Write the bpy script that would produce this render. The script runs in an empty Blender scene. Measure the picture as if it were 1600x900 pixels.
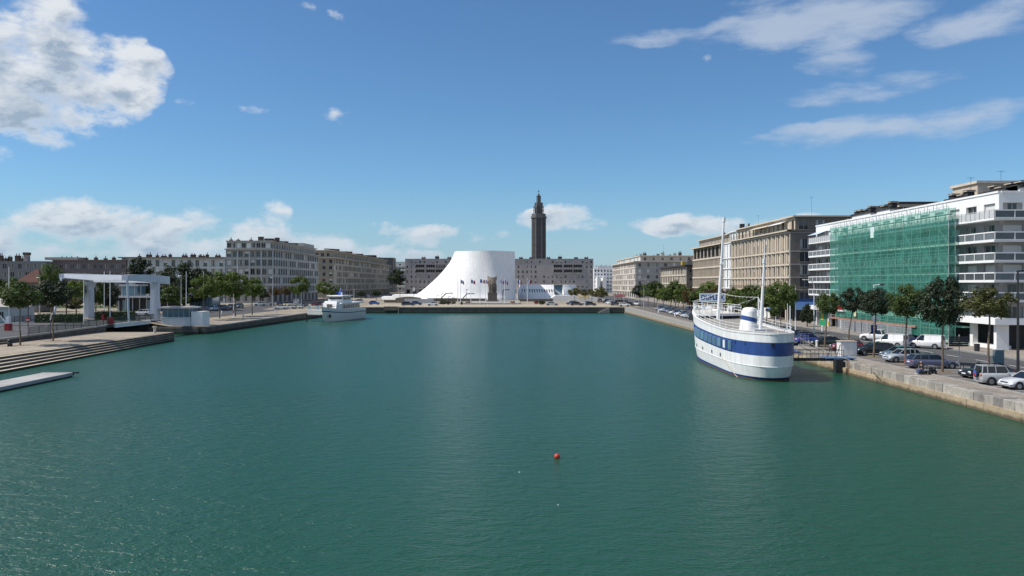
import bpy, math, random
from math import radians as R, sin, cos, pi, sqrt, atan, atan2
from mathutils import Vector, Matrix
random.seed(7)
SC = bpy.context.scene
COL = SC.collection
# ------------------------------------------------------------------ camera
EYE = 10.0; F = 1244.0; HY = 443.0
cam_d = bpy.data.cameras.new("camera"); cam = bpy.data.objects.new("camera", cam_d); COL.objects.link(cam)
cam.location = (0, 0, EYE); cam.rotation_euler = (R(90), 0, 0)
cam_d.sensor_width = 36.0; cam_d.lens = 36.0*F/1600.0; cam_d.shift_y = (HY-450.0)/1600.0
cam_d.clip_start = 0.5; cam_d.clip_end = 20000
SC.camera = cam
# ------------------------------------------------------------------ sun and sky
SUN_EL = 51.0; SUN_AZ = 265.5           # azimuth clockwise from +Y (the view direction)
sv = Vector((sin(R(SUN_AZ))*cos(R(SUN_EL)), cos(R(SUN_AZ))*cos(R(SUN_EL)), sin(R(SUN_EL))))
sd = bpy.data.lights.new("sun", 'SUN'); so = bpy.data.objects.new("sun", sd); COL.objects.link(so)
sd.energy = 5.0; sd.angle = R(0.53); sd.color = (1.0, 0.94, 0.85)
so.rotation_euler = (-sv).to_track_quat('-Z', 'Y').to_euler(); so.location = (-60, -20, 120)
SC.view_settings.view_transform = 'Standard'; SC.view_settings.look = 'None'
SC.view_settings.exposure = 0.0; SC.view_settings.gamma = 1.0
W = bpy.data.worlds.new("World"); SC.world = W; W.use_nodes = True
SKYT = (.64, .92, 1.15)
def sky():
    nt = W.node_tree; N = nt.nodes; Lk = nt.links; N.clear()
    def n(t, **k):
        x = N.new(t)
        for a, b in k.items(): setattr(x, a, b)
        return x
    def put(s, v):
        if isinstance(v, bpy.types.NodeSocket): Lk.new(v, s)
        else: s.default_value = v
    def m(op, a, b=0.0, c=None, clamp=False):
        x = n('ShaderNodeMath', operation=op); x.use_clamp = clamp
        put(x.inputs[0], a); put(x.inputs[1], b)
        if c is not None: put(x.inputs[2], c)
        return x.outputs[0]
    def ss(v, lo, hi, a=0.0, b=1.0):
        x = n('ShaderNodeMapRange', interpolation_type='SMOOTHSTEP')
        put(x.inputs[0], v); put(x.inputs[1], lo); put(x.inputs[2], hi); put(x.inputs[3], a); put(x.inputs[4], b)
        return x.outputs[0]
    out = n('ShaderNodeOutputWorld'); bg = n('ShaderNodeBackground')
    st = n('ShaderNodeTexSky', sky_type='NISHITA'); st.sun_disc = False
    st.sun_elevation = R(SUN_EL); st.sun_rotation = R(SUN_AZ)
    st.altitude = 0; st.air_density = 1.0; st.dust_density = 0.12; st.ozone_density = 2.0
    tc = n('ShaderNodeTexCoord'); gen = tc.outputs['Generated']
    hs = n('ShaderNodeHueSaturation'); hs.inputs['Saturation'].default_value = 1.0; hs.inputs['Value'].default_value = 1.0
    tint = n('ShaderNodeVectorMath', operation='MULTIPLY'); tint.inputs[1].default_value = SKYT; Lk.new(st.outputs[0], tint.inputs[0])
    Lk.new(tint.outputs[0], hs.inputs['Color'])
    # cloud field in sky directions: azimuth and elevation
    nz = n('ShaderNodeTexNoise'); put(nz.inputs['Vector'], gen); nz.inputs['Scale'].default_value = 9; nz.inputs['Detail'].default_value = 5
    sp = n('ShaderNodeSeparateXYZ'); put(sp.inputs[0], gen)
    az = m('ARCTAN2', sp.outputs[0], sp.outputs[1]); el = m('ARCSINE', sp.outputs[2])
    wr = n('ShaderNodeSeparateColor'); put(wr.inputs[0], nz.outputs['Color'])
    azw = m('MULTIPLY_ADD', m('SUBTRACT', wr.outputs[0], .5), .11, az)
    elw = m('MULTIPLY_ADD', m('SUBTRACT', wr.outputs[1], .5), .06, el)
    cv = n('ShaderNodeCombineXYZ'); put(cv.inputs[0], azw); put(cv.inputs[1], elw)
    cvs = n('ShaderNodeMapping'); put(cvs.inputs[0], cv.outputs[0]); cvs.inputs['Location'].default_value = (.012, .030, 0)
    def blob(px, py, rx, ry, w, tilt=0, src=None):
        a = atan((px-800)/F); e = atan((HY-py)/F*cos(a))
        mp = n('ShaderNodeMapping', vector_type='TEXTURE'); put(mp.inputs[0], src or cv.outputs[0])
        mp.inputs['Location'].default_value = (a, e, 0); mp.inputs['Rotation'].default_value = (0, 0, R(tilt))
        mp.inputs['Scale'].default_value = (rx/F*cos(a)**2, ry/F*cos(a), 1)
        ln = n('ShaderNodeVectorMath', operation='LENGTH'); put(ln.inputs[0], mp.outputs[0])
        return ss(ln.outputs['Value'], 0.1, 1.45, w, 0.0)
    def chain(bl, src=None):
        acc = None
        for b in bl:
            v = blob(*b, src=src); acc = v if acc is None else m('MAXIMUM', acc, v)
        return acc
    DL = [(0,100,150,135,1.0,0),(90,95,120,75,.95,35),(110,140,115,60,.95,0),(215,128,55,52,.9,0),(20,190,90,45,.7,0),(150,90,75,50,.8,30),(-150,120,200,170,1,0),(60,25,150,60,.7,0),
        (125,352,120,48,.95,0),(230,368,190,42,.95,0),(20,388,200,48,.95,0),(420,385,220,40,.9,0),(540,392,120,26,.8,0),(330,340,60,14,.55,0),(415,345,28,30,.5,0),
        (640,362,110,20,.72,0),(740,362,60,12,.5,0),(870,346,75,20,.85,0),(1120,349,150,20,.75,0),(600,395,200,14,.4,0),(1290,345,90,12,.4,0),
        (303,169,28,15,.62,0),(505,187,42,19,.6,0),(380,174,32,14,.5,0),(480,14,26,14,.6,0),(524,30,16,10,.55,0),(137,192,18,10,.5,0),(1113,90,16,8,.4,0),(-300,370,300,50,.8,0),(1850,330,250,40,.7,0)]
    dense = chain(DL); dense_up = chain([b for b in DL if b[2] >= 60], cvs.outputs[0])
    wisp = chain([(1250,30,220,50,.95,0),(1100,42,150,20,.95,4),(1300,85,60,42,.7,-30),(1380,10,110,28,.8,0),(1520,35,125,32,.85,0),(1420,190,260,32,1.0,5),(1520,176,130,24,.8,0),
        (1330,142,130,22,.7,0),(1430,118,110,26,.75,0),(1800,90,230,70,.8,0),(750,0,60,12,.4,0),(1230,215,120,14,.5,0),(580,35,60,14,.25,0)])
    # broken cloud elsewhere round the sky, as in the view
    back = ss(m('ABSOLUTE', az), R(44), R(70), 0.0, 0.42)
    dense = m('MAXIMUM', dense, back)
    def fbm(vec, s, d, r=.58):
        x = n('ShaderNodeTexNoise'); put(x.inputs['Vector'], vec); x.inputs['Scale'].default_value = s
        x.inputs['Detail'].default_value = d; x.inputs['Roughness'].default_value = r; x.inputs['Distortion'].default_value = .06; return x.outputs['Fac']
    st2 = n('ShaderNodeMapping'); put(st2.inputs[0], gen); st2.inputs['Scale'].default_value = (1, 1, 1.9)
    f1 = fbm(st2.outputs[0], 13, 9)
    off = n('ShaderNodeMapping'); put(off.inputs[0], gen); off.inputs['Scale'].default_value = (1, 1, 1.9)
    off.inputs['Location'].default_value = (-.010, -.002, .022)
    f2 = fbm(off.outputs[0], 13, 6)
    d1 = m('MULTIPLY_ADD', m('SUBTRACT', f1, .5), 3.4, dense)
    a1 = ss(m('MULTIPLY', d1, ss(dense, .02, .25)), .24, .92)
    stw = n('ShaderNodeMapping'); put(stw.inputs[0], gen); stw.inputs['Scale'].default_value = (.8, .8, 3.0)
    fw = fbm(stw.outputs[0], 8, 9, .62)
    dw = m('MULTIPLY_ADD', m('SUBTRACT', fw, .5), 3.0, wisp)
    a2 = ss(m('MULTIPLY', dw, ss(wisp, .02, .35)), .25, 1.15, 0, .72)
    lit = ss(m('SUBTRACT', f1, f2), -.055, .085)
    core = ss(d1, .45, 1.1)
    d2 = m('MULTIPLY_ADD', m('SUBTRACT', f2, .5), 3.6, dense_up)
    under = ss(d2, .15, 1.25)
    shade = m('MULTIPLY', m('MULTIPLY_ADD', m('SUBTRACT', 1.0, lit), .45, m('MULTIPLY', under, .85)), core, clamp=True)
    cc = n('ShaderNodeMix', data_type='RGBA'); put(cc.inputs['Factor'], shade)
    cc.inputs['A'].default_value = (8.0, 8.3, 8.6, 1); cc.inputs['B'].default_value = (3.5, 4.4, 5.5, 1)
    mx = n('ShaderNodeMix', data_type='RGBA'); put(mx.inputs['Factor'], m('MULTIPLY', a1, .92)); put(mx.inputs['A'], hs.outputs[0]); put(mx.inputs['B'], cc.outputs['Result'])
    mx2 = n('ShaderNodeMix', data_type='RGBA'); put(mx2.inputs['Factor'], a2); put(mx2.inputs['A'], mx.outputs['Result']); mx2.inputs['B'].default_value = (5.2, 6.0, 7.2, 1)
    hz = n('ShaderNodeMix', data_type='RGBA'); put(hz.inputs['Factor'], ss(el, -.02, .13, .62, 0.0)); put(hz.inputs['A'], mx2.outputs['Result']); hz.inputs['B'].default_value = (3.35, 4.75, 6.4, 1)
    put(bg.inputs['Color'], hz.outputs['Result']); bg.inputs['Strength'].default_value = 0.1
    put(out.inputs['Surface'], bg.outputs[0])
sky()

# ------------------------------------------------------------------ ground heights and pixel helpers (building aids)
def interp(t, xs, ys):
    if t <= xs[0]: return ys[0]
    for i in range(1, len(xs)):
        if t <= xs[i]:
            k = (t-xs[i-1])/(xs[i]-xs[i-1]); return ys[i-1]+(ys[i]-ys[i-1])*k
    return ys[-1]
def gz(x, y):
    b = interp(y, [0,170,268,380,520], [1.3,1.35,2.0,2.6,3.0])
    if x < -50:
        b = interp(y, [0,170,268,380,520], [1.45,1.5,2.0,2.6,3.0])
        f = interp(y, [0,110,146,162,200,290,520], [1.9,2.1,2.6,2.6,2.5,2.9,3.1])
        w = interp(y, [165,190], [.1,14.0])
        t = min(1, max(0, (-x-71.8)/w)); return b+(f-b)*t
    return b
def at(px, py):                      # point of the ground seen at a photo pixel
    z = 1.5
    for _ in range(12):
        D = (EYE-z)*F/(py-HY); x = (px-800)/F*D; z = gz(x, D)
    return Vector((x, D, z))
def X(px, D): return (px-800)/F*D
def Z(py, D): return EYE-(py-HY)/F*D
def xr(y): return 36.7+max(-60, min(y, 270)-58)*.0085      # right quay line
def xl(y): return -61+(min(y, 270)-153)*.047               # left quay line
YF = 270.0
# ------------------------------------------------------------------ materials
MATS = {}
def mat(name, col, rough=.8, var=.18, scale=.6, streak=0.0, bump=0.0, bscale=8., metal=0.0, spec=.4, objcol=False, trans=0.0, coat=0.0, objvar=0.0, coord='pos', fine=0.0, tide=0.0, lines=0.0):
    if name in MATS: return MATS[name]
    m = bpy.data.materials.new(name); m.use_nodes = True; nt = m.node_tree; N = nt.nodes; Lk = nt.links
    b = N['Principled BSDF']; b.inputs['Roughness'].default_value = rough; b.inputs['Metallic'].default_value = metal
    b.inputs['Specular IOR Level'].default_value = spec
    if coat: b.inputs['Coat Weight'].default_value = coat; b.inputs['Coat Roughness'].default_value = .05
    if coord == 'pos':
        g = N.new('ShaderNodeNewGeometry'); vec = g.outputs['Position']
    else:
        g = N.new('ShaderNodeTexCoord'); vec = g.outputs['Object']
    def noise(v, s, d=4, r=.6):
        x = N.new('ShaderNodeTexNoise'); Lk.new(v, x.inputs['Vector']); x.inputs['Scale'].default_value = s
        x.inputs['Detail'].default_value = d; x.inputs['Roughness'].default_value = r; return x.outputs['Fac']
    def mr(v, a, b_, c, d):
        x = N.new('ShaderNodeMapRange'); Lk.new(v, x.inputs[0])
        for i, q in enumerate((a, b_, c, d)): x.inputs[i+1].default_value = q
        return x.outputs[0]
    def mul(a, b_):
        x = N.new('ShaderNodeMath'); x.operation = 'MULTIPLY'; Lk.new(a, x.inputs[0])
        if isinstance(b_, float): x.inputs[1].default_value = b_
        else: Lk.new(b_, x.inputs[1])
        return x.outputs[0]
    fac = mr(noise(vec, scale), .25, .75, 1-var, 1+var)
    if fine: fac = mul(fac, mr(noise(vec, scale*9, 3), .25, .75, 1-fine, 1+fine))
    if streak:
        mp = N.new('ShaderNodeMapping'); Lk.new(vec, mp.inputs[0]); mp.inputs['Scale'].default_value = (1.6, 1.6, .09)
        fac = mul(fac, mr(noise(mp.outputs[0], 1.0, 5, .7), .35, .8, 1.0, 1-streak))
    if lines:
        mp2 = N.new('ShaderNodeMapping'); Lk.new(vec, mp2.inputs[0]); mp2.inputs['Scale'].default_value = (2.4, 2.4, .5)
        fac = mul(fac, mr(noise(mp2.outputs[0], 1.0, 2, .8), .3, .7, 1-lines, 1+lines))
    if tide:
        sz = N.new('ShaderNodeSeparateXYZ'); Lk.new(vec, sz.inputs[0]); ma = N.new('ShaderNodeMath'); ma.operation = 'MULTIPLY_ADD'
        Lk.new(noise(vec, 1.2, 5), ma.inputs[0]); ma.inputs[1].default_value = -.5; Lk.new(sz.outputs[2], ma.inputs[2])
        fac = mul(fac, mr(ma.outputs[0], -.12, .10, 1-tide, 1.0))
    if objvar or objcol: oi = N.new('ShaderNodeObjectInfo')
    if objvar: fac = mul(fac, mr(oi.outputs['Random'], 0, 1, 1-objvar, 1+objvar))
    mx = N.new('ShaderNodeVectorMath'); mx.operation = 'SCALE'
    if objcol: Lk.new(oi.outputs['Color'], mx.inputs[0])
    else: mx.inputs[0].default_value = col[:3]
    Lk.new(fac, mx.inputs['Scale']); Lk.new(mx.outputs[0], b.inputs['Base Color'])
    if bump:
        bp = N.new('ShaderNodeBump'); bp.inputs['Strength'].default_value = bump; bp.inputs['Distance'].default_value = .05
        Lk.new(noise(vec, bscale, 6), bp.inputs['Height']); Lk.new(bp.outputs[0], b.inputs['Normal'])
    if trans:
        tb = N.new('ShaderNodeBsdfTranslucent'); Lk.new(mx.outputs[0], tb.inputs['Color'])
        ms = N.new('ShaderNodeMixShader'); ms.inputs[0].default_value = trans
        Lk.new(b.outputs[0], ms.inputs[1]); Lk.new(tb.outputs[0], ms.inputs[2]); Lk.new(ms.outputs[0], N['Material Output'].inputs['Surface'])
    MATS[name] = m; return m
M_ASPH = mat('asphalt', (.075,.075,.078), .9, .22, .25, fine=.15)
M_PAVE = mat('pavement_stone', (.255,.225,.19), .9, .3, .5, fine=.38, bump=.3, bscale=5)
M_SAND = mat('gravel_pavement', (.28,.24,.185), .95, .28, .22, fine=.3)
M_KERB = mat('kerb_granite', (.30,.29,.27), .85, .2, 1.5)
M_PAINT = mat('road_paint', (.62,.62,.6), .7, .15, 2)
M_EARTH = mat('dry_earth', (.20,.15,.09), .95, .2, 1)
M_GRASS = mat('grass', (.055,.09,.025), .95, .3, .4, fine=.3)
M_TAN = mat('tan_concrete', (.60,.52,.42), .85, .10, .3, streak=.22, fine=.08)
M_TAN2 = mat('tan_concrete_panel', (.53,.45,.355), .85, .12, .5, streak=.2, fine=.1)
M_BEIGE = mat('beige_shutter', (.56,.48,.39), .8, .1, .8, objvar=.15)
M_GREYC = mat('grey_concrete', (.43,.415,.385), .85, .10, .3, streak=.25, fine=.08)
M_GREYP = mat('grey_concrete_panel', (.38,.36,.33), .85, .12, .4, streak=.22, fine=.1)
M_BRN_SHADE = mat('brown_and_shaded_concrete', (.20,.17,.14), .85, .12, .3, streak=.25, fine=.08)  # plain brown parts, and end walls whose shade is put into the colour
M_OLIVE = mat('olive_concrete', (.35,.315,.245), .85, .12, .3, streak=.28, fine=.1)
M_MAUVE = mat('weathered_grey_concrete', (.41,.38,.37), .88, .12, .2, streak=.3, fine=.12)
M_PALE = mat('pale_render', (.50,.53,.53), .85, .08, .3, streak=.15)
M_WHITE = mat('white_render', (.80,.80,.79), .75, .05, .3, streak=.07)
M_WCON = mat('volcano_white', (.84,.84,.835), .75, .045, .12, streak=.16, fine=.05, lines=.06)
M_WPAINT = mat('white_paint', (.78,.79,.79), .45, .05, .8, streak=.08)
M_LGREY = mat('light_grey_metal', (.45,.47,.50), .5, .08, .8)
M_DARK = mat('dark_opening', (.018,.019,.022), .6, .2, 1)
M_DKMET = mat('dark_metal', (.03,.032,.035), .5, .15, 2)
M_BLACKR = mat('black_roof', (.035,.034,.036), .8, .3, 1)
M_BRICK = mat('brick_chimney', (.095,.068,.06), .9, .25, 2)
M_ROOF = mat('flat_roof_felt', (.17,.165,.16), .95, .2, .4)
M_RTILE = mat('red_roof_tile', (.085,.036,.028), .9, .25, 1.2)
M_GLASS = mat('window_glass', (.03,.036,.042), .08, .2, .5, spec=.8, objvar=.6)
M_GLASSB = mat('blue_glass', (.12,.22,.27), .1, .2, .5, spec=.7, objvar=.3)
M_FGLASS = mat('far_window_glass', (.03,.034,.04), .5, .3, .5, spec=.25, objvar=.5)
M_FRAME = mat('window_frame', (.40,.40,.38), .6, .1, 2)
M_CURT = mat('curtain', (.42,.41,.38), .9, .12, 2, objvar=.25)
M_SHUT = mat('roller_shutter', (.66,.66,.64), .7, .06, 2, objvar=.1)
M_BARK = mat('bark', (.14,.11,.085), .95, .3, 5, bump=.4)
M_LEAF = [mat('leaf_mid', (.068,.105,.022), .6, .45, 1.1, trans=.3, objvar=.16, coord='obj'), mat('leaf_dark', (.026,.042,.016), .6, .4, 1.1, trans=.22, objvar=.16, coord='obj'),
          mat('leaf_yellow', (.105,.105,.022), .6, .4, 1.1, trans=.35, objvar=.15, coord='obj'), mat('leaf_bright', (.105,.150,.026), .6, .4, 1.1, trans=.35, objvar=.15, coord='obj'),
          mat('leaf_rust', (.10,.062,.022), .6, .4, 1.1, trans=.3, objvar=.1, coord='obj')]
M_TYRE = mat('tyre', (.02,.02,.02), .85, .2, 5)
M_RIM = mat('wheel_rim', (.35,.36,.38), .35, .1, 5, metal=.6)
M_CAR = mat('car_paint', (1,1,1), .28, .03, 3, objcol=True, coat=.6, spec=.5)
M_CGLASS = mat('car_glass', (.012,.015,.018), .06, .1, 2, spec=.7)
M_LAMPW = mat('headlight_glass', (.75,.77,.78), .15, .05, 5)
M_LAMPR = mat('tail_light_glass', (.45,.02,.02), .2, .05, 5)
M_BLUE = mat('ship_blue', (.030,.075,.25), .42, .15, .8, streak=.3, fine=.04)
M_SHIPW = mat('ship_white', (.84,.84,.83), .45, .06, .6, streak=.24, fine=.03)
M_RUST = mat('rust', (.20,.09,.04), .9, .3, 3)
M_DECK = mat('deck_planks', (.27,.25,.22), .8, .15, 2)
M_ROUTE = mat('faded_blue_panel', (.10,.19,.34), .5, .15, 1.5)
M_RED = mat('red_paint', (.32,.02,.022), .5, .1, 3)
M_BLUEP = mat('blue_paint', (.03,.10,.42), .5, .1, 3)
M_LBLUE = mat('light_blue_awning', (.22,.42,.70), .8, .08, 2)
M_NAVY = mat('navy_panel', (.015,.025,.14), .5, .1, 2)
M_YEL = mat('yellow_paint', (.45,.33,.04), .5, .1, 2)
M_GRNP = mat('green_paint', (.02,.25,.12), .6, .1, 2)
M_STONEG = mat('granite_block', (.31,.29,.255), .85, .32, 1.6, fine=.3, bump=.5, bscale=6, objvar=.16, coord='pos', tide=.4)
M_STONED = mat('dark_granite_block', (.20,.185,.175), .85, .3, 1.6, fine=.2, bump=.5, objvar=.15)
M_STONEY = mat('yellow_stone_block', (.36,.285,.19), .85, .18, 1.3, fine=.15, bump=.6, bscale=5, objvar=.2, tide=.7)
M_MEMORIAL_SHADE = mat('shaded_memorial_stone', (.12,.10,.08), .6, .3, 1.2, bump=.6, bscale=3)  # darker memorial stone: the shaded side is put into the colour
M_PLINTH = mat('plinth_stone', (.16,.135,.11), .85, .2, 1)
M_SKIN = mat('skin', (.30,.17,.11), .6, .05, 5)
M_JEANS = mat('blue_jeans', (.09,.16,.32), .9, .15, 6)
M_CLOTH = mat('dark_cloth', (.02,.02,.025), .9, .15, 6)
M_HAIR = mat('grey_hair', (.30,.27,.24), .8, .2, 10)
M_TOWER = mat('church_concrete', (.125,.125,.13), .9, .12, .15, streak=.2, fine=.12)
M_TOWERD = mat('church_claustra', (.05,.052,.06), .7, .2, .3)

def wall_mat(name, top, low, zsplit, bw=1.2, bh=.45):
    """quay masonry: brick-node courses, algae-dark band by the water line"""
    m = bpy.data.materials.new(name); m.use_nodes = True; nt = m.node_tree; N = nt.nodes; Lk = nt.links
    b = N['Principled BSDF']; b.inputs['Roughness'].default_value = .9
    g = N.new('ShaderNodeNewGeometry'); sp = N.new('ShaderNodeSeparateXYZ'); Lk.new(g.outputs['Position'], sp.inputs[0])
    ad = N.new('ShaderNodeMath'); ad.operation = 'ADD'; Lk.new(sp.outputs[0], ad.inputs[0]); Lk.new(sp.outputs[1], ad.inputs[1])
    cb = N.new('ShaderNodeCombineXYZ'); Lk.new(ad.outputs[0], cb.inputs[0]); Lk.new(sp.outputs[2], cb.inputs[1])
    br = N.new('ShaderNodeTexBrick'); Lk.new(cb.outputs[0], br.inputs['Vector']); br.inputs['Scale'].default_value = 1
    br.inputs['Brick Width'].default_value = bw; br.inputs['Row Height'].default_value = bh; br.inputs['Mortar Size'].default_value = .02
    br.inputs['Color1'].default_value = (*top, 1); br.inputs['Color2'].default_value = (top[0]*.75, top[1]*.75, top[2]*.75, 1)
    br.inputs['Mortar'].default_value = (top[0]*.3, top[1]*.3, top[2]*.3, 1)
    nz = N.new('ShaderNodeTexNoise'); Lk.new(g.outputs['Position'], nz.inputs['Vector']); nz.inputs['Scale'].default_value = .7; nz.inputs['Detail'].default_value = 6
    z2 = N.new('ShaderNodeMath'); z2.operation = 'MULTIPLY_ADD'; Lk.new(nz.outputs['Fac'], z2.inputs[0]); z2.inputs[1].default_value = -.5; Lk.new(sp.outputs[2], z2.inputs[2])
    mr = N.new('ShaderNodeMapRange'); Lk.new(z2.outputs[0], mr.inputs[0]); mr.inputs[1].default_value = zsplit-.25; mr.inputs[2].default_value = zsplit+.05
    mx = N.new('ShaderNodeMix'); mx.data_type = 'RGBA'; Lk.new(mr.outputs[0], mx.inputs['Factor']); mx.inputs['A'].default_value = (*low, 1); Lk.new(br.outputs[0], mx.inputs['B'])
    m2 = N.new('ShaderNodeMapRange'); Lk.new(nz.outputs['Fac'], m2.inputs[0]); m2.inputs[1].default_value = .3; m2.inputs[2].default_value = .7; m2.inputs[3].default_value = .65; m2.inputs[4].default_value = 1.25
    vs = N.new('ShaderNodeVectorMath'); vs.operation = 'SCALE'; Lk.new(mx.outputs['Result'], vs.inputs[0]); Lk.new(m2.outputs[0], vs.inputs['Scale'])
    Lk.new(vs.outputs[0], b.inputs['Base Color'])
    bp = N.new('ShaderNodeBump'); bp.inputs['Strength'].default_value = .6; bp.inputs['Distance'].default_value = .06; Lk.new(br.outputs['Fac'], bp.inputs['Height']); bp.invert = True
    Lk.new(bp.outputs[0], b.inputs['Normal']); return m
M_QWALL = wall_mat('quay_masonry', (.14,.13,.115), (.035,.04,.03), .25)
M_QWALLY = wall_mat('yellow_quay_masonry', (.36,.28,.185), (.075,.065,.04), .05, 1.4, .5)

def water_mat():
    m = bpy.data.materials.new('harbour_water'); m.use_nodes = True; nt = m.node_tree; N = nt.nodes; Lk = nt.links
    b = N['Principled BSDF']; b.inputs['IOR'].default_value = 1.33; b.inputs['Specular IOR Level'].default_value = .5
    g = N.new('ShaderNodeNewGeometry')
    def noise(s, sc, d, r=.55, dist=0.):
        mp = N.new('ShaderNodeMapping'); Lk.new(g.outputs['Position'], mp.inputs[0]); mp.inputs['Scale'].default_value = sc; mp.inputs['Rotation'].default_value = (0, 0, R(12))
        x = N.new('ShaderNodeTexNoise'); Lk.new(mp.outputs[0], x.inputs['Vector']); x.inputs['Scale'].default_value = s; x.inputs['Detail'].default_value = d
        x.inputs['Roughness'].default_value = r; x.inputs['Distortion'].default_value = dist; return x.outputs['Fac']
    a = noise(1.1, (.75, 1.35, 1), 4, .62, .5); c = noise(4.6, (.8, 1.3, 1), 3, .6, .3); e = noise(.02, (1, 1, 1), 3)
    ad = N.new('ShaderNodeMath'); ad.operation = 'MULTIPLY_ADD'; Lk.new(c, ad.inputs[0]); ad.inputs[1].default_value = .36; Lk.new(a, ad.inputs[2])
    bp = N.new('ShaderNodeBump'); bp.inputs['Distance'].default_value = .36; Lk.new(ad.outputs[0], bp.inputs['Height'])
    mr = N.new('ShaderNodeMapRange'); Lk.new(e, mr.inputs[0]); mr.inputs[1].default_value = .35; mr.inputs[2].default_value = .65; mr.inputs[3].default_value = .55; mr.inputs[4].default_value = 1.0
    Lk.new(mr.outputs[0], bp.inputs['Strength']); Lk.new(bp.outputs[0], b.inputs['Normal'])
    b.inputs['Roughness'].default_value = .27
    col = N.new('ShaderNodeMix'); col.data_type = 'RGBA'; Lk.new(e, col.inputs['Factor']); col.inputs['A'].default_value = (.010,.062,.034,1); col.inputs['B'].default_value = (.014,.072,.042,1)
    Lk.new(col.outputs['Result'], b.inputs['Base Color']); return m
M_WATER = water_mat()

def net_mat():
    m = bpy.data.materials.new('green_netting'); m.use_nodes = True; nt = m.node_tree; N = nt.nodes; Lk = nt.links
    b = N['Principled BSDF']; b.inputs['Roughness'].default_value = .8
    g = N.new('ShaderNodeNewGeometry'); nz = N.new('ShaderNodeTexNoise'); Lk.new(g.outputs['Position'], nz.inputs['Vector']); nz.inputs['Scale'].default_value = .5; nz.inputs['Detail'].default_value = 5
    mx = N.new('ShaderNodeMix'); mx.data_type = 'RGBA'; Lk.new(nz.outputs['Fac'], mx.inputs['Factor']); mx.inputs['A'].default_value = (.045,.27,.205,1); mx.inputs['B'].default_value = (.11,.46,.36,1)
    Lk.new(mx.outputs['Result'], b.inputs['Base Color'])
    tl = N.new('ShaderNodeBsdfTranslucent'); Lk.new(mx.outputs['Result'], tl.inputs[0])
    m1 = N.new('ShaderNodeMixShader'); m1.inputs[0].default_value = .35; Lk.new(b.outputs[0], m1.inputs[1]); Lk.new(tl.outputs[0], m1.inputs[2])
    tr = N.new('ShaderNodeBsdfTransparent'); tr.inputs[0].default_value = (.75, .95, .88, 1)
    mr = N.new('ShaderNodeMapRange'); Lk.new(nz.outputs['Fac'], mr.inputs[0]); mr.inputs[1].default_value = .3; mr.inputs[2].default_value = .7; mr.inputs[3].default_value = .66; mr.inputs[4].default_value = .42
    m2 = N.new('ShaderNodeMixShader'); Lk.new(mr.outputs[0], m2.inputs[0]); Lk.new(m1.outputs[0], m2.inputs[1]); Lk.new(tr.outputs[0], m2.inputs[2])
    Lk.new(m2.outputs[0], N['Material Output'].inputs['Surface']); return m
M_NET = net_mat()

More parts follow.
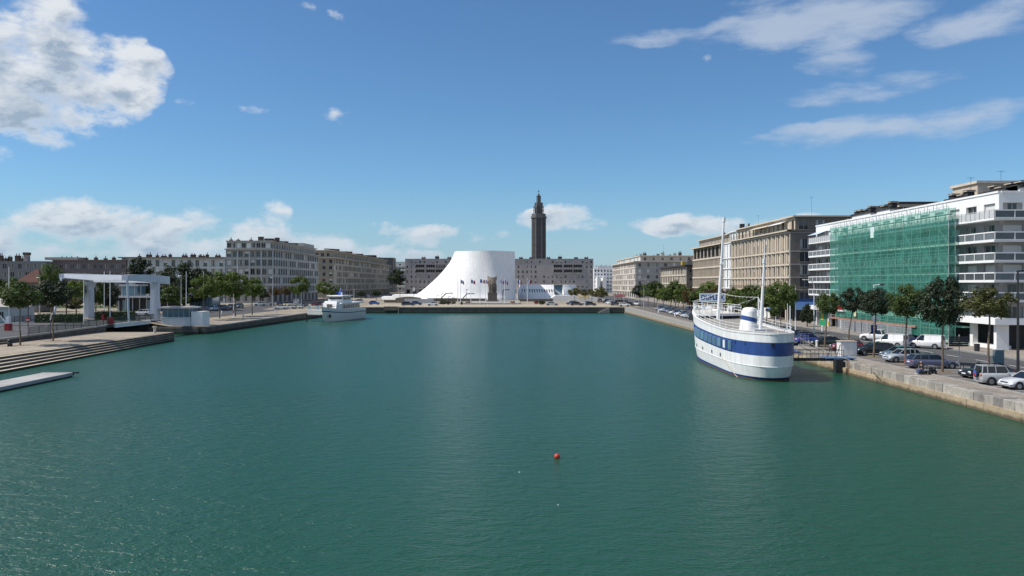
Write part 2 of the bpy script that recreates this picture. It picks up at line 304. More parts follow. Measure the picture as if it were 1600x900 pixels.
# ------------------------------------------------------------------ mesh builder and object helpers
class MB:
    def __init__(s): s.v = []; s.f = []; s.mi = []; s.ms = []
    def idx(s, m):
        if m not in s.ms: s.ms.append(m)
        return s.ms.index(m)
    def poly(s, pts, m):
        b = len(s.v); s.v += [tuple(p) for p in pts]; s.f.append(tuple(range(b, b+len(pts)))); s.mi.append(s.idx(m)); return s
    def grid(s, rows, m, closed=False):
        b = len(s.v); nr = len(rows); nc = len(rows[0]); k = s.idx(m)
        for r in rows: s.v += [tuple(p) for p in r]
        for i in range(nr-1):
            for j in range(nc if closed else nc-1):
                j2 = (j+1) % nc
                s.f.append((b+i*nc+j, b+i*nc+j2, b+(i+1)*nc+j2, b+(i+1)*nc+j)); s.mi.append(k)
        return s
    def box(s, x0, x1, y0, y1, z0, z1, m):
        if x0 > x1: x0, x1 = x1, x0
        if y0 > y1: y0, y1 = y1, y0
        b = len(s.v); s.v += [(x0,y0,z0),(x1,y0,z0),(x1,y1,z0),(x0,y1,z0),(x0,y0,z1),(x1,y0,z1),(x1,y1,z1),(x0,y1,z1)]
        k = s.idx(m)
        for q in ((0,3,2,1),(4,5,6,7),(0,1,5,4),(1,2,6,5),(2,3,7,6),(3,0,4,7)): s.f.append(tuple(b+i for i in q)); s.mi.append(k)
        return s
    def bar(s, p0, p1, r, m, n=6, r1=None, cap=True):
        p0 = Vector(p0); p1 = Vector(p1); d = (p1-p0)
        if d.length < 1e-6: return s
        d.normalize(); a = Vector((0,0,1)) if abs(d.z) < .9 else Vector((1,0,0))
        u = d.cross(a).normalized(); w = d.cross(u); r1 = r if r1 is None else r1; b = len(s.v); k = s.idx(m)
        for (p, q) in ((p0, r), (p1, r1)):
            for i in range(n):
                t = 2*pi*i/n+pi/n; s.v.append(tuple(p+u*cos(t)*q+w*sin(t)*q))
        for i in range(n):
            j = (i+1) % n; s.f.append((b+i, b+n+i, b+n+j, b+j)); s.mi.append(k)
        if cap:
            s.f.append(tuple(b+i for i in range(n))); s.mi.append(k); s.f.append(tuple(b+n+i for i in reversed(range(n)))); s.mi.append(k)
        return s
    def tube(s, pts, r, m, n=6):
        for a, b in zip(pts[:-1], pts[1:]): s.bar(a, b, r, m, n)
        return s
    def prism(s, pts, z0, z1, m, top=None):      # plan polygon, counter-clockwise
        n = len(pts)
        for i in range(n):
            a = pts[i]; b = pts[(i+1) % n]
            s.poly([(a[0],a[1],z0),(b[0],b[1],z0),(b[0],b[1],z1),(a[0],a[1],z1)], m)
        s.poly([(p[0],p[1],z1) for p in pts], top or m); s.poly([(p[0],p[1],z0) for p in reversed(pts)], m); return s
    def ball(s, c, rx, ry, rz, m, nu=10, nv=6):
        rows = [[(c[0]+rx*sin(pi*j/nv)*cos(2*pi*i/nu), c[1]+ry*sin(pi*j/nv)*sin(2*pi*i/nu), c[2]-rz*cos(pi*j/nv)) for i in range(nu)] for j in range(nv+1)]
        return s.grid(rows, m, True)
    def mesh(s, name, org=(0,0,0), smooth=False):
        me = bpy.data.meshes.new(name); o = org
        me.from_pydata([(p[0]-o[0], p[1]-o[1], p[2]-o[2]) for p in s.v] if (o[0] or o[1] or o[2]) else s.v, [], s.f)
        for m in s.ms: me.materials.append(m)
        me.polygons.foreach_set('material_index', s.mi)
        if smooth: me.polygons.foreach_set('use_smooth', [True]*len(s.f))
        me.update(); return me
    def build(s, name, parent=None, smooth=False, world=True, label=None, kind=None):
        if not s.f: return None
        o = (0,0,0)
        if parent is not None and world:
            q = parent; o = Vector((0,0,0))
            while q is not None: o = o+q.location; q = q.parent
        return ob(name, s.mesh(name, o, smooth), parent, label=label, kind=kind)
def ob(name, me, parent=None, loc=None, rz=0.0, label=None, kind=None, color=None):
    o = bpy.data.objects.new(name, me); COL.objects.link(o)
    if parent is not None: o.parent = parent
    if loc is not None: o.location = loc
    if rz: o.rotation_euler = (0, 0, rz)
    if label: o['label'] = label
    if kind: o['kind'] = kind
    if color: o.color = (*color, 1)
    return o
def thing(name, label, cat, loc, rz=0.0, group=None):
    o = ob(name, None, None, loc, rz, label); o['category'] = cat; o.empty_display_size = .5
    if group: o['group'] = group
    return o
def tagm(o, label, cat, group=None):
    o['label'] = label; o['category'] = cat
    if group: o['group'] = group
    return o
def struct(name, mb, **k):
    return mb.build(name, kind='structure', **k)
def kids(o): return [c for c in CH.get(o.name, [])]
def clone(root, loc, rz, label, group=None, color=None, scale=None):
    """copy of a thing with its parts and sub-parts"""
    def cp(o, par):
        c = o.copy(); COL.objects.link(c); c.parent = par
        if color and o.type == 'MESH': c.color = (*color, 1)
        for ch in list(o.children): cp(ch, c)
        return c
    r = cp(root, None); r.location = loc; r.rotation_euler = (0, 0, rz); r['label'] = label
    if scale: r.scale = scale
    if group: r['group'] = group
    return r
ORD = ['first','second','third','fourth','fifth','sixth','seventh','eighth','ninth','tenth','eleventh','twelfth','thirteenth','fourteenth','fifteenth','sixteenth','seventeenth','eighteenth','nineteenth','twentieth','twenty-first','twenty-second','twenty-third','twenty-fourth','twenty-fifth','twenty-sixth','twenty-seventh','twenty-eighth','twenty-ninth','thirtieth']

# ------------------------------------------------------------------ ground, quays, water
def frange(a, b, st):
    n = max(1, int(round((b-a)/st))); return [a+(b-a)*i/n for i in range(n+1)]
def patch(name, xa, xb, ys, xs01, m, dz=0.0, kind='structure', parent=None):
    """ground sheet between the lines xa(y) and xb(y), following the ground height"""
    mb = MB(); fa = xa if callable(xa) else (lambda y: xa); fb = xb if callable(xb) else (lambda y: xb)
    rows = []
    for y in ys:
        a, b = fa(y), fb(y); rows.append([(a+(b-a)*t, y, gz(a+(b-a)*t, y)+dz) for t in xs01])
    mb.grid(rows, m); return mb.build(name, parent=parent, kind=kind)
T5 = [0, .2, .4, .6, .8, 1]
mb = MB()
mb.poly([(-700,-300,0),(700,-300,0),(700,YF+3,0),(-700,YF+3,0)], M_WATER); struct('water', mb)
# land sheets
yr = frange(-120, 270, 10)
patch('ground', lambda y: xr(y)+.9, 2500, yr, [0, .002, .006, .02, .1, .4, 1], M_PAVE)
patch('far_ground', -3000, 3000, [270,280,300,330,380,450,520,800,1500,3000,7000], [0,.4,.47,.4766,.478,.48,.482,.484,.486,.49,.5,.506,.512,.52,.6,1], M_SAND)
yl_ = frange(158, 270, 7)
patch('left_ground', -2500, xl, yl_, [0,.9,.975,.984,.988,.991,.994,.997,1], M_SAND)
ys_ = frange(-120, 141, 9)
patch('left_road_ground', -2500, -71.9, ys_, [0,.8,.95,.98,.99,1], M_SAND)
def xt(y): return -60.5+(max(y, 0)-94)*.028
def xs(y): return -56.7-(y-88)*.048
patch('stone_landing', -71.75, xt, frange(-60, 139.5, 7), [0,.3,.6,1], mat('landing_stone', (.30,.255,.20), .95, .3, .35, fine=.3, bump=.3, bscale=5))
# stepped quay: five long stone steps down to the water
st = thing('quay_steps', 'long stone steps going down from the landing into the water at left', 'steps', (-60, 100, 0))
del st['category']; st['kind'] = 'structure'
ysx = frange(30, 139.5, 6); M_TREAD_LIT = mat('lit_tread_stone', (.46,.40,.31), .85, .2, .6, fine=.12)  # treads coloured paler than the risers to look sunlit
for k in range(5):
    mb = MB(); zt = 1.45-.29*k-.004
    fo = lambda y, q: (xt(y)+(xs(y)-xt(y))*q)
    q0, q1 = k/5, (k+1)/5
    if k == 0: zt -= .0
    rows = [[(fo(y, q0), y, zt-.0), (fo(y, q1)+.02, y, zt-.02)] for y in ysx]
    z0 = zt-.29 if k else zt-.29
    rows2 = [[(fo(y, q1)+.02, y, zt-.02), (fo(y, q1)+.02, y, zt-.05), (fo(y, q1)-.03, y, zt-.06), (fo(y, q1)-.03, y, -.6 if k == 4 else zt-.33)] for y in ysx]
    mb.grid(rows, M_TREAD_LIT)
    mb.grid(rows2, M_QWALL); mb.build('step', st)  # risers in dark masonry: their shade is put into the colour
mb = MB(); mb.poly([(-72,139.5,-1),(xt(139.5),139.5,-1),(xt(139.5),139.5,1.45),(-72,139.5,1.45)], M_QWALL)
mb.poly([(xt(139.5),139.5,-1),(xs(139.5)+.01,139.5,-1),(xs(139.5)+.01,139.5,.05),(xt(139.5),139.5,1.45)], M_QWALL)
mb.poly([(-2500,141,-1),(-72,141,-1),(-72,141,2.6),(-2500,141,2.6)], M_QWALL)
mb.poly([(-72,139.5,-1),(-72,141,-1),(-72,141,2.6),(-72,139.5,2.55)], M_QWALL)
rows = [[(-71.88, y, 1.0), (-71.88, y, gz(-74, y)+.01)] for y in ys_]; mb.grid(rows, M_QWALL)
struct('retaining_wall', mb)
# low kerb wall of the road above the landing
mb = MB()
for a, b in zip(ys_[:-1], ys_[1:]):
    if b > 60: mb.poly([(-72.05,a,gz(-74,a)+.16),(-71.7,a,gz(-74,a)+.16),(-71.7,b,gz(-74,b)+.16),(-72.05,b,gz(-74,b)+.16)], M_KERB).poly([(-71.7,a,gz(-74,a)-.1),(-71.7,b,gz(-74,b)-.1),(-71.7,b,gz(-74,b)+.16),(-71.7,a,gz(-74,a)+.16)], M_KERB)
struct('road_kerb', mb)
# quay walls of the channel mouth, left and far sides
mb = MB(); zc = gz(-60, 160)
mb.grid([[(-2500,158,-1),(-2500,158,2.6)],[(-86,158,-1),(-86,158,2.6)],[(-72.2,158,-1),(-72.2,158,2.6)],[(-72,158,-1),(-72,158,1.5)],[(xl(158),158,-1),(xl(158),158,1.5)]], M_QWALL)
rows = [[(xl(y),y,-1),(xl(y),y,gz(xl(y),y)-.25)] for y in yl_]; mb.grid(rows[::-1], M_QWALL)
struct('left_quay_wall', mb)
mb = MB(); xx = frange(xl(YF), xr(YF), 8)
mb.grid([[(x,YF,-1),(x,YF,gz(x,YF)-.22)] for x in xx], M_QWALL)
struct('far_quay_wall', mb)
def stone_row(parent, pts, w, h, m, name='coping_stone', over=.06):
    """flat coping stones along a line of points, each its own piece"""
    for a, b in zip(pts[:-1], pts[1:]):
        a = Vector(a); b = Vector(b); d = (b-a); L = d.length; d.normalize(); n = Vector((-d.y, d.x, 0))
        mm = MB(); a2 = a+d*.015; b2 = b-d*.015
        q = [a2-n*over, b2-n*over, b2+n*w, a2+n*w]
        base = len(mm.v); dz = random.uniform(-.012, .012)
        for z in (-h, dz+.012):
            mm.v += [(p.x, p.y, p.z+z) for p in q]
        k = mm.idx(m)
        for f in ((0,3,2,1),(4,5,6,7),(0,1,5,4),(1,2,6,5),(2,3,7,6),(3,0,4,7)): mm.f.append(f); mm.mi.append(k)
        mm.build(name, parent)
qe = thing('left_quay_coping', 'row of pale coping stones along the left quay edge beyond the control cabin', 'quay coping', (-60,160,1.5)); del qe['category']; qe['kind'] = 'structure'
yy = frange(158.2, 269, 2.6)
stone_row(qe, [(xl(y), y, gz(xl(y), y)) for y in yy][::-1], -.9, .27, M_KERB, over=-.06)
qe = thing('far_quay_coping', 'row of pale coping stones along the far quay edge', 'quay coping', (0,YF,2)); del qe['category']; qe['kind'] = 'structure'
xx = frange(xl(YF), xr(YF), 2.4)
stone_row(qe, [(x, YF, gz(x, YF)) for x in xx], .8, .24, M_KERB)
# right quay: yellow lower course, grey granite blocks set back above it
qs = thing('right_quay_wall', 'right quay wall of grey granite blocks over a yellow stone course', 'quay wall', (37,80,0)); del qs['category']; qs['kind'] = 'structure'
mb = MB(); ya = frange(-120, 270, 3)
mb.grid([[(xr(y)+.12,y,-1.5),(xr(y)+.12,y,.6),(xr(y)+.5,y,.6),(xr(y)+.5,y,gz(xr(y),y)-.03)] for y in ya], M_QWALLY); mb.build('wall_core', qs)
y = 44.0; random.seed(11)
while y < 118:
    L = random.uniform(1.15, 1.75)
    dx = random.uniform(-.03, .04); zt = gz(xr(y), y)+random.uniform(-.02, .03)
    mm = MB(); e = .03; x0 = xr(y)+.27+dx
    w = random.uniform(.75, 1.25)
    mm.v = [(x0,y+.02,.6),(x0,y+L-.02,.6),(x0,y+L-.02,zt-e),(x0,y+.02,zt-e),(x0+e,y+.02+e,zt),(x0+e,y+L-.02-e,zt),(x0+w,y+L-.02-e,zt+.004),(x0+w,y+.02+e,zt+.004)]
    k = mm.idx(M_STONED if random.random() < .14 else M_STONEG)
    mm.f = [(0,3,2,1),(3,4,5,2),(4,7,6,5),(0,7,4,3),(1,2,5,6)]; mm.mi = [k]*5
    mm.build('granite_block', qs); y += L
y = 44.0
while y < 118:
    L = random.uniform(1.9, 2.6); dx = random.uniform(-.02, .02)
    mb = MB(); mb.box(xr(y)+dx, xr(y)+.45, y+.035, y+L-.035, -.35, .62+random.uniform(-.015,.015), M_STONEY); mb.build('yellow_block', qs); y += L
mb = MB()
mb.grid([[(xr(y)-.01,y,-.4),(xr(y)-.01,y,.61),(xr(y)+.3,y,.61)] for y in frange(118, 270, 4)], M_QWALLY)
mb.grid([[(xr(y)+.27,y,.6),(xr(y)+.27,y,gz(xr(y),y)+.02),(xr(y)+1.2,y,gz(xr(y),y)+.02)] for y in frange(118, 269.5, 4)], M_KERB)
mb.grid([[(xr(y)-.01,y,-.4),(xr(y)-.01,y,.61),(xr(y)+.3,y,.61)] for y in frange(-100, 44, 6)], M_QWALLY)
mb.grid([[(xr(y)+.27,y,.6),(xr(y)+.27,y,gz(xr(y),y)+.02),(xr(y)+1.2,y,gz(xr(y),y)+.02)] for y in frange(-100, 44, 6)], M_KERB)
mb.build('far_masonry', qs)
# weathered iron chain-bolts and rust stain blocks are left to the stone material
# kerb line in the paving of the right quay (edge of the parking strip)
mb = MB()
for y in frange(40, 160, 1.5)[:-1]: mb.box(39.95, 40.2, y+.02, y+1.48, gz(40,y)-.1, gz(40,y)+.07, M_KERB)
struct('parking_kerb', mb).__setitem__('kind', 'structure')
# roads
yy = frange(-60, 700, 12)
patch('road', 47.6, 58.0, yy, T5, M_ASPH, .012)
patch('parking_strip', 40.2, 47.6, frange(30, 270, 8), T5, mat('parking_asphalt', (.135,.125,.115), .92, .2, .4, fine=.15), .008)
def pave(name, x0, x1, ys, h, m=M_PAVE):
    mb = MB()
    mb.grid([[(x0,y,gz(x0,y)-.05),(x0,y,gz(x0,y)+h),(x0+.22,y,gz(x0,y)+h)] for y in ys], M_KERB)
    mb.grid([[(x0+.22,y,gz(x0,y)+h),(x1,y,gz(x1,y)+h)] for y in ys], m); struct(name, mb)
pave('pavement', 58.0, 95, yy, .13)
patch('left_road', -89.5, -73, frange(0, 141, 9), T5, M_ASPH, .012)
patch('left_street', lambda y: -89.5, lambda y: interp(y, [160,200],[-73,-71]), frange(159, 560, 8), [0,.15,.3,.45,.6,.8,1], M_ASPH, .012)
patch('car_park', -175, -104, frange(170, 235, 10), T5, M_SAND, .01)
patch('far_parking', -52, 36, [274,280,290,300], T5, mat('pale_gravel', (.36,.31,.235), .95, .15, .5, fine=.15), .01)
patch('far_avenue', 44, 58, frange(270, 560, 15), T5, M_ASPH, .016)
# painted lines
mb = MB()
for y in frange(45, 300, 6):
    mb.box(52.65, 52.8, y, y+3, gz(52,y)+.017, gz(52,y)+.021, M_PAINT)
for y in frange(40, 260, 5): mb.box(57.4, 57.52, y, y+5, gz(57,y)+.017, gz(57,y)+.021, M_PAINT)
for i in range(7): mb.box(48.6+i*1.25, 49.2+i*1.25, 63, 67, gz(50,65)+.017, gz(50,65)+.022, M_PAINT)
for y in frange(60, 138, 8): mb.box(-81.1, -80.95, y, y+3, gz(-80,y)+.03, gz(-80,y)+.035, M_PAINT)
struct('road_markings', mb)
mb = MB()
for y in frange(38, 250, 2.65)[:60]: mb.box(40.6, 45.6, y, y+.1, gz(42,y)+.011, gz(42,y)+.016, M_PAINT)
struct('bay_markings', mb)
# pavement of the left road's far side and lawns behind
patch('left_pavement', -94, -89.5, frange(0, 141, 9), [0,1], M_PAVE, .12)
patch('left_lawn', -150, -95, frange(150, 172, 6), T5, M_GRASS, .03)
patch('left_park_ground', -260, -90, frange(235, 262, 8), T5, M_GRASS, .02)
# rust-coloured earth squares under quay trees come with the trees
# ------------------------------------------------------------------ facades
WM = {}
def win_mesh(w, h, style, det):
    """window unit, origin at sill centre; x along the wall, +y inward. returns frame mesh, pane mesh"""
    flat = det < 0; G_ = M_FGLASS if det < 1 else M_GLASS; key = (round(w,2), round(h,2), style, det)
    if key in WM: return WM[key]
    fr = MB(); pn = MB(); gl = pn if det > 0 else fr; t = .07 if det > 0 else .09
    if flat:
        fr.poly([(-w/2,.03,0),(w/2,.03,0),(w/2,.03,h),(-w/2,.03,h)], {'shut':M_SHUT,'beige':M_BEIGE,'curt':M_CURT}.get(style, M_FGLASS))
        r = (fr.mesh('window'), None); WM[key] = r; return r
    if style == 'dark':
        gl.poly([(-w/2,.12,0),(w/2,.12,0),(w/2,.12,h),(-w/2,.12,h)], G_)
    elif style == 'shut':
        gl.poly([(-w/2,.05,0),(w/2,.05,0),(w/2,.05,h),(-w/2,.05,h)], M_SHUT)
    elif style == 'half':
        gl.poly([(-w/2,.12,0),(w/2,.12,0),(w/2,.12,h*.55),(-w/2,.12,h*.55)], G_)
        gl.poly([(-w/2,.06,h*.55),(w/2,.06,h*.55),(w/2,.06,h),(-w/2,.06,h)], M_SHUT)
    elif style == 'beige':
        gl.poly([(-w/2,.06,0),(w/2,.06,0),(w/2,.06,h),(-w/2,.06,h)], M_BEIGE)
    elif style == 'curt':
        gl.poly([(-w/2,.12,0),(-w*.2,.12,0),(-w*.2,.12,h),(-w/2,.12,h)], M_CURT)
        gl.poly([(-w*.2,.12,0),(w*.25,.12,0),(w*.25,.12,h),(-w*.2,.12,h)], G_)
        gl.poly([(w*.25,.12,0),(w/2,.12,0),(w/2,.12,h),(w*.25,.12,h)], M_CURT)
    fm = M_FRAME
    if style in ('dark','curt','half'):
        fr.box(-w/2, -w/2+t, .03, .11, 0, h, fm).box(w/2-t, w/2, .03, .11, 0, h, fm).box(-w/2+t, w/2-t, .03, .11, h-t, h, fm).box(-w/2+t, w/2-t, .03, .11, 0, t, fm)
        if w > .9: fr.box(-t/2, t/2, .04, .11, t, h-t, fm)
    if det > 0:
        fr.box(-w/2-.08, w/2+.08, -.3, .03, -.07, 0, M_KERB)
        if style in ('shut','beige'): fr.box(-w/2, -w/2+.05, .0, .05, 0, h, fm).box(-w/2+.05, w/2, .0, .05, h-.12, h, fm)
    r = (fr.mesh('window'), pn.mesh('pane') if det > 0 else None); WM[key] = r; return r
def place_win(root, p, ang, w, h, style, det):
    fm, pm = win_mesh(w, h, style, det)
    o = ob('window', fm, root, (p[0]-root.location.x, p[1]-root.location.y, p[2]-root.location.z), ang)
    if pm: ob('pane', pm, o)
def facade(root, wall, o, u, Wd, z0, z1, rows, m, det=1, rev=.28, seed=1):
    """wall between z0,z1 along u from o with real openings. rows: (zb, zt, n, w, sill, h, styles, opts)"""
    rnd = random.Random(seed); u = Vector((u[0], u[1], 0)).normalized(); nrm = Vector((u.y, -u.x, 0)); ang = atan2(u.y, u.x)
    def P(a, z, d=0): return (o[0]+u.x*a-nrm.x*d, o[1]+u.y*a-nrm.y*d, z)
    def Q(a0, a1, b0, b1, d=0): 
        if a1-a0 > 1e-4 and b1-b0 > 1e-4: wall.poly([P(a0,b0,d),P(a1,b0,d),P(a1,b1,d),P(a0,b1,d)], m)
    zc = z0
    for r in rows:
        zb, zt, n, w, sill, h, styles = r[:7]; op = r[7] if len(r) > 7 else {}
        Q(0, Wd, zc, zb)
        mg = op.get('margin', 0); pitch = (Wd-2*mg)/n; skip = op.get('skip', ()); s0 = zb+sill; s1 = s0+h; rm = op.get('panel', None)
        Q(0, Wd, zb, s0); Q(0, Wd, s1, zt); a = 0.0
        for i in range(n):
            c = mg+pitch*(i+.5)
            if i in skip: continue
            Q(a, c-w/2, s0, s1); a = c+w/2
            for q in ([P(c-w/2,s0),P(c-w/2,s0,rev),P(c-w/2,s1,rev),P(c-w/2,s1)],[P(c+w/2,s0,rev),P(c+w/2,s0),P(c+w/2,s1),P(c+w/2,s1,rev)],
                      [P(c-w/2,s1),P(c-w/2,s1,rev),P(c+w/2,s1,rev),P(c+w/2,s1)],[P(c-w/2,s0,rev),P(c-w/2,s0),P(c+w/2,s0),P(c+w/2,s0,rev)]): wall.poly(q, m)
            sty = rnd.choice(styles)
            if sty == 'void': wall.poly([P(c-w/2,s0,rev*4),P(c+w/2,s0,rev*4),P(c+w/2,s1,rev*4),P(c-w/2,s1,rev*4)], M_DARK)
            else:
                dd = max(.0, rev-.13); place_win(root, P(c, s0, dd), ang, w, h, sty, det)
        Q(a, Wd, s0, s1); zc = zt
    Q(0, Wd, zc, z1)
def fbox(mb, o, u, a0, a1, d0, d1, z0, z1, m):
    """box in facade coordinates: a along the wall, d outward"""
    u = Vector((u[0], u[1], 0)).normalized(); n = Vector((u.y, -u.x, 0)); b = len(mb.v)
    for z in (z0, z1):
        for a, d in ((a0,d1),(a1,d1),(a1,d0),(a0,d0)): mb.v.append((o[0]+u.x*a+n.x*d, o[1]+u.y*a+n.y*d, z))
    k = mb.idx(m)
    for q in ((0,3,2,1),(4,5,6,7),(0,1,5,4),(1,2,6,5),(2,3,7,6),(3,0,4,7)): mb.f.append(tuple(b+i for i in q)); mb.mi.append(k)
def fpart(root, name, o, u, a0, a1, d0, d1, z0, z1, m):
    mb = MB(); fbox(mb, o, u, a0, a1, d0, d1, z0, z1, m); return mb.build(name, root)
def corner_band(root, name, segs, d0, d1, z0, z1, m):
    mb = MB()
    for (o, u, a0, a1) in segs: fbox(mb, o, u, a0, a1, d0, d1, z0, z1, m)
    return mb.build(name, root)
def chimney(root, x, y, z, w, d, h, m=None, cap=None, pots=2, seed=0):
    rnd = random.Random(seed); mb = MB(); m = m or M_BRICK
    mb.box(x-w/2, x+w/2, y-d/2, y+d/2, z-.2, z+h, m); mb.box(x-w/2-.1, x+w/2+.1, y-d/2-.1, y+d/2+.1, z+h, z+h+.12, cap or M_BLACKR)
    c = mb.build('chimney', root)
    if pots:
        pm = MB(); L = max(w, d)
        for i in range(pots):
            t = (i+.5)/pots-.5; px = x+(t*w if w > d else 0); py = y+(t*d if d >= w else 0)
            pm.bar((px,py,z+h+.12), (px,py,z+h+.12+rnd.uniform(.4,.9)), .16, M_BRICK, 6)
        pm.build('chimney_pot', c)
    return c
def aerial(x, y, z, h, label):
    mb = MB(); mb.bar((x,y,z),(x,y,z+h),.025,M_DKMET,5); mb.bar((x-.6,y,z+h*.95),(x+.6,y,z+h*.95),.016,M_DKMET,4)
    for k in range(5): mb.bar((x-.55+k*.27,y-.3,z+h*.95),(x-.55+k*.27,y+.3,z+h*.95),.012,M_DKMET,4)
    return mb
def broot(name, label, x, y, cat='apartment block', group=None): return thing(name, label, cat, (x, y, gz(x, y)), 0, group)
def shellbox(root, x0, x1, y0, y1, z0, z1, m, skip='', roofm=None, wall=None):
    """plain faces of a block except those in skip (W E S N), plus roof"""
    w = wall or MB()
    if 'W' not in skip: w.poly([(x0,y1,z0),(x0,y0,z0),(x0,y0,z1),(x0,y1,z1)], m)
    if 'E' not in skip: w.poly([(x1,y0,z0),(x1,y1,z0),(x1,y1,z1),(x1,y0,z1)], m)
    if 'S' not in skip: w.poly([(x0,y0,z0),(x1,y0,z0),(x1,y0,z1),(x0,y0,z1)], m)
    if 'N' not in skip: w.poly([(x1,y1,z0),(x0,y1,z0),(x0,y1,z1),(x1,y1,z1)], m)
    r = MB(); r.box(x0+.02, x1-.02, y0+.02, y1-.02, z1-.25, z1, roofm or M_ROOF); return w, r

# ---- tan ashlar-like concrete block on the right, Y 180..276
XB = 63.0
def right_tan():
    g = 1.3; root = broot('apartment_block', 'tan concrete apartment block with brown shaded end wall, right of the ship masts', XB, 180)
    y0, y1, x1 = 180., 228., 80.; w = MB()
    lv = [5.2, 8.7, 11.5, 14.4, 17.4, 21.7]
    sty = ['dark','beige','curt','dark','beige','half']
    oW = (XB, y1); uW = (0,-1); n = 15; Wd = y1-y0
    rows = [(5.2,8.7,n,1.15,.6,2.3,['dark','curt'])] + [(a,b,n,1.15,.35,(b-a)-.85,sty) for a, b in zip(lv[1:-1], lv[2:])]
    facade(root, w, oW, uW, Wd, 5.2, 21.9, rows, M_TAN2, 1, .32, 3)
    # arcade: pillars, dark back wall
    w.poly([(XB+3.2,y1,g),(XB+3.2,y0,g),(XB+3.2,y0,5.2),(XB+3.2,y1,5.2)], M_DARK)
    w.poly([(XB,y1,5.2),(XB+3.2,y1,5.2),(XB+3.2,y0,5.2),(XB,y0,5.2)], M_GREYC)
    facade(root, w, (XB,y0), (1,0), x1-XB, 5.2, 21.9, [(5.2,8.7,3,2.3,.6,2.3,['dark','curt'],{'margin':.6})]+[(a,b,3,2.3,.5,min(2.3,(b-a)-.7),['curt','dark'],{'margin':.6}) for a, b in zip(lv[1:-1], lv[2:])], M_BRN_SHADE, 1, .25, 4)  # same block as the tan front; brown here paints the end wall's shade
    w.poly([(x1,y0,g),(x1,y1,g),(x1,y1,21.9),(x1,y0,21.9)], M_BRN_SHADE); w.poly([(x1,y1,5),(XB,y1,5),(XB,y1,21.9),(x1,y1,21.9)], M_BRN_SHADE)
    w.build('wall', root)
    mb = MB(); mb.box(XB+.5, x1-.5, y0, y0+.3, g, 5.2, M_DARK); mb.build('shop_front', root)
    for i in range(n+1):
        a = i*Wd/n; fpart(root, 'pilaster', oW, uW, max(0,a-.24), min(Wd,a+.24), 0, .22, 8.9, 21.55, M_TAN)
    for i in range(0, n+1, 2):
        a = i*Wd/n; fpart(root, 'pillar', oW, uW, max(0,a-.3), min(Wd,a+.3), -.6, .05, g, 5.2, M_TAN)
    for z in lv[1:]:
        fpart(root, 'floor_band', oW, uW, 0, Wd, 0.225, .30, z-.28, z+.1, M_TAN)
        fpart(root, 'floor_band', (XB,y0), (1,0), 0, x1-XB, 0, .10, z-.25, z+.05, M_GREYP)
    fpart(root, 'cornice', oW, uW, 0, Wd+.6, 0, .85, 21.9, 22.2, M_TAN); fpart(root, 'cornice', (XB-.85,y0), (1,0), 0, x1-XB+.85, 0, .6, 21.903, 22.203, M_BRN_SHADE)
    # running balcony over the arcade
    b = fpart(root, 'balcony', oW, uW, 2, Wd-1, .3, 1.35, 8.35, 8.55, M_TAN); mb = MB()
    for a in frange(2, Wd-1, .35): fbox(mb, oW, uW, a-.015, a+.015, 1.27, 1.3, 8.55, 9.5, M_DKMET)
    fbox(mb, oW, uW, 2, Wd-1, 1.26, 1.31, 9.5, 9.55, M_DKMET); mb.build('balcony_railing', b)
    # set-back top storey with awnings
    t = MB(); tx = XB+1.6
    facade(root, t, (tx,y1), (0,-1), Wd-1.6, 22.2, 25.2, [(22.2,25.0,14,1.5,.15,2.2,['dark','beige','curt','void'])], M_TAN2, 1, .25, 6)
    facade(root, t, (tx,y0+1.6), (1,0), x1-tx, 22.2, 25.2, [(22.2,25.0,4,2.2,.15,2.2,['curt','dark'])], M_BRN_SHADE, 1, .25, 7)
    t.poly([(x1,y0+1.6,22.2),(x1,y1,22.2),(x1,y1,25.2),(x1,y0+1.6,25.2)], M_BRN_SHADE).build('top_storey', root)
    mb = MB(); mb.box(tx-.7, x1, y0+.9, y1, 25.2, 25.5, M_TAN).box(XB, x1, y0+.02, y1, 22.0, 22.19, M_ROOF); mb.build('roof', root)
    for (a, b_, mm) in ((187,196,M_WPAINT),(197,212,M_TAN)):
        k = MB(); k.v = [(tx-.05,a,24.7),(tx-.05,b_,24.7),(tx-1.5,b_,24.1),(tx-1.5,a,24.1),(tx-.05,a,24.62),(tx-.05,b_,24.62),(tx-1.5,b_,24.02),(tx-1.5,a,24.02)]
        q = k.idx(mm); k.f = [(0,1,2,3),(7,6,5,4),(3,2,6,7),(0,3,7,4),(1,5,6,2)]; k.mi = [q]*5; k.build('awning', root)
    mb = MB()
    for a in frange(y0+1, y1-1, 1.2): mb.box(XB-.5, XB-.44, a-.03, a+.03, 22.2, 23.1, M_DKMET)
    mb.box(XB-.5, XB-.45, y0+1, y1-1, 23.1, 23.14, M_DKMET); mb.build('roof_railing', root)
    mb = MB(); mb.box(XB+2, XB+3.2, 226.5, 227.5, 25.4, 27, M_BLACKR); mb.build('chimney', root)
    # white rendered section
    r2 = broot('apartment_block', 'narrow white rendered house between the two tan concrete blocks', XB, 228.3); w = MB()
    facade(r2, w, (XB,237), (0,-1), 8.7, 1.3, 22, [(1.5,5,2,2.4,.3,2.6,['dark'])]+[(a,b,3,1.3,.35,(b-a)-.85,['dark','curt','shut']) for a, b in zip([5.2,8.7,11.5,14.4,17.4],[8.7,11.5,14.4,17.4,21.7])], M_WHITE, 1, .25, 9)
    w.poly([(x1,237,1.3),(XB,237,1.3),(XB,237,22),(x1,237,22)], M_WHITE); w.poly([(x1,228.3,1.3),(x1,237,1.3),(x1,237,22),(x1,228.3,22)], M_WHITE)
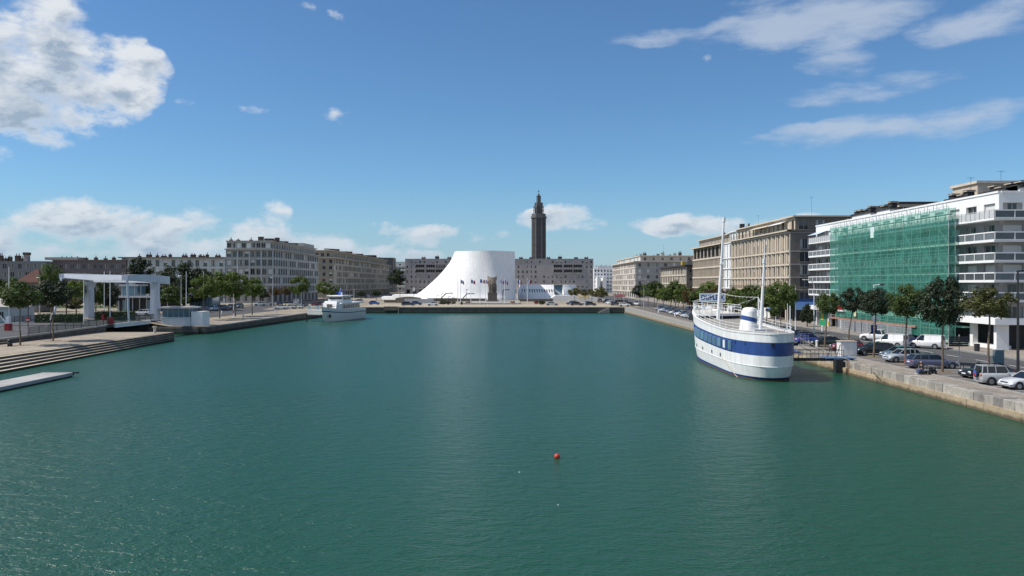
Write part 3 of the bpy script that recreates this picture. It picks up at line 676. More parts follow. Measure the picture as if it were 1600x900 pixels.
    facade(r2, w, (XB+1.8,237), (0,-1), 8.7, 22, 25, [(22.1,24.8,3,1.6,.2,2,['dark','curt'])], M_WHITE, 1, .2, 9)
    w.build('wall', r2); mb = MB(); mb.box(XB, x1, 228.3, 237, 21.8, 22.02, M_ROOF).box(XB+1.3, x1, 228.3, 237, 25, 25.25, M_WHITE); mb.build('roof', r2)
    for z in (8.7,11.5,14.4,17.4,21.8): fpart(r2, 'floor_band', (XB,237), (0,-1), 0, 8.7, 0, .25, z-.15, z+.12, M_WHITE)
    chimney(r2, XB+6, 232, 25.25, 1, 1.6, 1.3, M_BLACKR, pots=2)
    # left section: slatted facade with top loggia
    r3 = broot('office_block', 'long beige concrete office block with a shaded loggia under its roof, above the mooring trees', XB, 237.3); w = MB(); W3 = 39.
    o3 = (XB, 276.3)
    facade(r3, w, o3, (0,-1), W3, 1.3, 22, [(1.5,5,10,2.6,.2,3.0,['dark'])]+[(a,b,26,.8,.4,(b-a)-.95,['dark','curt','beige']) for a, b in zip([5.2,8.7,12.0,15.2],[8.7,12.0,15.2,18.0])]+[(18.0,21.8,8,4.1,.3,3.2,['void'])], M_TAN2, 1, .3, 12)
    w.poly([(x1,276.3,1.3),(XB,276.3,1.3),(XB,276.3,22),(x1,276.3,22)], M_TAN2); w.poly([(x1,237.3,1.3),(x1,276.3,1.3),(x1,276.3,22),(x1,237.3,22)], M_BRN_SHADE)
    w.build('wall', r3)
    for i in range(27):
        a = i*W3/26; fpart(r3, 'fin', o3, (0,-1), max(0,a-.13), min(W3,a+.13), 0, .3, 8.9, 17.8, M_TAN)
    for z in (8.7,12.0,15.2,18.0): fpart(r3, 'floor_band', o3, (0,-1), 0, W3, .305, .42, z-.25, z+.2, M_TAN)
    fpart(r3, 'cornice', o3, (0,-1), -.6, W3, 0, 1.0, 21.8, 22.15, M_TAN)
    t = MB(); facade(r3, t, (XB+2,276.3), (0,-1), W3, 22.15, 24.6, [(22.2,24.4,22,1.0,.3,1.6,['dark','dark','curt'])], M_TAN2, 0, .2, 13); t.build('top_storey', r3)
    mb = MB(); mb.box(XB, x1, 237.3, 276.3, 21.6, 21.8, M_ROOF).box(XB+1.3, x1, 237.3, 276.3, 24.6, 24.85, M_TAN); mb.build('roof', r3)
    for i, (yy, hh) in enumerate(((243,1.4),(262,1.2))): chimney(r3, XB+7, yy, 24.8, 1.2, 1.6, hh, M_BLACKR, seed=i)
right_tan()

# ---- white balcony block under repair, Y 103..165
def right_white():
    root = broot('apartment_block', 'white apartment block with long balconies, partly behind green scaffold netting', XB, 103)
    y0, y1, x1 = 103., 165., 92.; g = 1.35; w = MB(); oW = (XB, y1); uW = (0,-1); Wd = y1-y0
    slab = [4.75, 7.65, 10.2, 12.75, 15.4, 18.2]
    tops = slab[1:]+[21.75]; n = 15
    mk = {0:['shut','shut','dark','curt'], 1:['curt','dark','shut'], 2:['shut','shut','curt'], 3:['dark','curt','shut'], 4:['dark','curt','shut'], 5:['shut','shut','shut','dark']}
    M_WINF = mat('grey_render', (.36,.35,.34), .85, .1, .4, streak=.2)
    rows = [(a,b,n,2.5,.25,2.05,mk[i]) for i, (a, b) in enumerate(zip(slab, tops))]
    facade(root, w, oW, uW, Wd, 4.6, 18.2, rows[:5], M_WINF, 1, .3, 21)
    facade(root, w, oW, uW, Wd, 18.2, 21.75, rows[5:], M_WHITE, 1, .35, 22)
    oS = (XB, y0)
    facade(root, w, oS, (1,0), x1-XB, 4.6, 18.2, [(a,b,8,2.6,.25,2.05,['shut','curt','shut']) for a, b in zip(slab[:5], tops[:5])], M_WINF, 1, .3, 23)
    facade(root, w, oS, (1,0), x1-XB, 18.2, 21.75, [(18.2,21.75,8,2.6,.25,2.05,['shut','curt'])], M_WHITE, 1, .3, 24)
    # ground floor: dark recessed shops between white pillars
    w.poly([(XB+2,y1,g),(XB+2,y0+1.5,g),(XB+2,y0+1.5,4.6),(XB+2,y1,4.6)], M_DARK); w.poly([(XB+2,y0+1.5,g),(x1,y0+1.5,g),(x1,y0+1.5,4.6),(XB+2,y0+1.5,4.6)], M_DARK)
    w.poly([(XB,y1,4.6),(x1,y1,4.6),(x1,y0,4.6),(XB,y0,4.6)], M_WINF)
    w.poly([(x1,y1,g),(XB,y1,g),(XB,y1,21.75),(x1,y1,21.75)], M_WHITE); w.poly([(x1,y0,g),(x1,y1,g),(x1,y1,21.75),(x1,y0,21.75)], M_WHITE)
    w.build('wall', root)
    mb = MB(); mb.box(XB+.05, x1-.05, y0+.05, y1-.05, 21.5, 21.72, M_ROOF)
    fbox(mb, oW, uW, 0, Wd, -.3, .12, 21.752, 22.0, M_WHITE); fbox(mb, oS, (1,0), .31, x1-XB, -.3, .12, 21.755, 22.0, M_WHITE); mb.build('roof', root)
    for a in frange(0, Wd, 6.2): fpart(root, 'pillar', oW, uW, max(0,a-.35), min(Wd,a+.35), -.7, .0, g, 4.6, M_WHITE)
    fpart(root, 'pillar', (XB-.5,y0-.3), (1,0), 0, 1.6, -.6, 0, g, 4.75, M_WHITE)
    for a in (10,19): fpart(root, 'pillar', oS, (1,0), a, a+.7, -.7, 0, g, 4.6, M_WHITE)
    fpart(root, 'shop_sill', oW, uW, Wd-11, Wd-.5, -1.9, -.1, g, g+.55, M_WHITE)
    fpart(root, 'fascia', oW, uW, 0, Wd+1.4, 0, 1.35, 4.72, 5.55, M_WHITE); fpart(root, 'fascia', (XB-.0,y0), (1,0), 0, x1-XB, .0, 1.4, 4.722, 5.552, M_WHITE)
    fpart(root, 'shop_front', oW, uW, 1.0, 7.6, -.02, .1, g+2.8, 4.6, M_WHITE); fpart(root, 'shop_front', oW, uW, 1.4, 5.4, -.3, -.2, g+.1, g+2.75, M_GRNP)
    fpart(root, 'shop_poster', oW, uW, 2.2, 3.6, -.2, -.15, g+1.2, g+2.6, M_YEL); fpart(root, 'shop_poster', oW, uW, 2.0, 3.3, .1, .13, g+2.95, g+3.2, M_YEL)
    fpart(root, 'shop_poster', oW, uW, 6.2, 7.0, -.05, .03, g+.3, g+1.1, M_YEL)
    mb = MB(); fbox(mb, oW, uW, Wd-10, Wd-6.5, -.1, 1.0, 3.9, 4.1, mat('mint_awning',(.30,.62,.48),.8,.05,2)); mb.build('awning', root)
    # balconies on every floor: slab, rail frame, posts and clear infill panels
    IN = mat('balcony_glass', (.10,.115,.125), .15, .2, 1.5, spec=.5, objvar=.5, streak=0)
    pm = {}
    def panel(Lp):
        k = round(Lp,3)
        if k not in pm:
            a = MB(); a.box(-Lp/2, -Lp/2+.11, -.06, .06, .16, 1.22, M_WHITE).box(-Lp/2+.11, Lp/2, -.07, .07, 1.1, 1.24, M_WHITE).box(-Lp/2+.11, Lp/2, -.05, .05, .16, .26, M_WHITE); b = MB(); b.box(-Lp/2+.11, Lp/2, -.012, .012, .26, 1.1, IN)
            c = MB()
            for q in range(9): c.box(-Lp/2+.1+q*Lp/9, -Lp/2+.13+q*Lp/9, -.015, .015, .2, 1.1, M_DKMET)
            pm[k] = (a.mesh('railing_panel'), b.mesh('infill_glass'), c.mesh('infill_bars'))
        return pm[k]
    for li, z in enumerate(slab[1:]):
        zz = z-.03; bp = 1.5
        bl = MB(); fbox(bl, oW, uW, -.0, Wd+bp, .13, bp+.05, z-.06, z+.16, M_WHITE)
        if li < 5: fbox(bl, oS, (1,0), .0-.13, x1-XB, .1, bp, z-.055, z+.155, M_WHITE)
        b = bl.build('balcony', root, world=True)
        top = li == 4
        m = 29; Lp = (Wd+bp)/m; me = panel(Lp)
        if not top:
            for i in range(m):
                yc = y1-(i+.5)*Lp; o = ob('railing_panel', me[0], b, (XB-bp-root.location.x, yc-root.location.y, z-root.location.z), -pi/2)
                sub = MB()
            gm = MB(); fbox(gm, (XB-bp,y1), uW, 0, Wd+bp, -.012, .012, z+.27, z+1.1, IN); gm.build('infill_glass', b)
        else:
            gm = MB()
            for a in frange(0, Wd+bp, 1.05): fbox(gm, (XB-bp,y1), uW, a-.03, a+.03, -.03, .03, z+.16, z+1.2, M_DKMET)
            fbox(gm, (XB-bp,y1), uW, 0, Wd+bp, -.04, .04, z+1.2, z+1.27, M_LGREY); gm.build('railing_bars', b)
            gm = MB(); fbox(gm, (XB-bp,y1), uW, 0, Wd+bp, -.012, .012, z+.2, z+1.12, mat('frosted_panel',(.55,.56,.57),.4,.1,1,objvar=.2)); gm.build('infill_glass', b)
        m2 = 12; L2 = (x1-XB+bp)/m2; me2 = panel(L2)
        for i in range(m2):
            ob('railing_panel', me2[0], b, (XB-bp+(i+.5)*L2-root.location.x, y0-bp-root.location.y, z-root.location.z), 0)
        gm = MB(); gm.box(XB-bp, x1, y0-bp-.012, y0-bp+.012, z+.27, z+1.1, IN); gm.build('infill_glass', b)
    # things kept on a balcony
    for (ly, zz, cc) in ((104.2,10.36,M_RED),(106,10.36,M_BRICK),(108.6,10.36,M_DKMET)):
        q = MB(); q.box(-.35,.35,-.3,.3,.35,.45,cc).box(.28,.36,-.3,.3,.45,.95,cc)
        for sx in (-.3,.3):
            for sy in (-.25,.25): q.bar((sx,sy,0),(sx,sy,.36),.03,cc,4)
        o = ob('balcony_chair', q.mesh('balcony_chair'), None, (XB-.7, ly, zz), .3)
        tagm(o, {104.2:'red chair on the white block balcony nearest the building corner',106:'brown chair in the middle of the balcony with seats, below the clear rail',108.6:'dark chair on the same white balcony, farthest from the corner'}[ly], 'chair', 'chairs on the white balcony')
    # roof-top: stair heads with black caps, seen over the parapet
    for i, (yy, L, wx) in enumerate(((151,8,4),(142,5,4),(118.5,6,3.5),(108,8.5,7))):
        zb = 23.1 if i < 2 else 22.5; m_ = MB(); m_.box(XB+3.2, XB+3.2+wx, yy-L/2, yy+L/2, 21.7, zb, M_WHITE); m_.box(XB+3.0, XB+3.4+wx, yy-L/2-.3, yy+L/2+.3, zb, zb+.3, M_BLACKR); sh = m_.build('stair_head', root)
        rnd = random.Random(i)
        for q in range(int(L/2.0)):
            yq = yy-L/2+1+q*2.0+rnd.uniform(-.4,.4); hh = rnd.uniform(.25,.9) if i < 2 else rnd.uniform(.2,.65); zq = zb+.3; m_ = MB(); m_.box(XB+3.5, XB+4.5, yq-.7, yq+.5, zq, zq+hh, M_BLACKR).box(XB+3.3, XB+4.7, yq-.85, yq+.65, zq+hh, zq+.12+hh, M_TAN2).box(XB+3.4, XB+4.6, yq-.75, yq+.55, zq+.12+hh, zq+.24+hh, M_BLACKR); m_.build('chimney', root)
    m_ = MB(); m_.box(XB+3.2, XB+26, 104.2, 106.2, 21.7, 22.5, M_WHITE).box(XB+3.0, XB+26.2, 104.0, 106.4, 22.5, 22.95, M_BLACKR); m_.build('stair_head', root)
    m_ = MB(); m_.box(XB+9.5, x1-1, 124, 131, 21.7, 25.6, M_TAN2).box(XB+9.2, x1-.8, 123.7, 131.3, 25.6, 26.0, M_TAN); ph = m_.build('tan_penthouse', root)
    for q in range(2): place_win(root, (XB+9.48, 129-q*3, 23.6), -pi/2, 1.2, 1.7, 'dark', 0)
    m_ = MB(); m_.box(XB+8, x1-6, 146, 156, 21.7, 24.6, M_TAN2).box(XB+7.8, x1-5.8, 145.8, 156.2, 24.6, 25, M_BLACKR); m_.build('tan_penthouse', root)
    # awning on the top far balcony
    k = MB(); k.v = [(XB-.05,164.5,20.6),(XB-.05,159,20.6),(XB-1.9,159,19.9),(XB-1.9,164.5,19.9)]; q = k.idx(mat('pale_awning',(.45,.55,.65),.8,.05,1)); k.f = [(0,1,2,3)]; k.mi = [q]
    k.v += [(p[0],p[1],p[2]-.05) for p in k.v]; k.f += [(7,6,5,4),(3,2,6,7)]; k.mi += [q,q]; k.build('awning', root)
    # ---- scaffold with green netting
    sy0, sy1, sx = 109.5, 150.0, XB-2.05
    s = thing('scaffold', 'steel scaffold hung with green netting on the white apartment block', 'scaffold', (sx, sy0, g))
    top = 20.4; cols = frange(sy0, sy1, 2.55); zl = [3.6]+[3.6+2.0*i for i in range(1,10)]
    for i, y in enumerate(cols):
        for xo in (-.9, 0):
            m_ = MB(); m_.bar((sx+xo,y,g),(sx+xo,y,top+(.25 if xo < 0 else .1)),.05,M_LGREY,5); m_.build('upright', s)
        # guard hoop above the net
        m_ = MB(); m_.tube([(sx-.9,y+.5,top-.2),(sx-.9,y+.5,top+.75),(sx-.9,y+1.4,top+.75),(sx-.9,y+1.4,top-.2)],.04,M_LGREY,4)
        if i < len(cols)-1: m_.build('guard_hoop', s)
    for z in zl:
        if z > top: break
        m_ = MB(); m_.box(sx-.88, sx-.1, sy0, sy1, z-.06, z, M_DECK); m_.build('walkway', s)
        for dz in (.55, 1.05):
            m_ = MB(); m_.bar((sx-.9,sy0,z+dz),(sx-.9,sy1,z+dz),.04,M_LGREY,4); m_.build('guard_rail', s)
    for i in range(0, len(cols)-2, 4):
        for z in range(0, 9, 2):
            m_ = MB(); m_.bar((sx-.92,cols[i],zl[0]+2*z),(sx-.92,cols[i+1],zl[0]+2*z+2),.035,M_LGREY,4); m_.build('brace', s)
    for i in range(len(cols)-1):
        a, b = cols[i], cols[i+1]; lo = 3.9 if a > 128 else (g+1.0 if a > 113 else g+.9)
        if a > 146: lo = 5.4
        m_ = MB(); rows = []
        for zq in frange(lo, top, 1.0):
            rows.append([(sx-1.0-.07*sin(2.1*zq+i)-.10*sin(pi*t)*(.6+.5*sin(zq*1.3+i*2)), a+(b-a)*t+.0, zq) for t in (0,.25,.5,.75,1)])
        m_.grid(rows[::-1], M_NET); m_.build('net_panel', s, smooth=True)
    m_ = MB(); rows = [[(sx-.95+1.0*t, sy0-.05-.05*sin(zq*2), zq) for t in (0,.5,1)] for zq in frange(g+.9, top, 1.2)]; m_.grid(rows, M_NET); m_.build('net_panel', s)
    m_ = MB(); m_.box(sx-1.08, sx-1.02, 131.6, 133, 17.6, 19.4, mat('white_notice',(.55,.68,.66),.7,.05,2)); m_.build('notice_board', s)
    m_ = MB(); m_.box(sx-1.2, sx+1.6, 118, 150, 3.45, 3.75, mat('reddish_boards',(.30,.17,.13),.9,.2,1)); m_.build('protection_deck', s)
    # fence panels at the foot of the scaffold
    f = thing('site_fence', 'row of grey metal site fence panels under the scaffold deck', 'fence', (sx-1.5, 128, g)); me = MB()
    me.tube([(-1.15,0,.1),(-1.15,0,2),(1.15,0,2),(1.15,0,.1),(-1.15,0,.1)],.03,M_LGREY,4)
    for k in range(14): me.bar((-1.1+k*.17,0,.1),(-1.1+k*.17,0,2),.022,M_LGREY,3,cap=False)
    for k in range(4): me.bar((-1.15,0,.4+k*.45),(1.15,0,.4+k*.45),.02,M_LGREY,3,cap=False)
    me = me.mesh('fence_panel')
    for i in range(11): ob('fence_panel', me, f, (random.uniform(-.1,.1), -8+i*2.4, .13), -pi/2+random.uniform(-.05,.05))
right_white()

M_WARM_LIT = mat('sunlit_pale_concrete', (.60,.55,.48), .85, .08, .3, streak=.15)  # sunny front of the pale corner block, sunlight put into the colour
# ---- farther right blocks
def right_far():
    r = broot('office_block', 'low dark-roofed concrete office block behind the mooring trees', XB, 287); w = MB()
    y0, y1, x1 = 287., 336., 74.5; g = gz(63,290)
    facade(r, w, (XB,y1), (0,-1), y1-y0, g, 16.2, [(2.2,6.8,10,3.2,.3,3.4,['dark'])]+[(a,a+3.1,20,1.15,.5,1.9,['dark','curt']) for a in (6.9,10.0,13.05)], M_OLIVE, -1, .12, 31)
    facade(r, w, (XB,y0), (1,0), x1-XB, g, 16.2, [(a,a+3.1,4,.8,.9,1.2,['dark']) for a in (6.9,10.0,13.05)], M_BRN_SHADE, 0, .25, 32)  # end wall darker than the front: shade painted into its colour
    w.poly([(x1,y0,g),(x1,y1,g),(x1,y1,16.2),(x1,y0,16.2)], M_BRN_SHADE).poly([(x1,y1,g),(XB,y1,g),(XB,y1,16.2),(x1,y1,16.2)], M_BRN_SHADE); w.build('wall', r)
    for i in range(11): fpart(r, 'pilaster', (XB,y1), (0,-1), max(0,i*4.9-.35), min(49,i*4.9+.35), 0, .2, g, 16.0, M_TAN)
    for z in (6.9, 10.0, 13.05): fpart(r, 'floor_band', (XB,y1), (0,-1), 0, 49, .205, .32, z-.2, z+.2, M_TAN)
    mb = MB(); mb.box(XB-1, x1+.5, y0-.8, y1+.5, 16.2, 16.75, M_BLACKR); mb.build('roof', r)
    mb = MB(); mb.box(XB+3, XB+8, 290, 300, 16.75, 18.6, M_BLACKR).box(XB+2, XB+3.0, 304, 306.5, 16.75, 18.4, M_YEL); mb.build('roof_house', r)
    # pale corner block
    r = broot('apartment_block', 'pale grey apartment block with set-back attic at the end of the right quay', 62, 400); w = MB()
    y0, y1, x0, x1 = 400., 492., 62., 101.; g = 2.6
    fl = [5.9, 8.9, 11.9, 14.9, 17.9, 20.9]
    facade(r, w, (x0,y1), (0,-1), y1-y0, g, 21, [(2.8,5.9,14,4.2,.2,2.6,['dark'])]+[(a,b,16,2.5,.5,2.0,['dark','dark','dark','curt']) for a, b in zip(fl[:-1], fl[1:])], M_WARM_LIT, -1, .1, 41)
    facade(r, w, (x0,y0), (1,0), x1-x0, g, 21, [(2.8,5.9,6,3.4,.2,2.6,['dark'])]+[(a,b,9,1.3,.6,1.7,['curt','dark','shut','half']) for a, b in zip(fl[:-1], fl[1:])], M_GREYP, 0, .25, 42)  # end wall greyer than the front to paint its shade
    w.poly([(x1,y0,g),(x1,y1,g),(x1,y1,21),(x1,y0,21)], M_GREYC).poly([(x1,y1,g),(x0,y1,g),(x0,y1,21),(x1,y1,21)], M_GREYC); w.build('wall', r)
    for z in fl[:-1]: fpart(r, 'floor_band', (x0,y1), (0,-1), 0, y1-y0, .105, .2, z-.2, z+.2, M_WARM_LIT); fpart(r, 'floor_band', (x0,y0), (1,0), 0, x1-x0, 0, .12, z-.15, z+.15, M_GREYC)
    for i in range(17): fpart(r, 'pilaster', (x0,y1), (0,-1), max(0,i*5.75-.4), min(92,i*5.75+.4), 0, .1, 6.2, 20.6, M_WARM_LIT)
    mb = MB(); mb.box(x0-1.1, x1+.3, y0-1.0, y1+.3, 20.95, 21.35, M_BEIGE); mb.build('cornice', r)
    t = MB(); facade(r, t, (x0+3,y1), (0,-1), y1-y0-3, 21.35, 23.9, [(21.4,23.7,15,2.2,.2,1.8,['curt','dark','shut'])], M_PALE, 0, .2, 43)
    facade(r, t, (x0+3,y0+3), (1,0), x1-x0-3, 21.35, 23.9, [(21.4,23.7,8,1.4,.3,1.6,['curt','dark'])], M_GREYP, 0, .2, 44); t.build('attic', r)
    mb = MB(); mb.box(x0+2.5, x1, y0+2.5, y1, 23.9, 24.2, M_BEIGE); mb.build('roof', r)
    for i in range(12): chimney(r, x0+6+(i%3)*10+i*.4, y0+8+i*6.5, 24.2, 1.6, 1.2, 1.1+.9*((i*7)%3)/2, M_GREYP if i%2 else M_BRICK, pots=2, seed=i)
    aerial(x0+16, y0+10, 24.2, 5.5, '').build('aerial', r)
    # wing going right behind the low office block
    r = broot('apartment_block', 'grey apartment wing with many chimneys seen over the low dark-roofed block', 101.5, 405); w = MB(); y0, x0, x1 = 405., 101.5, 150.
    facade(r, w, (x0,y0), (1,0), x1-x0, 2.6, 22.6, [(a,a+2.9,12,1.2,.6,1.6,['dark','curt']) for a in (5.9,8.8,11.7,14.6,17.5)], M_GREYP, 0, .25, 51)
    w, rf = shellbox(r, x0, x1, y0, y0+14, 2.6, 22.6, M_GREYC, 'S', wall=w); w.build('wall', r); rf.build('roof', r)
    mb = MB(); mb.box(x0+8, x1-2, y0+3, y0+12, 22.6, 25.2, M_GREYC).box(x0+7.6, x1-1.6, y0+2.6, y0+12.4, 25.2, 25.5, M_ROOF); mb.build('attic', r)
    for i in range(7): chimney(r, x0+3+i*5.4, y0+5, 25.3 if i > 1 else 22.6, 1.6, 1.2, 1.6+.3*(i%2), M_GREYC, pots=2, seed=i)
    # distant white block down the avenue
    r = broot('apartment_block', 'distant white apartment block with blue-grey glazed strips left of the pale corner block', 60, 610); w = MB(); x0 = X(928,610); x1 = X(962,610)
    facade(r, w, (x0,610), (1,0), x1-x0, 3, 21.8, [(a,a+2.8,7,1.3,.5,1.6,['dark','half']) for a in (4.5,7.3,10.1,12.9,15.7,18.5)], M_WHITE, 0, .25, 61)
    w, rf = shellbox(r, x0, x1, 610, 625, 3, 21.8, M_WHITE, 'S', wall=w); w.build('wall', r); rf.build('roof', r)
    for i in range(2):
        mb = MB(); xx = X(935+9*i, 600); mb.box(xx-1.2, xx+1.2, 598, 609.9, 3, 14.5, M_WHITE); mb.build('stair_tower', r)
    for i in range(4): chimney(r, x0+2.5+i*3.6, 615, 21.8, 1.4, 1.2, 1.4+.4*(i%2), M_WHITE, pots=2, seed=i)
    mb = MB(); mb.box(x0+3, x1-3, 612, 620, 21.8, 23.6, M_WHITE); mb.build('roof_house', r)
right_far()

# ---- left blocks
def left_blocks():
    XL = -87.
    # near corner block
    x0 = X(353,290); y0, y1 = 290., 357.; g = 2.9
    r = broot('apartment_block', 'big grey concrete corner apartment block with set-back top floor, left of the quay trees', x0, y0); w = MB()
    fl = [6.4, 9.6, 12.8, 16.0, 19.2, 22.3]
    facade(r, w, (x0,y0), (1,0), XL-x0, g, 22.3, [(3.0,6.4,6,1.5,.6,2.0,['dark','curt'])]+[(a,b,8,1.5,.55,2.05,['curt','dark','dark','shut','half']) for a, b in zip(fl[:-1], fl[1:])], M_GREYP, 1, .28, 71)
    facade(r, w, (XL,y0), (0,1), y1-y0, g, 22.3, [(3.0,6.4,11,3.6,.2,2.8,['dark'])]+[(a,b,22,1.95,.5,2.15,['dark','dark','dark','dark','curt']) for a, b in zip(fl[:-1], fl[1:])], M_GREYP, -1, .1, 72)
    w.poly([(x0,y1,g),(x0,y0,g),(x0,y0,22.3),(x0,y1,22.3)], M_GREYC).poly([(XL,y1,g),(x0,y1,g),(x0,y1,22.3),(XL,y1,22.3)], M_GREYC); w.build('wall', r)
    for z in fl[:-1]:
        fpart(r, 'floor_band', (x0,y0), (1,0), 0, XL-x0, .0, .16, z-.2, z+.12, M_PALE); fpart(r, 'floor_band', (XL,y0), (0,1), 0, y1-y0, .095, .2, z-.2, z+.12, M_PALE)
    for i in range(23): fpart(r, 'pilaster', (XL,y0), (0,1), max(0,i*67/22-.2), min(67,i*67/22+.2), 0, .09, 6.6, 22.1, M_PALE)
    for i in range(5): fpart(r, 'pilaster', (x0,y0), (1,0), max(0,i*(XL-x0)/4-.25), min(XL-x0,i*(XL-x0)/4+.25), .165, .22, 6.6, 22.1, M_PALE)
    mb = MB(); mb.box(x0-.3, XL+1.0, y0-.9, y1+.2, 22.3, 22.65, M_GREYC); mb.build('cornice', r)
    t = MB(); facade(r, t, (x0+.2,y0+.2), (1,0), XL-x0-1.2, 22.65, 25.3, [(22.7,25.1,9,1.5,.3,1.8,['curt','dark','shut'])], M_GREYC, 0, .2, 73)
    facade(r, t, (XL-1,y0+.2), (0,1), y1-y0-.5, 22.65, 25.3, [(22.7,25.1,20,1.7,.2,1.9,['dark','curt'])], M_GREYC, 0, .2, 74)
    t.poly([(x0+.2,y1,22.65),(x0+.2,y0+.2,22.65),(x0+.2,y0+.2,25.3),(x0+.2,y1,25.3)], M_GREYC); t.build('top_storey', r)
    mb = MB(); mb.box(x0, XL-.2, y0-.2, y1, 25.3, 25.65, M_GREYC); mb.build('roof', r)
    for i, (dx, dy, ww, hh) in enumerate(((1.2,2,.8,.35),(3.8,2,1.0,.3),(8.2,3,1.0,.35),(11.5,4,1.8,1.5),(14.2,5,3.2,.9),(17.2,5,1.5,1.2),(-3.5,0,0,0))):
        if ww: chimney(r, x0+dx, y0+dy, 25.65, ww, 1.2, hh, M_BRICK, pots=1 if ww < 1.1 else 0, seed=i)
    for i in range(8): chimney(r, XL-4, y0+9+i*7.2, 25.65, 1.1, 3.2, .9+.3*(i%2), M_BRICK, pots=0, seed=i)
    # roof garden at the far end
    tb = MB(); rnd = random.Random(5)
    mb = MB(); mb.box(XL-7, XL-1.5, 338, 356, 25.65, 27.2, M_GREYC); mb.build('roof_house', r)
    # tan block beyond
    y0, y1 = 389., 564.
    r = broot('apartment_block', 'very long olive-tan apartment block receding along the left quay behind the white yacht', XL, y0); w = MB(); x0 = X(480,389)
    fl = [6.6, 9.9, 13.1, 16.3, 19.5, 22.4]; n = 50
    facade(r, w, (XL,y0), (0,1), y1-y0, g, 22.4, [(3.0,6.6,28,4.2,.2,3.1,['void'])]+[(a,b,n,2.0,.45,2.15,['dark','dark','dark','curt']) for i, (a, b) in enumerate(zip(fl[:-1], fl[1:]))], M_OLIVE, -1, .08, 81)
    facade(r, w, (x0,y0), (1,0), XL-x0, g, 22.4, [(a,b,4,1.6,.55,1.8,['dark','half'],{'skip':(1,)}) for a, b in zip(fl[:-1], fl[1:])], M_OLIVE, 0, .3, 82)
    w.poly([(x0,y1,g),(x0,y0,g),(x0,y0,22.4),(x0,y1,22.4)], M_OLIVE).poly([(XL,y1,g),(x0,y1,g),(x0,y1,22.4),(XL,y1,22.4)], M_OLIVE); w.build('wall', r)
    for z in fl[:-1]: fpart(r, 'floor_band', (x0,y0), (1,0), 0, XL-x0, 0, .18, z-.2, z+.15, M_OLIVE); fpart(r, 'floor_band', (XL,y0), (0,1), 0, y1-y0, .085, .2, z-.25, z+.15, M_TAN2)
    for i in range(n+1): fpart(r, 'pilaster', (XL,y0), (0,1), max(0,i*175/n-.3), min(175,i*175/n+.3), 0, .08, 6.8, 22.1, M_TAN)
    for i in range(29): fpart(r, 'pillar', (XL,y0), (0,1), max(0,i*6.25-.4), min(175,i*6.25+.4), .0, .4, 2.9, 6.6, M_TAN2)
    mb = MB(); mb.box(x0, XL+1.2, y0-1, y1, 22.4, 22.8, M_TAN2); mb.build('cornice', r)
    t = MB(); facade(r, t, (XL-1.6,y0+.5), (0,1), y1-y0-1, 22.8, 26.0, [(22.9,25.7,36,1.8,.2,2.1,['dark','curt','beige'])], M_OLIVE, 0, .2, 83)
    facade(r, t, (x0+.5,y0+.5), (1,0), XL-x0-2.1, 22.8, 26.0, [(22.9,25.7,4,1.6,.3,1.8,['dark'])], M_OLIVE, 0, .2, 84); t.build('top_storey', r)
    mb = MB(); mb.box(x0, XL-.6, y0-.4, y1, 26, 26.35, M_TAN2); mb.build('roof', r)
    for i in range(15): chimney(r, XL-5, y0+7+i*11.2, 26.35, 2, 3.6, .9+.35*(i%3), M_BRICK if i%3 else M_GREYC, pots=0, seed=i)
    # dark slab seen behind its end
    r = broot('apartment_block', 'dark blue-grey slab building behind the far end of the long olive-tan block', X(575,600), 600); x0, x1 = X(560,600), X(614,600); w = MB()
    facade(r, w, (x0,600), (1,0), x1-x0, 3, 29.5, [(a,a+3,9,1.6,.6,1.6,['dark','curt']) for a in (6,9,12,15,18,21,24)], mat('dark_slate_cladding',(.07,.075,.09),.8,.15,.5), 0, .2, 91)
    w, rf = shellbox(r, x0, x1, 600, 615, 3, 29.5, M_BRN_SHADE, 'S', wall=w); w.build('wall', r); rf.build('roof', r)
    mb = MB(); mb.box(x0+3, x1-14, 602, 610, 29.5, 31.5, M_BLACKR); mb.build('roof_house', r)
    r = broot('apartment_block', 'small pale balconied building in the gap left of the wide grey block', X(614,640), 640); x0, x1 = X(612,640), X(638,640); w = MB()
    facade(r, w, (x0,640), (1,0), x1-x0, 3, 27.5, [(a,a+3.2,5,1.9,.6,1.4,['dark','half']) for a in (4.5,7.7,10.9,14.1,17.3,20.5,23.7)], M_PALE, 0, .25, 92)
    w, rf = shellbox(r, x0, x1, 640, 652, 3, 27.5, M_PALE, 'S', wall=w); w.build('wall', r); rf.build('roof', r)
    for z in (7.7,10.9,14.1,17.3,20.5,23.7): fpart(r, 'balcony', (x0,640), (1,0), .5, x1-x0-.5, 0, 1.0, z, z+.9, M_WHITE)
    # pale three-storey terrace
    y0 = 290.; x0, x1 = X(190,y0), X(353,y0)-.3; g = 2.9; zt = 19.3
    r = broot('apartment_block', 'pale rendered terrace with thin projecting roof and brick chimneys behind the lift bridge', x0, y0); w = MB()
    sk = (1,)
    facade(r, w, (x0,y0), (1,0), x1-x0, g, zt, [(a,b,13,1.35,.5,2.3,['dark','dark','curt','half'],{'skip':sk}) for a, b in ((3.0,6.2),(6.2,9.4),(9.4,12.6),(12.6,15.8),(15.8,19.0))], M_PALE, 1, .25, 101)
    w, rf = shellbox(r, x0, x1, y0, y0+14, g, zt, M_PALE, 'S', wall=w); w.build('wall', r)
    mb = MB(); mb.box(x0-.9, x1, y0-1.0, y0+15, zt, zt+.35, mat('brown_eave',(.20,.14,.11),.8,.1,1)); mb.build('roof', r)
    for z in (9.4,12.6,15.8): fpart(r, 'floor_band', (x0,y0), (1,0), 0, x1-x0, 0, .07, z-.1, z+.08, M_WHITE)
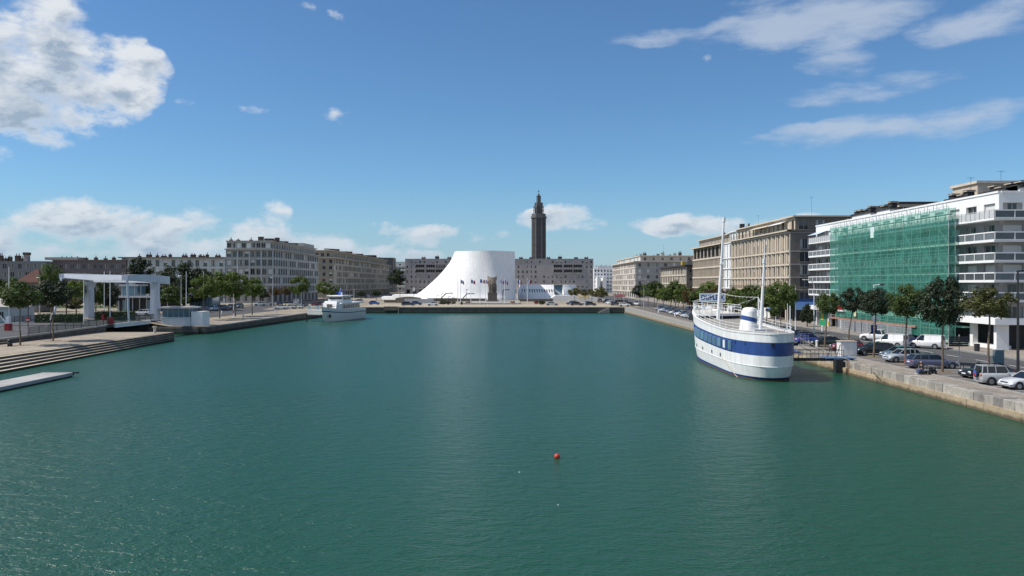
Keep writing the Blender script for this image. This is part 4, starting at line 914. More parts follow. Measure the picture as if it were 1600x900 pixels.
    for i, px in enumerate((220,233,244,258,266,287,292,302,311,318,324,339)): chimney(r, X(px,y0+5), y0+4+(i%3), zt+.3, 1.0+.9*(i%2), .8, .5+.5*((i*5)%3)/2, M_BRICK, pots=1+(i%2), seed=i)
    # far left mauve terrace, two lengths
    M_MV = mat('mauve_render', (.165,.14,.145), .88, .1, .3, streak=.2)
    M_MV2 = mat('slate_blue_render', (.16,.17,.185), .88, .1, .3, streak=.2)
    y0 = 285.; x0, xm, x1 = X(-70,y0), X(72,y0), X(188,y0); g = 2.9; zt = Z(408,y0)
    r = broot('apartment_block', 'dull grey-blue terrace with a tall square chimney at the far left edge', x0, y0); w = MB()
    facade(r, w, (x0,y0), (1,0), xm-x0, g, zt, [(a,a+2.95,12,1.4,.5,1.8,['dark','curt','dark']) for a in (3.0,5.95,8.9,11.85,14.8)], M_MV2, 0, .25, 111)
    w, rf = shellbox(r, x0, xm, y0, y0+13, g, zt, M_MV2, 'S', wall=w); w.build('wall', r); rf.build('roof', r)
    xc = X(42.5,y0+3); mb = MB(); mb.box(xc-.75, xc+.75, y0+2, y0+3.6, zt-.1, Z(398,y0), mat('pinkish_chimney',(.34,.29,.28),.9,.1,1)).box(xc-.95, xc+.95, y0+1.8, y0+3.8, Z(398,y0), Z(394,y0), M_BRICK); mb.build('tall_chimney', r)
    for i, px in enumerate((-40,-20,2,11,16,28,34)): chimney(r, X(px,y0+4), y0+4, zt, 1.2+(i%2)*.6, .9, 1.0+.5*(i%3), M_BRICK, pots=2, seed=i)
    r = broot('apartment_block', 'mauve-grey terrace behind the left trees, ending at the pale terrace', xm, y0+4); w = MB(); y0 = 289.
    facade(r, w, (xm,y0), (1,0), x1-xm, g, zt+.3, [(a,a+2.95,13,1.1,.5,1.75,['dark','curt','dark']) for a in (3.0,5.95,8.9,11.85,14.8)], M_MV, 0, .25, 112)
    w, rf = shellbox(r, xm, x1, y0, y0+13, g, zt+.3, M_MV, 'S', wall=w); w.build('wall', r)
    mb = MB(); mb.box(xm, x1+.3, y0-.5, y0+13.5, zt+.3, zt+.62, mat('brown_eave2',(.16,.115,.10),.8,.1,1)).box(xm-4, xm+8, y0+2, y0+9, zt+.62, zt+1.6, M_GREYP); mb.build('roof', r)
    for i, px in enumerate((97,104,112,121,135,150,165,178)): chimney(r, X(px,y0+6), y0+6, zt+.6, 1.1, .8, .6+.3*(i%2), M_BRICK, pots=1, seed=i)
    # red-roofed house among the left trees
    y0 = 205.; x0, x1 = X(24,y0), X(66,y0); g = 2.7; cx, cy = (x0+x1)/2, y0+3.6
    r = broot('red_roof_house', 'low house with steep red tiled hip roof among the trees at far left', x0, y0, 'house'); w = MB(); ze = 10.3
    facade(r, w, (x0+.4,y0), (1,0), x1-x0-.8, g, ze, [(g+.2,ze,3,1.0,.8,1.5,['dark','curt'])], M_BRN_SHADE, 0, .2, 121)
    w, rf = shellbox(r, x0+.4, x1-.4, y0, y0+7, g, ze, M_BRN_SHADE, 'S', wall=w); w.build('wall', r)
    mb = MB(); a, b, c, d = (x0,y0-.5,ze),(x1,y0-.5,ze),(x1,y0+7.5,ze),(x0,y0+7.5,ze); e, f = (cx-.4,cy,13.7),(cx+.4,cy,13.7)
    mb.poly([a,b,f,e],M_RTILE).poly([b,c,f],M_RTILE).poly([c,d,e,f],M_RTILE).poly([d,a,e],M_RTILE); mb.build('roof', r)
    mb = MB(); mb.box(cx+1.0, cx+1.9, cy-.5, cy+.4, 12, 14, M_BRN_SHADE); mb.build('chimney', r)
    # small grey house with red eave cut by the frame
    y0 = 150.; x1 = X(14,y0); x0 = x1-12
    r = broot('small_house', 'small grey-white house with grey roof cut by the left frame edge', x0, y0, 'house'); w = MB()
    facade(r, w, (x0,y0), (1,0), 12, 2.5, 5.6, [(2.6,5.4,4,1.0,.8,1.3,['dark'])], M_PALE, 0, .2, 131); w, rf = shellbox(r, x0, x1, y0, y0+8, 2.5, 5.6, M_PALE, 'S', wall=w); w.build('wall', r)
    mb = MB(); a, b, c, d = (x0-.4,y0-.5,5.6),(x1+.4,y0-.5,5.6),(x1+.4,y0+8.5,5.6),(x0-.4,y0+8.5,5.6); mb.poly([a,b,(x1,y0+4,7.2),(x0,y0+4,7.2)],M_GREYP).poly([c,d,(x0,y0+4,7.2),(x1,y0+4,7.2)],M_GREYP).poly([b,c,(x1,y0+4,7.2)],M_RTILE).poly([d,a,(x0,y0+4,7.2)],M_RTILE); mb.build('roof', r)
    # modern pavilion behind the bridge
    y0 = 212.; x0, x1 = X(176,y0), X(262,y0); g = 2.6
    r = broot('pavilion', 'flat-roofed modern glass pavilion with pale roof slab under the lift bridge beam', x0, y0, 'pavilion')
    mb = MB(); mb.box(x0+.6, x1-.3, y0+1.5, y0+9, g, 6.2, M_DARK); mb.build('wall', r)
    for i in range(8):
        mb = MB(); q = x0+1+i*(x1-x0-1.6)/7.; mb.box(q-.09, q+.09, y0+1.2, y0+1.42, g, 6.2, M_LGREY); mb.build('column', r)
    for q in (2.0, 8.5):
        mb = MB(); mb.box(x0+q, x0+q+1.8, y0+1.36, y0+1.46, g, 5.6, M_GLASSB); mb.build('window', r)
    mb = MB(); mb.box(x0, x1+.5, y0, y0+10, 6.2, 6.65, M_LGREY); mb.build('roof', r)
    xu = X(206,y0); mb = MB(); mb.box(x0+.8, xu, y0+3, y0+8, 6.65, 9.3, M_GLASSB); u = mb.build('upper_room', r)
    mb = MB(); mb.box(x0+.4, xu+.5, y0+2.5, y0+8.5, 9.3, 9.75, M_LGREY); mb.build('upper_roof', r)
    for i in range(4):
        mb = MB(); q = x0+1+i*1.7; mb.box(q, q+.12, y0+2.9, y0+2.99, 6.65, 9.3, M_LGREY); mb.build('window_post', u)
    y0 = 228.; x0, x1 = X(296,y0), X(332,y0)
    r = broot('kiosk', 'low glazed hall with white railing seen under the first quay trees', x0, y0, 'pavilion')
    mb = MB(); mb.box(x0, x1, y0, y0+6, 2.6, 6.0, M_GLASSB); mb.build('wall', r); mb = MB(); mb.box(x0-.3, x1+.3, y0-.4, y0+6.4, 6.0, 6.3, M_LGREY); mb.build('roof', r)
    for i in range(10):
        mb = MB(); q = x0+.1+i*(x1-x0-.3)/9; mb.box(q, q+.14, y0-.1, y0-.01, 2.6, 6.0, M_LGREY); mb.build('mullion', r)
left_blocks()

# ---- wide grey block behind the volcano
def back_block():
    y0 = 525.; x0, x1 = X(633,y0), X(927,y0); g = 3.0; zt = Z(405,y0); st = (zt-6.6)/6.
    r = broot('apartment_block', 'very wide weathered grey apartment block behind the white volcano building', x0, y0); w = MB()
    Wd = x1-x0; fl = [6.6+st*i for i in range(7)]; rows = [(3.2,6.6,30,2.2,.3,2.4,['dark','dark','void'])]
    n = 44; rnd = random.Random(3)
    for i in range(6):
        a, b = fl[i], fl[i+1]
        if i in (3, 4):   # loggia storeys: mixed wide dark loggias and windows
            rows.append((a,b,n,1.15,.6,1.6,['dark','curt','dark'],{'skip': tuple(k for k in range(n) if rnd.random() < .2 or 3 <= k <= 12 or 31 <= k <= 41)}))
        else: rows.append((a,b,n,1.15,.6,1.6 if i else 1.2,['dark','dark','curt','half'],{'skip': tuple(k for k in range(n) if rnd.random() < .35)}))
    facade(r, w, (x0,y0), (1,0), Wd, g, zt, rows, M_MAUVE, 0, .3, 141)
    w, rf = shellbox(r, x0, x1, y0, y0+13, g, zt, M_MAUVE, 'S', wall=w); w.build('wall', r); rf.build('roof', r)
    # loggias: framed dark recess boxes with rail, standing on the wall plane
    for i in (3, 4):
        for (px0, px1) in ((650,664),(666,680),(681,696),(865,879),(881,895),(896,910)):
            a, b = X(px0,y0), X(px1,y0)-.3; z0, z1 = fl[i]+.1, fl[i+1]-.35
            m_ = MB(); m_.box(a, b, y0-.25, y0-.02, z0, z0+.9, M_GREYP).box(a, b, y0-.02, y0-.005, z0+.9, z1, M_DARK).box(a-.15, a, y0-.3, y0-.01, z0, z1+.2, M_MAUVE).box(b, b+.15, y0-.3, y0-.01, z0, z1+.2, M_MAUVE).box(a, b, y0-.3, y0-.02, z1, z1+.2, M_MAUVE)
            for k in range(3): m_.box(a+(b-a)*(k+1)/4-.06, a+(b-a)*(k+1)/4+.06, y0-.2, y0-.021, z0+.9, z1, M_MAUVE)
            m_.build('loggia', r)
    m_ = MB(); m_.box(x0-.2, x1+.2, y0-.25, y0+13.2, zt, zt+.3, M_MAUVE); m_.build('parapet', r)
    m_ = MB(); m_.box(X(681,y0), X(694,y0), y0-1.2, y0-.32, fl[4]+1.9, fl[4]+2.1, M_WPAINT); m_.build('awning', r)
    m_ = MB(); m_.box(x0, x1, y0-.2, y0, 6.4, 6.75, M_GREYC); m_.build('floor_band', r)
    for i, px in enumerate((662,683,702,814,830,857,875,900,916)): chimney(r, X(px,y0+5), y0+5, zt+.3, 2.6, 1.4, .9+.7*(px==683)+.5*(px in (875,)), M_BLACKR, pots=2, seed=i)
    aerial(X(683,y0), y0+4, zt+2, 4, '').build('aerial', r)
back_block()
# ------------------------------------------------------------------ white volcano theatre
def volcano():
    D = 375.; cx = X(757.5, D); s = D/F; g = 2.3
    r = thing('volcano_theatre', 'large white curved volcano-shaped theatre with flaring left slope', 'theatre', (cx, D, g))
    prof = [(394,14.2),(399,14.75),(404.5,15.5),(410.5,16.6),(416.5,17.9),(422.5,19.4),(428.5,21.0),(434.5,22.8),(440.5,24.7),(446,26.5),(451,28.3),(456,30.3),(460,32.2),(463,34.5),(466.5,38)]
    rows = []; nA = 96
    for py, e in prof[::-1]:
        z = Z(py, D); row = []
        for i in range(nA):
            th = 2*pi*i/nA; c = max(0, -cos(th)); sgn = 1
            c2 = max(0, -sin(th))*(.75+.25*max(0,-cos(th))); rr = 14.2+(e-14.2)*min(1, c**1.6+.5*c2**1.5*(1-c**1.6))
            row.append((cx+rr*cos(th), D+rr*sin(th)*(1.0), z))
        rows.append(row)
    rows = [[(p[0],p[1],1.6) for p in rows[0]]]+rows
    mb = MB(); mb.grid(rows, M_WCON, True); mb.build('shell', r, smooth=True)
    zt = Z(394, D); mb = MB()
    ring = lambda R_, z: [(cx+R_*cos(2*pi*i/nA), D+R_*sin(2*pi*i/nA), z) for i in range(nA)]
    mb.grid([ring(14.2,zt),ring(14.2,zt+.12),ring(13.6,zt+.12),ring(13.6,zt-2),ring(.01,zt-2)], M_WCON, True); mb.build('rim', r)
    # low white wing sweeping left
    mb = MB(); top = []; n = 24
    for i in range(n+1):
        t = i/n; px = 656+(596-656)*t; x = X(px, D-8+6*t)
        h = Z(460.5+ (0 if px > 611 else 3.2), D-6)
        top.append((x, h))
    rows = [[(x, D-9+7*(i/n), 1.8) for i, (x, h) in enumerate(top)], [(x, D-8.6+7*(i/n), h) for i, (x, h) in enumerate(top)], [(x, D+4+3*(i/n), h+.1) for i, (x, h) in enumerate(top)], [(x, D+5+3*(i/n), 1.8) for i, (x, h) in enumerate(top)]]
    mb.grid(rows, M_WCON); mb.poly([r_[-1] for r_ in rows][::-1], M_WCON); mb.build('wing', r)
    # dark door under the right side
    for k, (pts, w) in enumerate((([(687,468),(697,458.2),(707.5,458.2)],.55),([(721.5,468),(729.5,459),(741,459)],.6),([(785.5,468),(785.8,453.2),(796,452.5)],.5))):
        d = 344.; mb = MB(); P = [(X(a,d), d, Z(b,d)) for a, b in pts]
        for a, b in zip(P[:-1], P[1:]):
            for yy in (0, 2.4): mb.bar((a[0],d+yy,a[2]), (b[0],d+yy,b[2]), .16, M_DKMET, 6)
            mb.v += [(a[0],d,a[2]+.1),(a[0],d+2.4,a[2]+.1),(b[0],d+2.4,b[2]+.1),(b[0],d,b[2]+.1)]; n0 = len(mb.v)-4; mb.f.append((n0,n0+3,n0+2,n0+1)); mb.mi.append(mb.idx(M_LGREY))
        tagm(mb.build('stair_canopy'), ['leftmost dark bent stair canopy in front of the white volcano','middle dark bent stair canopy, right of the first flagpoles','dark upright stair canopy right of the war memorial'][k], 'canopy', 'stair canopies on the plaza')
    # small volcano library
    D = 388.; cx = X(856, D); r = thing('library_volcano', 'smaller white round library building with a row of dark slits', 'library', (cx, D, g))
    rows = []
    for t in (0,.1,.25,.4,.55,.7,.85,1):
        z = Z(469,D)+(Z(445,D)-Z(469,D))*t; R_ = 14.3+.5*sin(pi*min(1,t*1.1))-.4*t; row = []
        for i in range(72):
            th = radians_ = 2*pi*i/72; row.append((cx+R_*cos(th), D+4.6*t+R_*sin(th), z))
        rows.append(row)
    mb = MB()
    i0, i1 = 56, 60    # wedge opening facing the camera, right of centre
    for a, b in zip(rows[:-1], rows[1:]):
        for i in range(72):
            j = (i+1) % 72
            if i0 <= i < i1 and a is not rows[0]: continue
            mb.poly([a[i], a[j], b[j], b[i]], M_WCON)
    mb.build('shell', r)
    top = rows[-1]; mb = MB(); mb.poly([(p[0], p[1], p[2]-.02) for p in top], M_WCON); mb.build('roof', r)
    a, b = rows[1][i0], rows[1][i1]; c_, d_ = rows[-1][i1], rows[-1][i0]
    off = lambda p, k: (cx+(p[0]-cx)*k, D+2.3+(p[1]-D-2.3)*k, p[2])
    mb = MB(); mb.poly([off(a,.9), off(b,.9), off(c_,.93), off(d_,.93)], M_GLASSB).poly([a, off(a,.9), off(d_,.93), d_], M_WCON).poly([off(b,.9), b, c_, off(c_,.93)], M_WCON).poly([d_, off(d_,.93), off(c_,.93), c_], M_WCON); mb.build('glazed_opening', r)
    mb = MB(); p = [Vector(off(q,.955)) for q in (a,b,c_,d_)]
    A = p[3].lerp(p[0],.35); B = p[2].lerp(p[1],.78); mb.poly([A-Vector((0,0,.5)), B-Vector((0,0,.5)), B+Vector((0,0,.6)), A+Vector((0,0,.7))], M_WCON); mb.build('slanted_beam', r)
    for k in range(14):
        px = 816+k*3.85; th = -math.acos(max(-1,min(1,(X(px,D-12)-cx)/14.6))); R_ = 14.97
        c = Vector((cx+14.35*cos(th), D+2.75+14.35*sin(th), Z(454.3,D-11))); t = Vector((-sin(th), cos(th), 0)); n = Vector((cos(th), sin(th), 0)); up = Vector((0,.62,1))+t*-.2
        mb = MB(); q = [c-t*.2-up*.72, c+t*.2-up*.72, c+t*.2+up*.72, c-t*.2+up*.72]; mb.poly([v+n*.12 for v in q], M_DARK)
        for v0, v1 in zip(q, q[1:]+q[:1]): mb.poly([v0-n*.5, v1-n*.5, v1+n*.12, v0+n*.12], M_DARK)
        mb.build('window_slit', r)
    # low white wing in front of it
    d = 345.; mb = MB(); pts = [(864,468.5),(862,465.5),(868,461.2),(900,462.3),(926,464.3),(940,466.3),(941,468.5)]
    P = [(X(a,d), Z(b,d)) for a, b in pts]
    for (a, b) in zip(P[:-1], P[1:]): mb.poly([(a[0],d,1.9),(b[0],d,1.9),(b[0],d,b[1]),(a[0],d,a[1])], M_WCON).poly([(a[0],d,a[1]),(b[0],d,b[1]),(b[0],d+9,b[1]),(a[0],d+9,a[1])], M_WCON).poly([(b[0],d+9,1.9),(a[0],d+9,1.9),(a[0],d+9,a[1]),(b[0],d+9,b[1])], M_WCON)
    mb.poly([(P[-1][0],d,1.9),(P[-1][0],d+9,1.9),(P[-1][0],d+9,P[-1][1]),(P[-1][0],d,P[-1][1])], M_WCON)
    tagm(mb.build('white_plaza_roof'), 'long low white slab roof lying on the plaza right of the library', 'plaza roof')
volcano()

def church():
    D = 870.; cx = X(841.7, D); g = 3.0; r = thing('church_tower', 'very tall dark concrete octagonal church tower with stepped lantern and cross', 'church tower', (cx, D, g))
    def oct_(R_, z, m=8, rot=pi/8, y=1.0): return [(cx+R_*cos(2*pi*i/m+rot)/cos(pi/m), D+R_*sin(2*pi*i/m+rot)/cos(pi/m), z) for i in range(m)]
    zs = Z(341,D)
    mb = MB(); mb.grid([oct_(7.4,g),oct_(7.2,zs)], M_TOWERD, True); mb.poly(oct_(7.2,zs), M_TOWER); mb.build('shaft', r)
    for i in range(8):
        a = 2*pi*i/8; n = Vector((cos(a), sin(a), 0)); t = Vector((-sin(a), cos(a), 0)); hw = 7.4*math.tan(pi/8)
        if n.y > .3: continue
        for k, q in enumerate((-1,-.62,-.22,.22,.62,1)):
            w = .5 if abs(q) == 1 else .22; c0 = Vector((cx,D,0))+n*7.35+t*(q*(hw-.25)); mb = MB(); p0 = c0
            mb.v = [tuple(p0+t*sx*w+n*sn+Vector((0,0,z))) for z in (g,zs) for sx, sn in ((-1,-.3),(1,-.3),(1,.42),(-1,.42))]
            kk = mb.idx(M_TOWER); mb.f = [(0,1,5,4),(1,2,6,5),(2,3,7,6),(3,0,4,7),(4,5,6,7)]; mb.mi = [kk]*5
            if mb.v: mb.build('rib', r)
        for z in frange(g+8, zs-4, 7.2):
            mb = MB(); c0 = Vector((cx,D,0))+n*7.3; mb.v = [tuple(c0+t*sx*hw+n*sn+Vector((0,0,zz))) for zz in (z,z+.7) for sx, sn in ((-1,-.3),(1,-.3),(1,.25),(-1,.25))]
            kk = mb.idx(M_TOWER); mb.f = [(0,1,5,4),(1,2,6,5),(2,3,7,6),(3,0,4,7),(4,5,6,7)]; mb.mi = [kk]*5; mb.build('ring_beam', r)
    mb = MB(); mb.grid([oct_(8.6,zs),oct_(8.6,zs+1.6),oct_(7.6,zs+1.6),oct_(7.6,zs+4.6),oct_(.1,zs+4.6)], M_TOWER, True); mb.poly(oct_(8.6,zs)[::-1], M_TOWER); mb.build('cornice', r)
    z1, z2, z3, z4, z5, z6 = zs+4.6, Z(323,D), Z(316.7,D), Z(306.7,D), Z(304,D), Z(297,D)
    mb = MB(); mb.grid([oct_(4.1,z1),oct_(4.0,z3),oct_(.1,z3)], M_TOWER, True)
    for i in range(8):
        a = 2*pi*i/8+pi/8
        for R_, zt, w in ((5.9,z2,.34),(4.6,z3-.2,.3)): mb.bar((cx+R_*cos(a),D+R_*sin(a),z1-.2),(cx+R_*cos(a),D+R_*sin(a),zt),w,M_TOWER,4)
        a2 = a+pi/4
        for zt in (z2-.3,(z1+z2)/2): mb.bar((cx+5.9*cos(a),D+5.9*sin(a),zt),(cx+5.9*cos(a2),D+5.9*sin(a2),zt),.3,M_TOWER,4)
        mb.bar((cx+5.9*cos(a),D+5.9*sin(a),z2),(cx+4.0*cos(a),D+4.0*sin(a),z2),.28,M_TOWER,4)
    mb.build('belfry', r)
    mb = MB(); mb.grid([oct_(2.2,z3),oct_(2.0,z4),oct_(2.5,z4),oct_(2.5,z4+.5),oct_(1.1,z4+.5),oct_(1.0,z5+.6),oct_(.05,z5+1.2)], M_TOWER, True); mb.build('lantern', r)
    for i in range(8):
        a = 2*pi*i/8+pi/8; mb = MB(); mb.bar((cx+2.35*cos(a),D+2.35*sin(a),z3),(cx+2.3*cos(a),D+2.3*sin(a),z4),.26,M_TOWER,4); mb.build('lantern_pillar', r)
    mb = MB(); mb.bar((cx,D,z5+.8),(cx,D,z6+.4),.24,M_DKMET,5); mb.bar((cx-1.1,D,z6-1.6),(cx+1.1,D,z6-1.6),.22,M_DKMET,5); mb.build('cross', r)
church()

def plaza():
    # monument: plinth with a group of upright figures in front of raised wings
    D = 330.; cx = X(769.5,D); g = 2.75
    t = MB(); t.box(X(726,D), X(812,D), 300, 336, 1.8, 2.62, M_KERB)
    for i in range(3): t.box(X(742,D)-i*1.2, X(798,D)+i*1.2, 299-i*.8, 335, 1.8, 2.60-i*.2+.0, M_KERB) if i else None
    struct('plaza_terrace', t)
    r = thing('war_memorial', 'weathered stone war memorial with winged figure group on a dark plinth', 'monument', (cx, D, 2.6))
    mb = MB(); mb.box(cx-2.3, cx+2.3, D-2.3, D+2.3, 2.6, 3.1, M_PLINTH).box(cx-1.9, cx+1.9, D-1.9, D+1.9, 3.1, 6.0, M_PLINTH).box(cx-2.05, cx+2.05, D-2.05, D+2.05, 6.0, 6.25, M_PLINTH); mb.build('plinth', r)
    ms = mat('memorial_stone', (.27,.23,.19), .9, .3, .8, bump=.5, bscale=2); mb = MB(); rnd = random.Random(4)
    rows = []
    for k in range(11):
        t_ = k/10; z = 6.2+6.3*t_; w = 1.45+.35*sin(t_*5)*.3+.45*t_**2; d = 1.2-.35*t_; row = []
        for i in range(16):
            a = 2*pi*i/16; rr = 1+.16*sin(3*a+t_*6)+.12*rnd.uniform(-1,1); row.append((cx+w*rr*cos(a), D+d*rr*sin(a), z+(.5*abs(cos(a))**2*t_ if k == 10 else 0)))
        rows.append(row)
    mb.grid(rows, ms, True); mb.poly(rows[-1], ms); mb.build('winged_mass', r, smooth=False)
    for k, (dx, dz, h, m_) in enumerate(((-1.25,0,4.6,ms),(-.4,.1,4.0,ms),(.55,0,4.4,M_MEMORIAL_SHADE),(1.25,.1,3.9,M_MEMORIAL_SHADE))):  # right-hand pair coloured darker as the shaded side of the group
        mb = MB(); x = cx+dx; y = D-1.25; z = 6.2+dz
        mb.bar((x-.18,y,z),(x-.14,y,z+h*.45),.2,m_,6,.24); mb.bar((x+.18,y-.1,z),(x+.14,y,z+h*.45),.2,m_,6,.24); mb.bar((x,y,z+h*.42),(x,y,z+h*.82),.34,m_,7,.42); mb.ball((x,y,z+h*.93),.24,.24,.3,m_,8,5)
        mb.bar((x-.4,y,z+h*.8),(x-.5,y-.2,z+h*.5),.13,m_,5); mb.bar((x+.4,y,z+h*.8),(x+.3,y-.3,z+h*.55),.13,m_,5); mb.build('carved_figure', r)
    for sx in (-1, 1):
        mb = MB()
        for k in range(6): a = .12+k*.13; mb.bar((cx+sx*.5,D+.1,8.3),(cx+sx*(.6+1.55*sin(a*1.1)),D+.1,8.3+4.5*cos(a*.6)),.26,ms,5,.18)
        mb.build('wing', r)
    # flagpoles
    def flagpole(px, D, ytop, flag, ph, lab):
        x = X(px,D); g = 2.45; zt = Z(ytop,D); o = thing('flagpole', lab, 'flagpole', (x,D,g), 0, 'flagpoles in front of the white volcano')
        m = MB(); m.bar((x,D,g),(x,D,zt),.13,M_WPAINT,6,.07); m.ball((x,D,zt+.08),.14,.14,.14,M_WPAINT,6,4); m.build('pole', o)
        if flag:
            z1 = zt-.15; w, h = flag*.72, 1.35; n = 12
            for c, (q0, q1, mm) in enumerate(((0,4,M_BLUEP),(4,8,M_WPAINT),(8,12,M_RED))):
                m = MB(); rows = []
                for j in range(5):
                    rows.append([(x+.1+w*i/n*(.93), D+.22*sin(i*.9+ph+j*.2), z1-h*j/4-.55*(i/n)**1.3*(1+.3*sin(ph))+.06*sin(i*1.1+ph)) for i in range(q0, q1+1)])
                m.grid(rows, mm); m.build('flag', o, label=['blue hoist stripe of the flag','white middle stripe of the flag','red fly stripe of the flag'][c])
    L = [(715.3,300,430.5,0,'tallest bare flagpole, leftmost in front of the volcano'),(719.5,318,436.5,2.0,'flagpole with tricolour flag just right of the tallest bare pole'),(735.7,300,436,2.3,'flagpole with furled tricolour flag above a red planter'),
         (750,300,435.5,2.6,'flagpole with widely spread tricolour flag left of the war memorial'),(758.5,315,437,1.6,'flagpole nearest the left side of the war memorial'),(781.8,315,436.5,2.0,'flagpole nearest the right side of the war memorial'),
         (788.5,300,437,1.8,'second flagpole right of the war memorial, with drooping tricolour flag'),(806.5,315,437,0,'bare flagpole at the right edge of the volcano'),(808.6,300,437,2.2,'flagpole with tricolour flag at the right edge of the volcano'),(824,300,436,1.7,'rightmost flagpole with tricolour flag, in front of the library slits')]
    for i, q in enumerate(L): flagpole(q[0], q[1], q[2], q[3], i*1.3, q[4])
    # brown low walls behind the parking
    for (pa, pb, d, h, lab) in ((600,668,322,.9,'low brown wall in front of the white wing at left of the plaza'),(668,716,338,1.3,'sloping-topped brown wall under the left slope of the volcano'),(812,862,338,1.0,'low brown wall in front of the library'),(716,760,340,1.1,'low brown plaza wall left of the war memorial')):
        m = MB(); a, b = X(pa,d), X(pb,d); z = gz(0,d); h2 = h*(1.9 if pa == 600 else 1)
        m.prism([(a,d),(b,d),(b,d+.5),(a,d+.5)], z-.3, z+h, mat('brown_wall',(.20,.165,.13),.9,.2,.5)); m.box(a-.1, b+.1, d-.1, d+.6, z+h, z+h+.14, M_KERB)
        tagm(m.build('low_wall'), lab, 'wall', 'low brown plaza walls')
    # dark curved ramp canopy left
    m = MB(); d = 318.; rows = []
    for i in range(9):
        t = i/8; px = 618+40*t; zz = Z(466-2.2*sin(pi*t),d); rows.append([(X(px,d),d-.2,2.3),(X(px,d),d-.2,zz),(X(px,d),d+3,zz+.1)])
    m.grid(rows, M_BRN_SHADE); tagm(m.build('ramp_roof'), 'dark humped ramp roof in front of the low white wing', 'ramp roof')
    m = MB(); d = 316.; m.prism([(X(632,d),d),(X(676,d),d),(X(676,d),d+5),(X(632,d),d+5)], 2.2, Z(467.2,d), M_LGREY); a = X(632,d)
    tagm(m.build('ramp_wall'), 'long pale-topped ramp block behind the dark blue parked estate car', 'ramp block')
    # red planters and dark bins
    def planter(px, w, i, lab):
        d = 303.; x = X(px,d); z = gz(0,d); m = MB(); m.prism([(x-w*.35,d-.5),(x+w*.35,d-.5),(x+w*.35,d+.5),(x-w*.35,d+.5)], z, z+.5, M_BRN_SHADE)
        o = thing('planter', lab, 'planter', (x,d,z), 0, 'planters on the far plaza'); m.build('pot', o); q = MB(); rr = random.Random(i)
        for k in range(90):
            c = Vector((x+rr.uniform(-w*.5,w*.5), d+rr.uniform(-.5,.5), z+.5+rr.uniform(0,.5))); u = Vector((rr.uniform(-1,1),rr.uniform(-1,1),rr.uniform(-1,1)))*.2; v = Vector((rr.uniform(-1,1),rr.uniform(-1,1),rr.uniform(-1,1)))*.2
            q.poly([c-u,c+v,c+u,c-v], mat('red_flower',(.30,.03,.03),.7,.3,3) if k%3 else M_LEAF[1])
        q.build('flowers', o)
    planter(732,2.4,1,'red flower planter between the first flagpoles'); planter(801,1.6,2,'red flower planter right of the war memorial'); planter(838,1.8,3,'red-brown planter beside the round shrub near the silver car')
    for i, (px, lab) in enumerate(((700.5,'dark litter bin left of the flagpoles'),(721.5,'dark square bin beside the second flagpole'))):
        d = 296.; x = X(px,d); m = MB(); m.prism([(x-.35,d-.35),(x+.35,d-.35),(x+.35,d+.35),(x-.35,d+.35)], 2.1, 3.1, M_DKMET); m.box(x-.42,x+.42,d-.42,d+.42,3.1,3.2,M_DKMET); tagm(m.build('litter_bin'), lab, 'bin', 'bins on the far plaza')
    for i, (px, lab) in enumerate(((652.5,'white bollard left of the silver hatchback on the far quay'),(711.5,'white bollard under the tallest flagpole'),(762,'white bollard in front of the war memorial'),(606,'thin white bollard left of the dark blue estate'))):
        x = X(px,273); z = gz(0,273); m = MB(); m.bar((x,273,z),(x,273,z+.8),.16,M_WPAINT,8,.13); m.ball((x,273,z+.8),.18,.18,.12,M_WPAINT,8,4); tagm(m.build('bollard'), lab, 'bollard', 'white bollards on the far quay')
    # ladders and piles on the far quay wall
    for px, lab, c in ((622.5,'pale vertical pile on the far quay wall below the parked blue car',M_TAN),(977,'pale pile in the corner of far and right quays',M_BEIGE),(980.5,'dark pile in the corner of far and right quays',M_RUST)):
        x = X(px,269.6); m = MB(); m.bar((x,269.6,-.5),(x,269.6,2.3),.17,c,7); m.ball((x,269.6,2.3),.17,.17,.1,c,7,4); tagm(m.build('mooring_pile'), lab, 'pile', 'piles of the far quay')
    m = MB(); m.v = []; x0, x1 = X(935,269.5), X(950,269.5)
    for k in range(9):
        t = k/8; x = x0+(x1-x0)*t; m.box(x, x+(x1-x0)/8+.03, 268.9, 269.95, .1, .3+1.6*t, M_KERB)
    tagm(m.build('quay_stair'), 'narrow stone stair down the far quay wall near its right end', 'stair')
    m = MB(); m.box(X(600,269.7), X(621,269.7), 269.2, 269.97, .9, 2.25, M_BRN_SHADE); tagm(m.build('timber_fender'), 'brown timber fender panel at the left of the far quay wall', 'fender')
    # bunting-like slim lamps on the plaza
    for px, d, yt, lab in ((728.5,340,452,'slim dark lamp post left of the middle stair canopy'),(682.5,300,461,'lamp post with hooked head left of the leftmost stair canopy'),(690,300,458.5,'thin mast beside the hooked lamp on the plaza'),(701,300,463,'short lamp post left of the flagpoles'),(706.5,300,464.5,'thin dark post right of the short plaza lamp'),(925,300,458,'dark thin post between the olive-green plaza trees'),(960.5,300,460,'thin grey post behind the dark grey car'),(625,340,455,'lamp post in front of the wide grey block, at the wing')):
        x = X(px,d); z = gz(x,d); m = MB(); m.bar((x,d,z),(x,d,Z(yt,d)),.11,M_DKMET,5,.07); m.bar((x,d,Z(yt,d)),(x+.8,d,Z(yt,d)-.1),.09,M_DKMET,5); m.ball((x+.8,d,Z(yt,d)-.15),.3,.2,.12,M_LGREY,6,4); tagm(m.build('lamp_post'), lab, 'lamp post', 'slim posts on the far plaza')
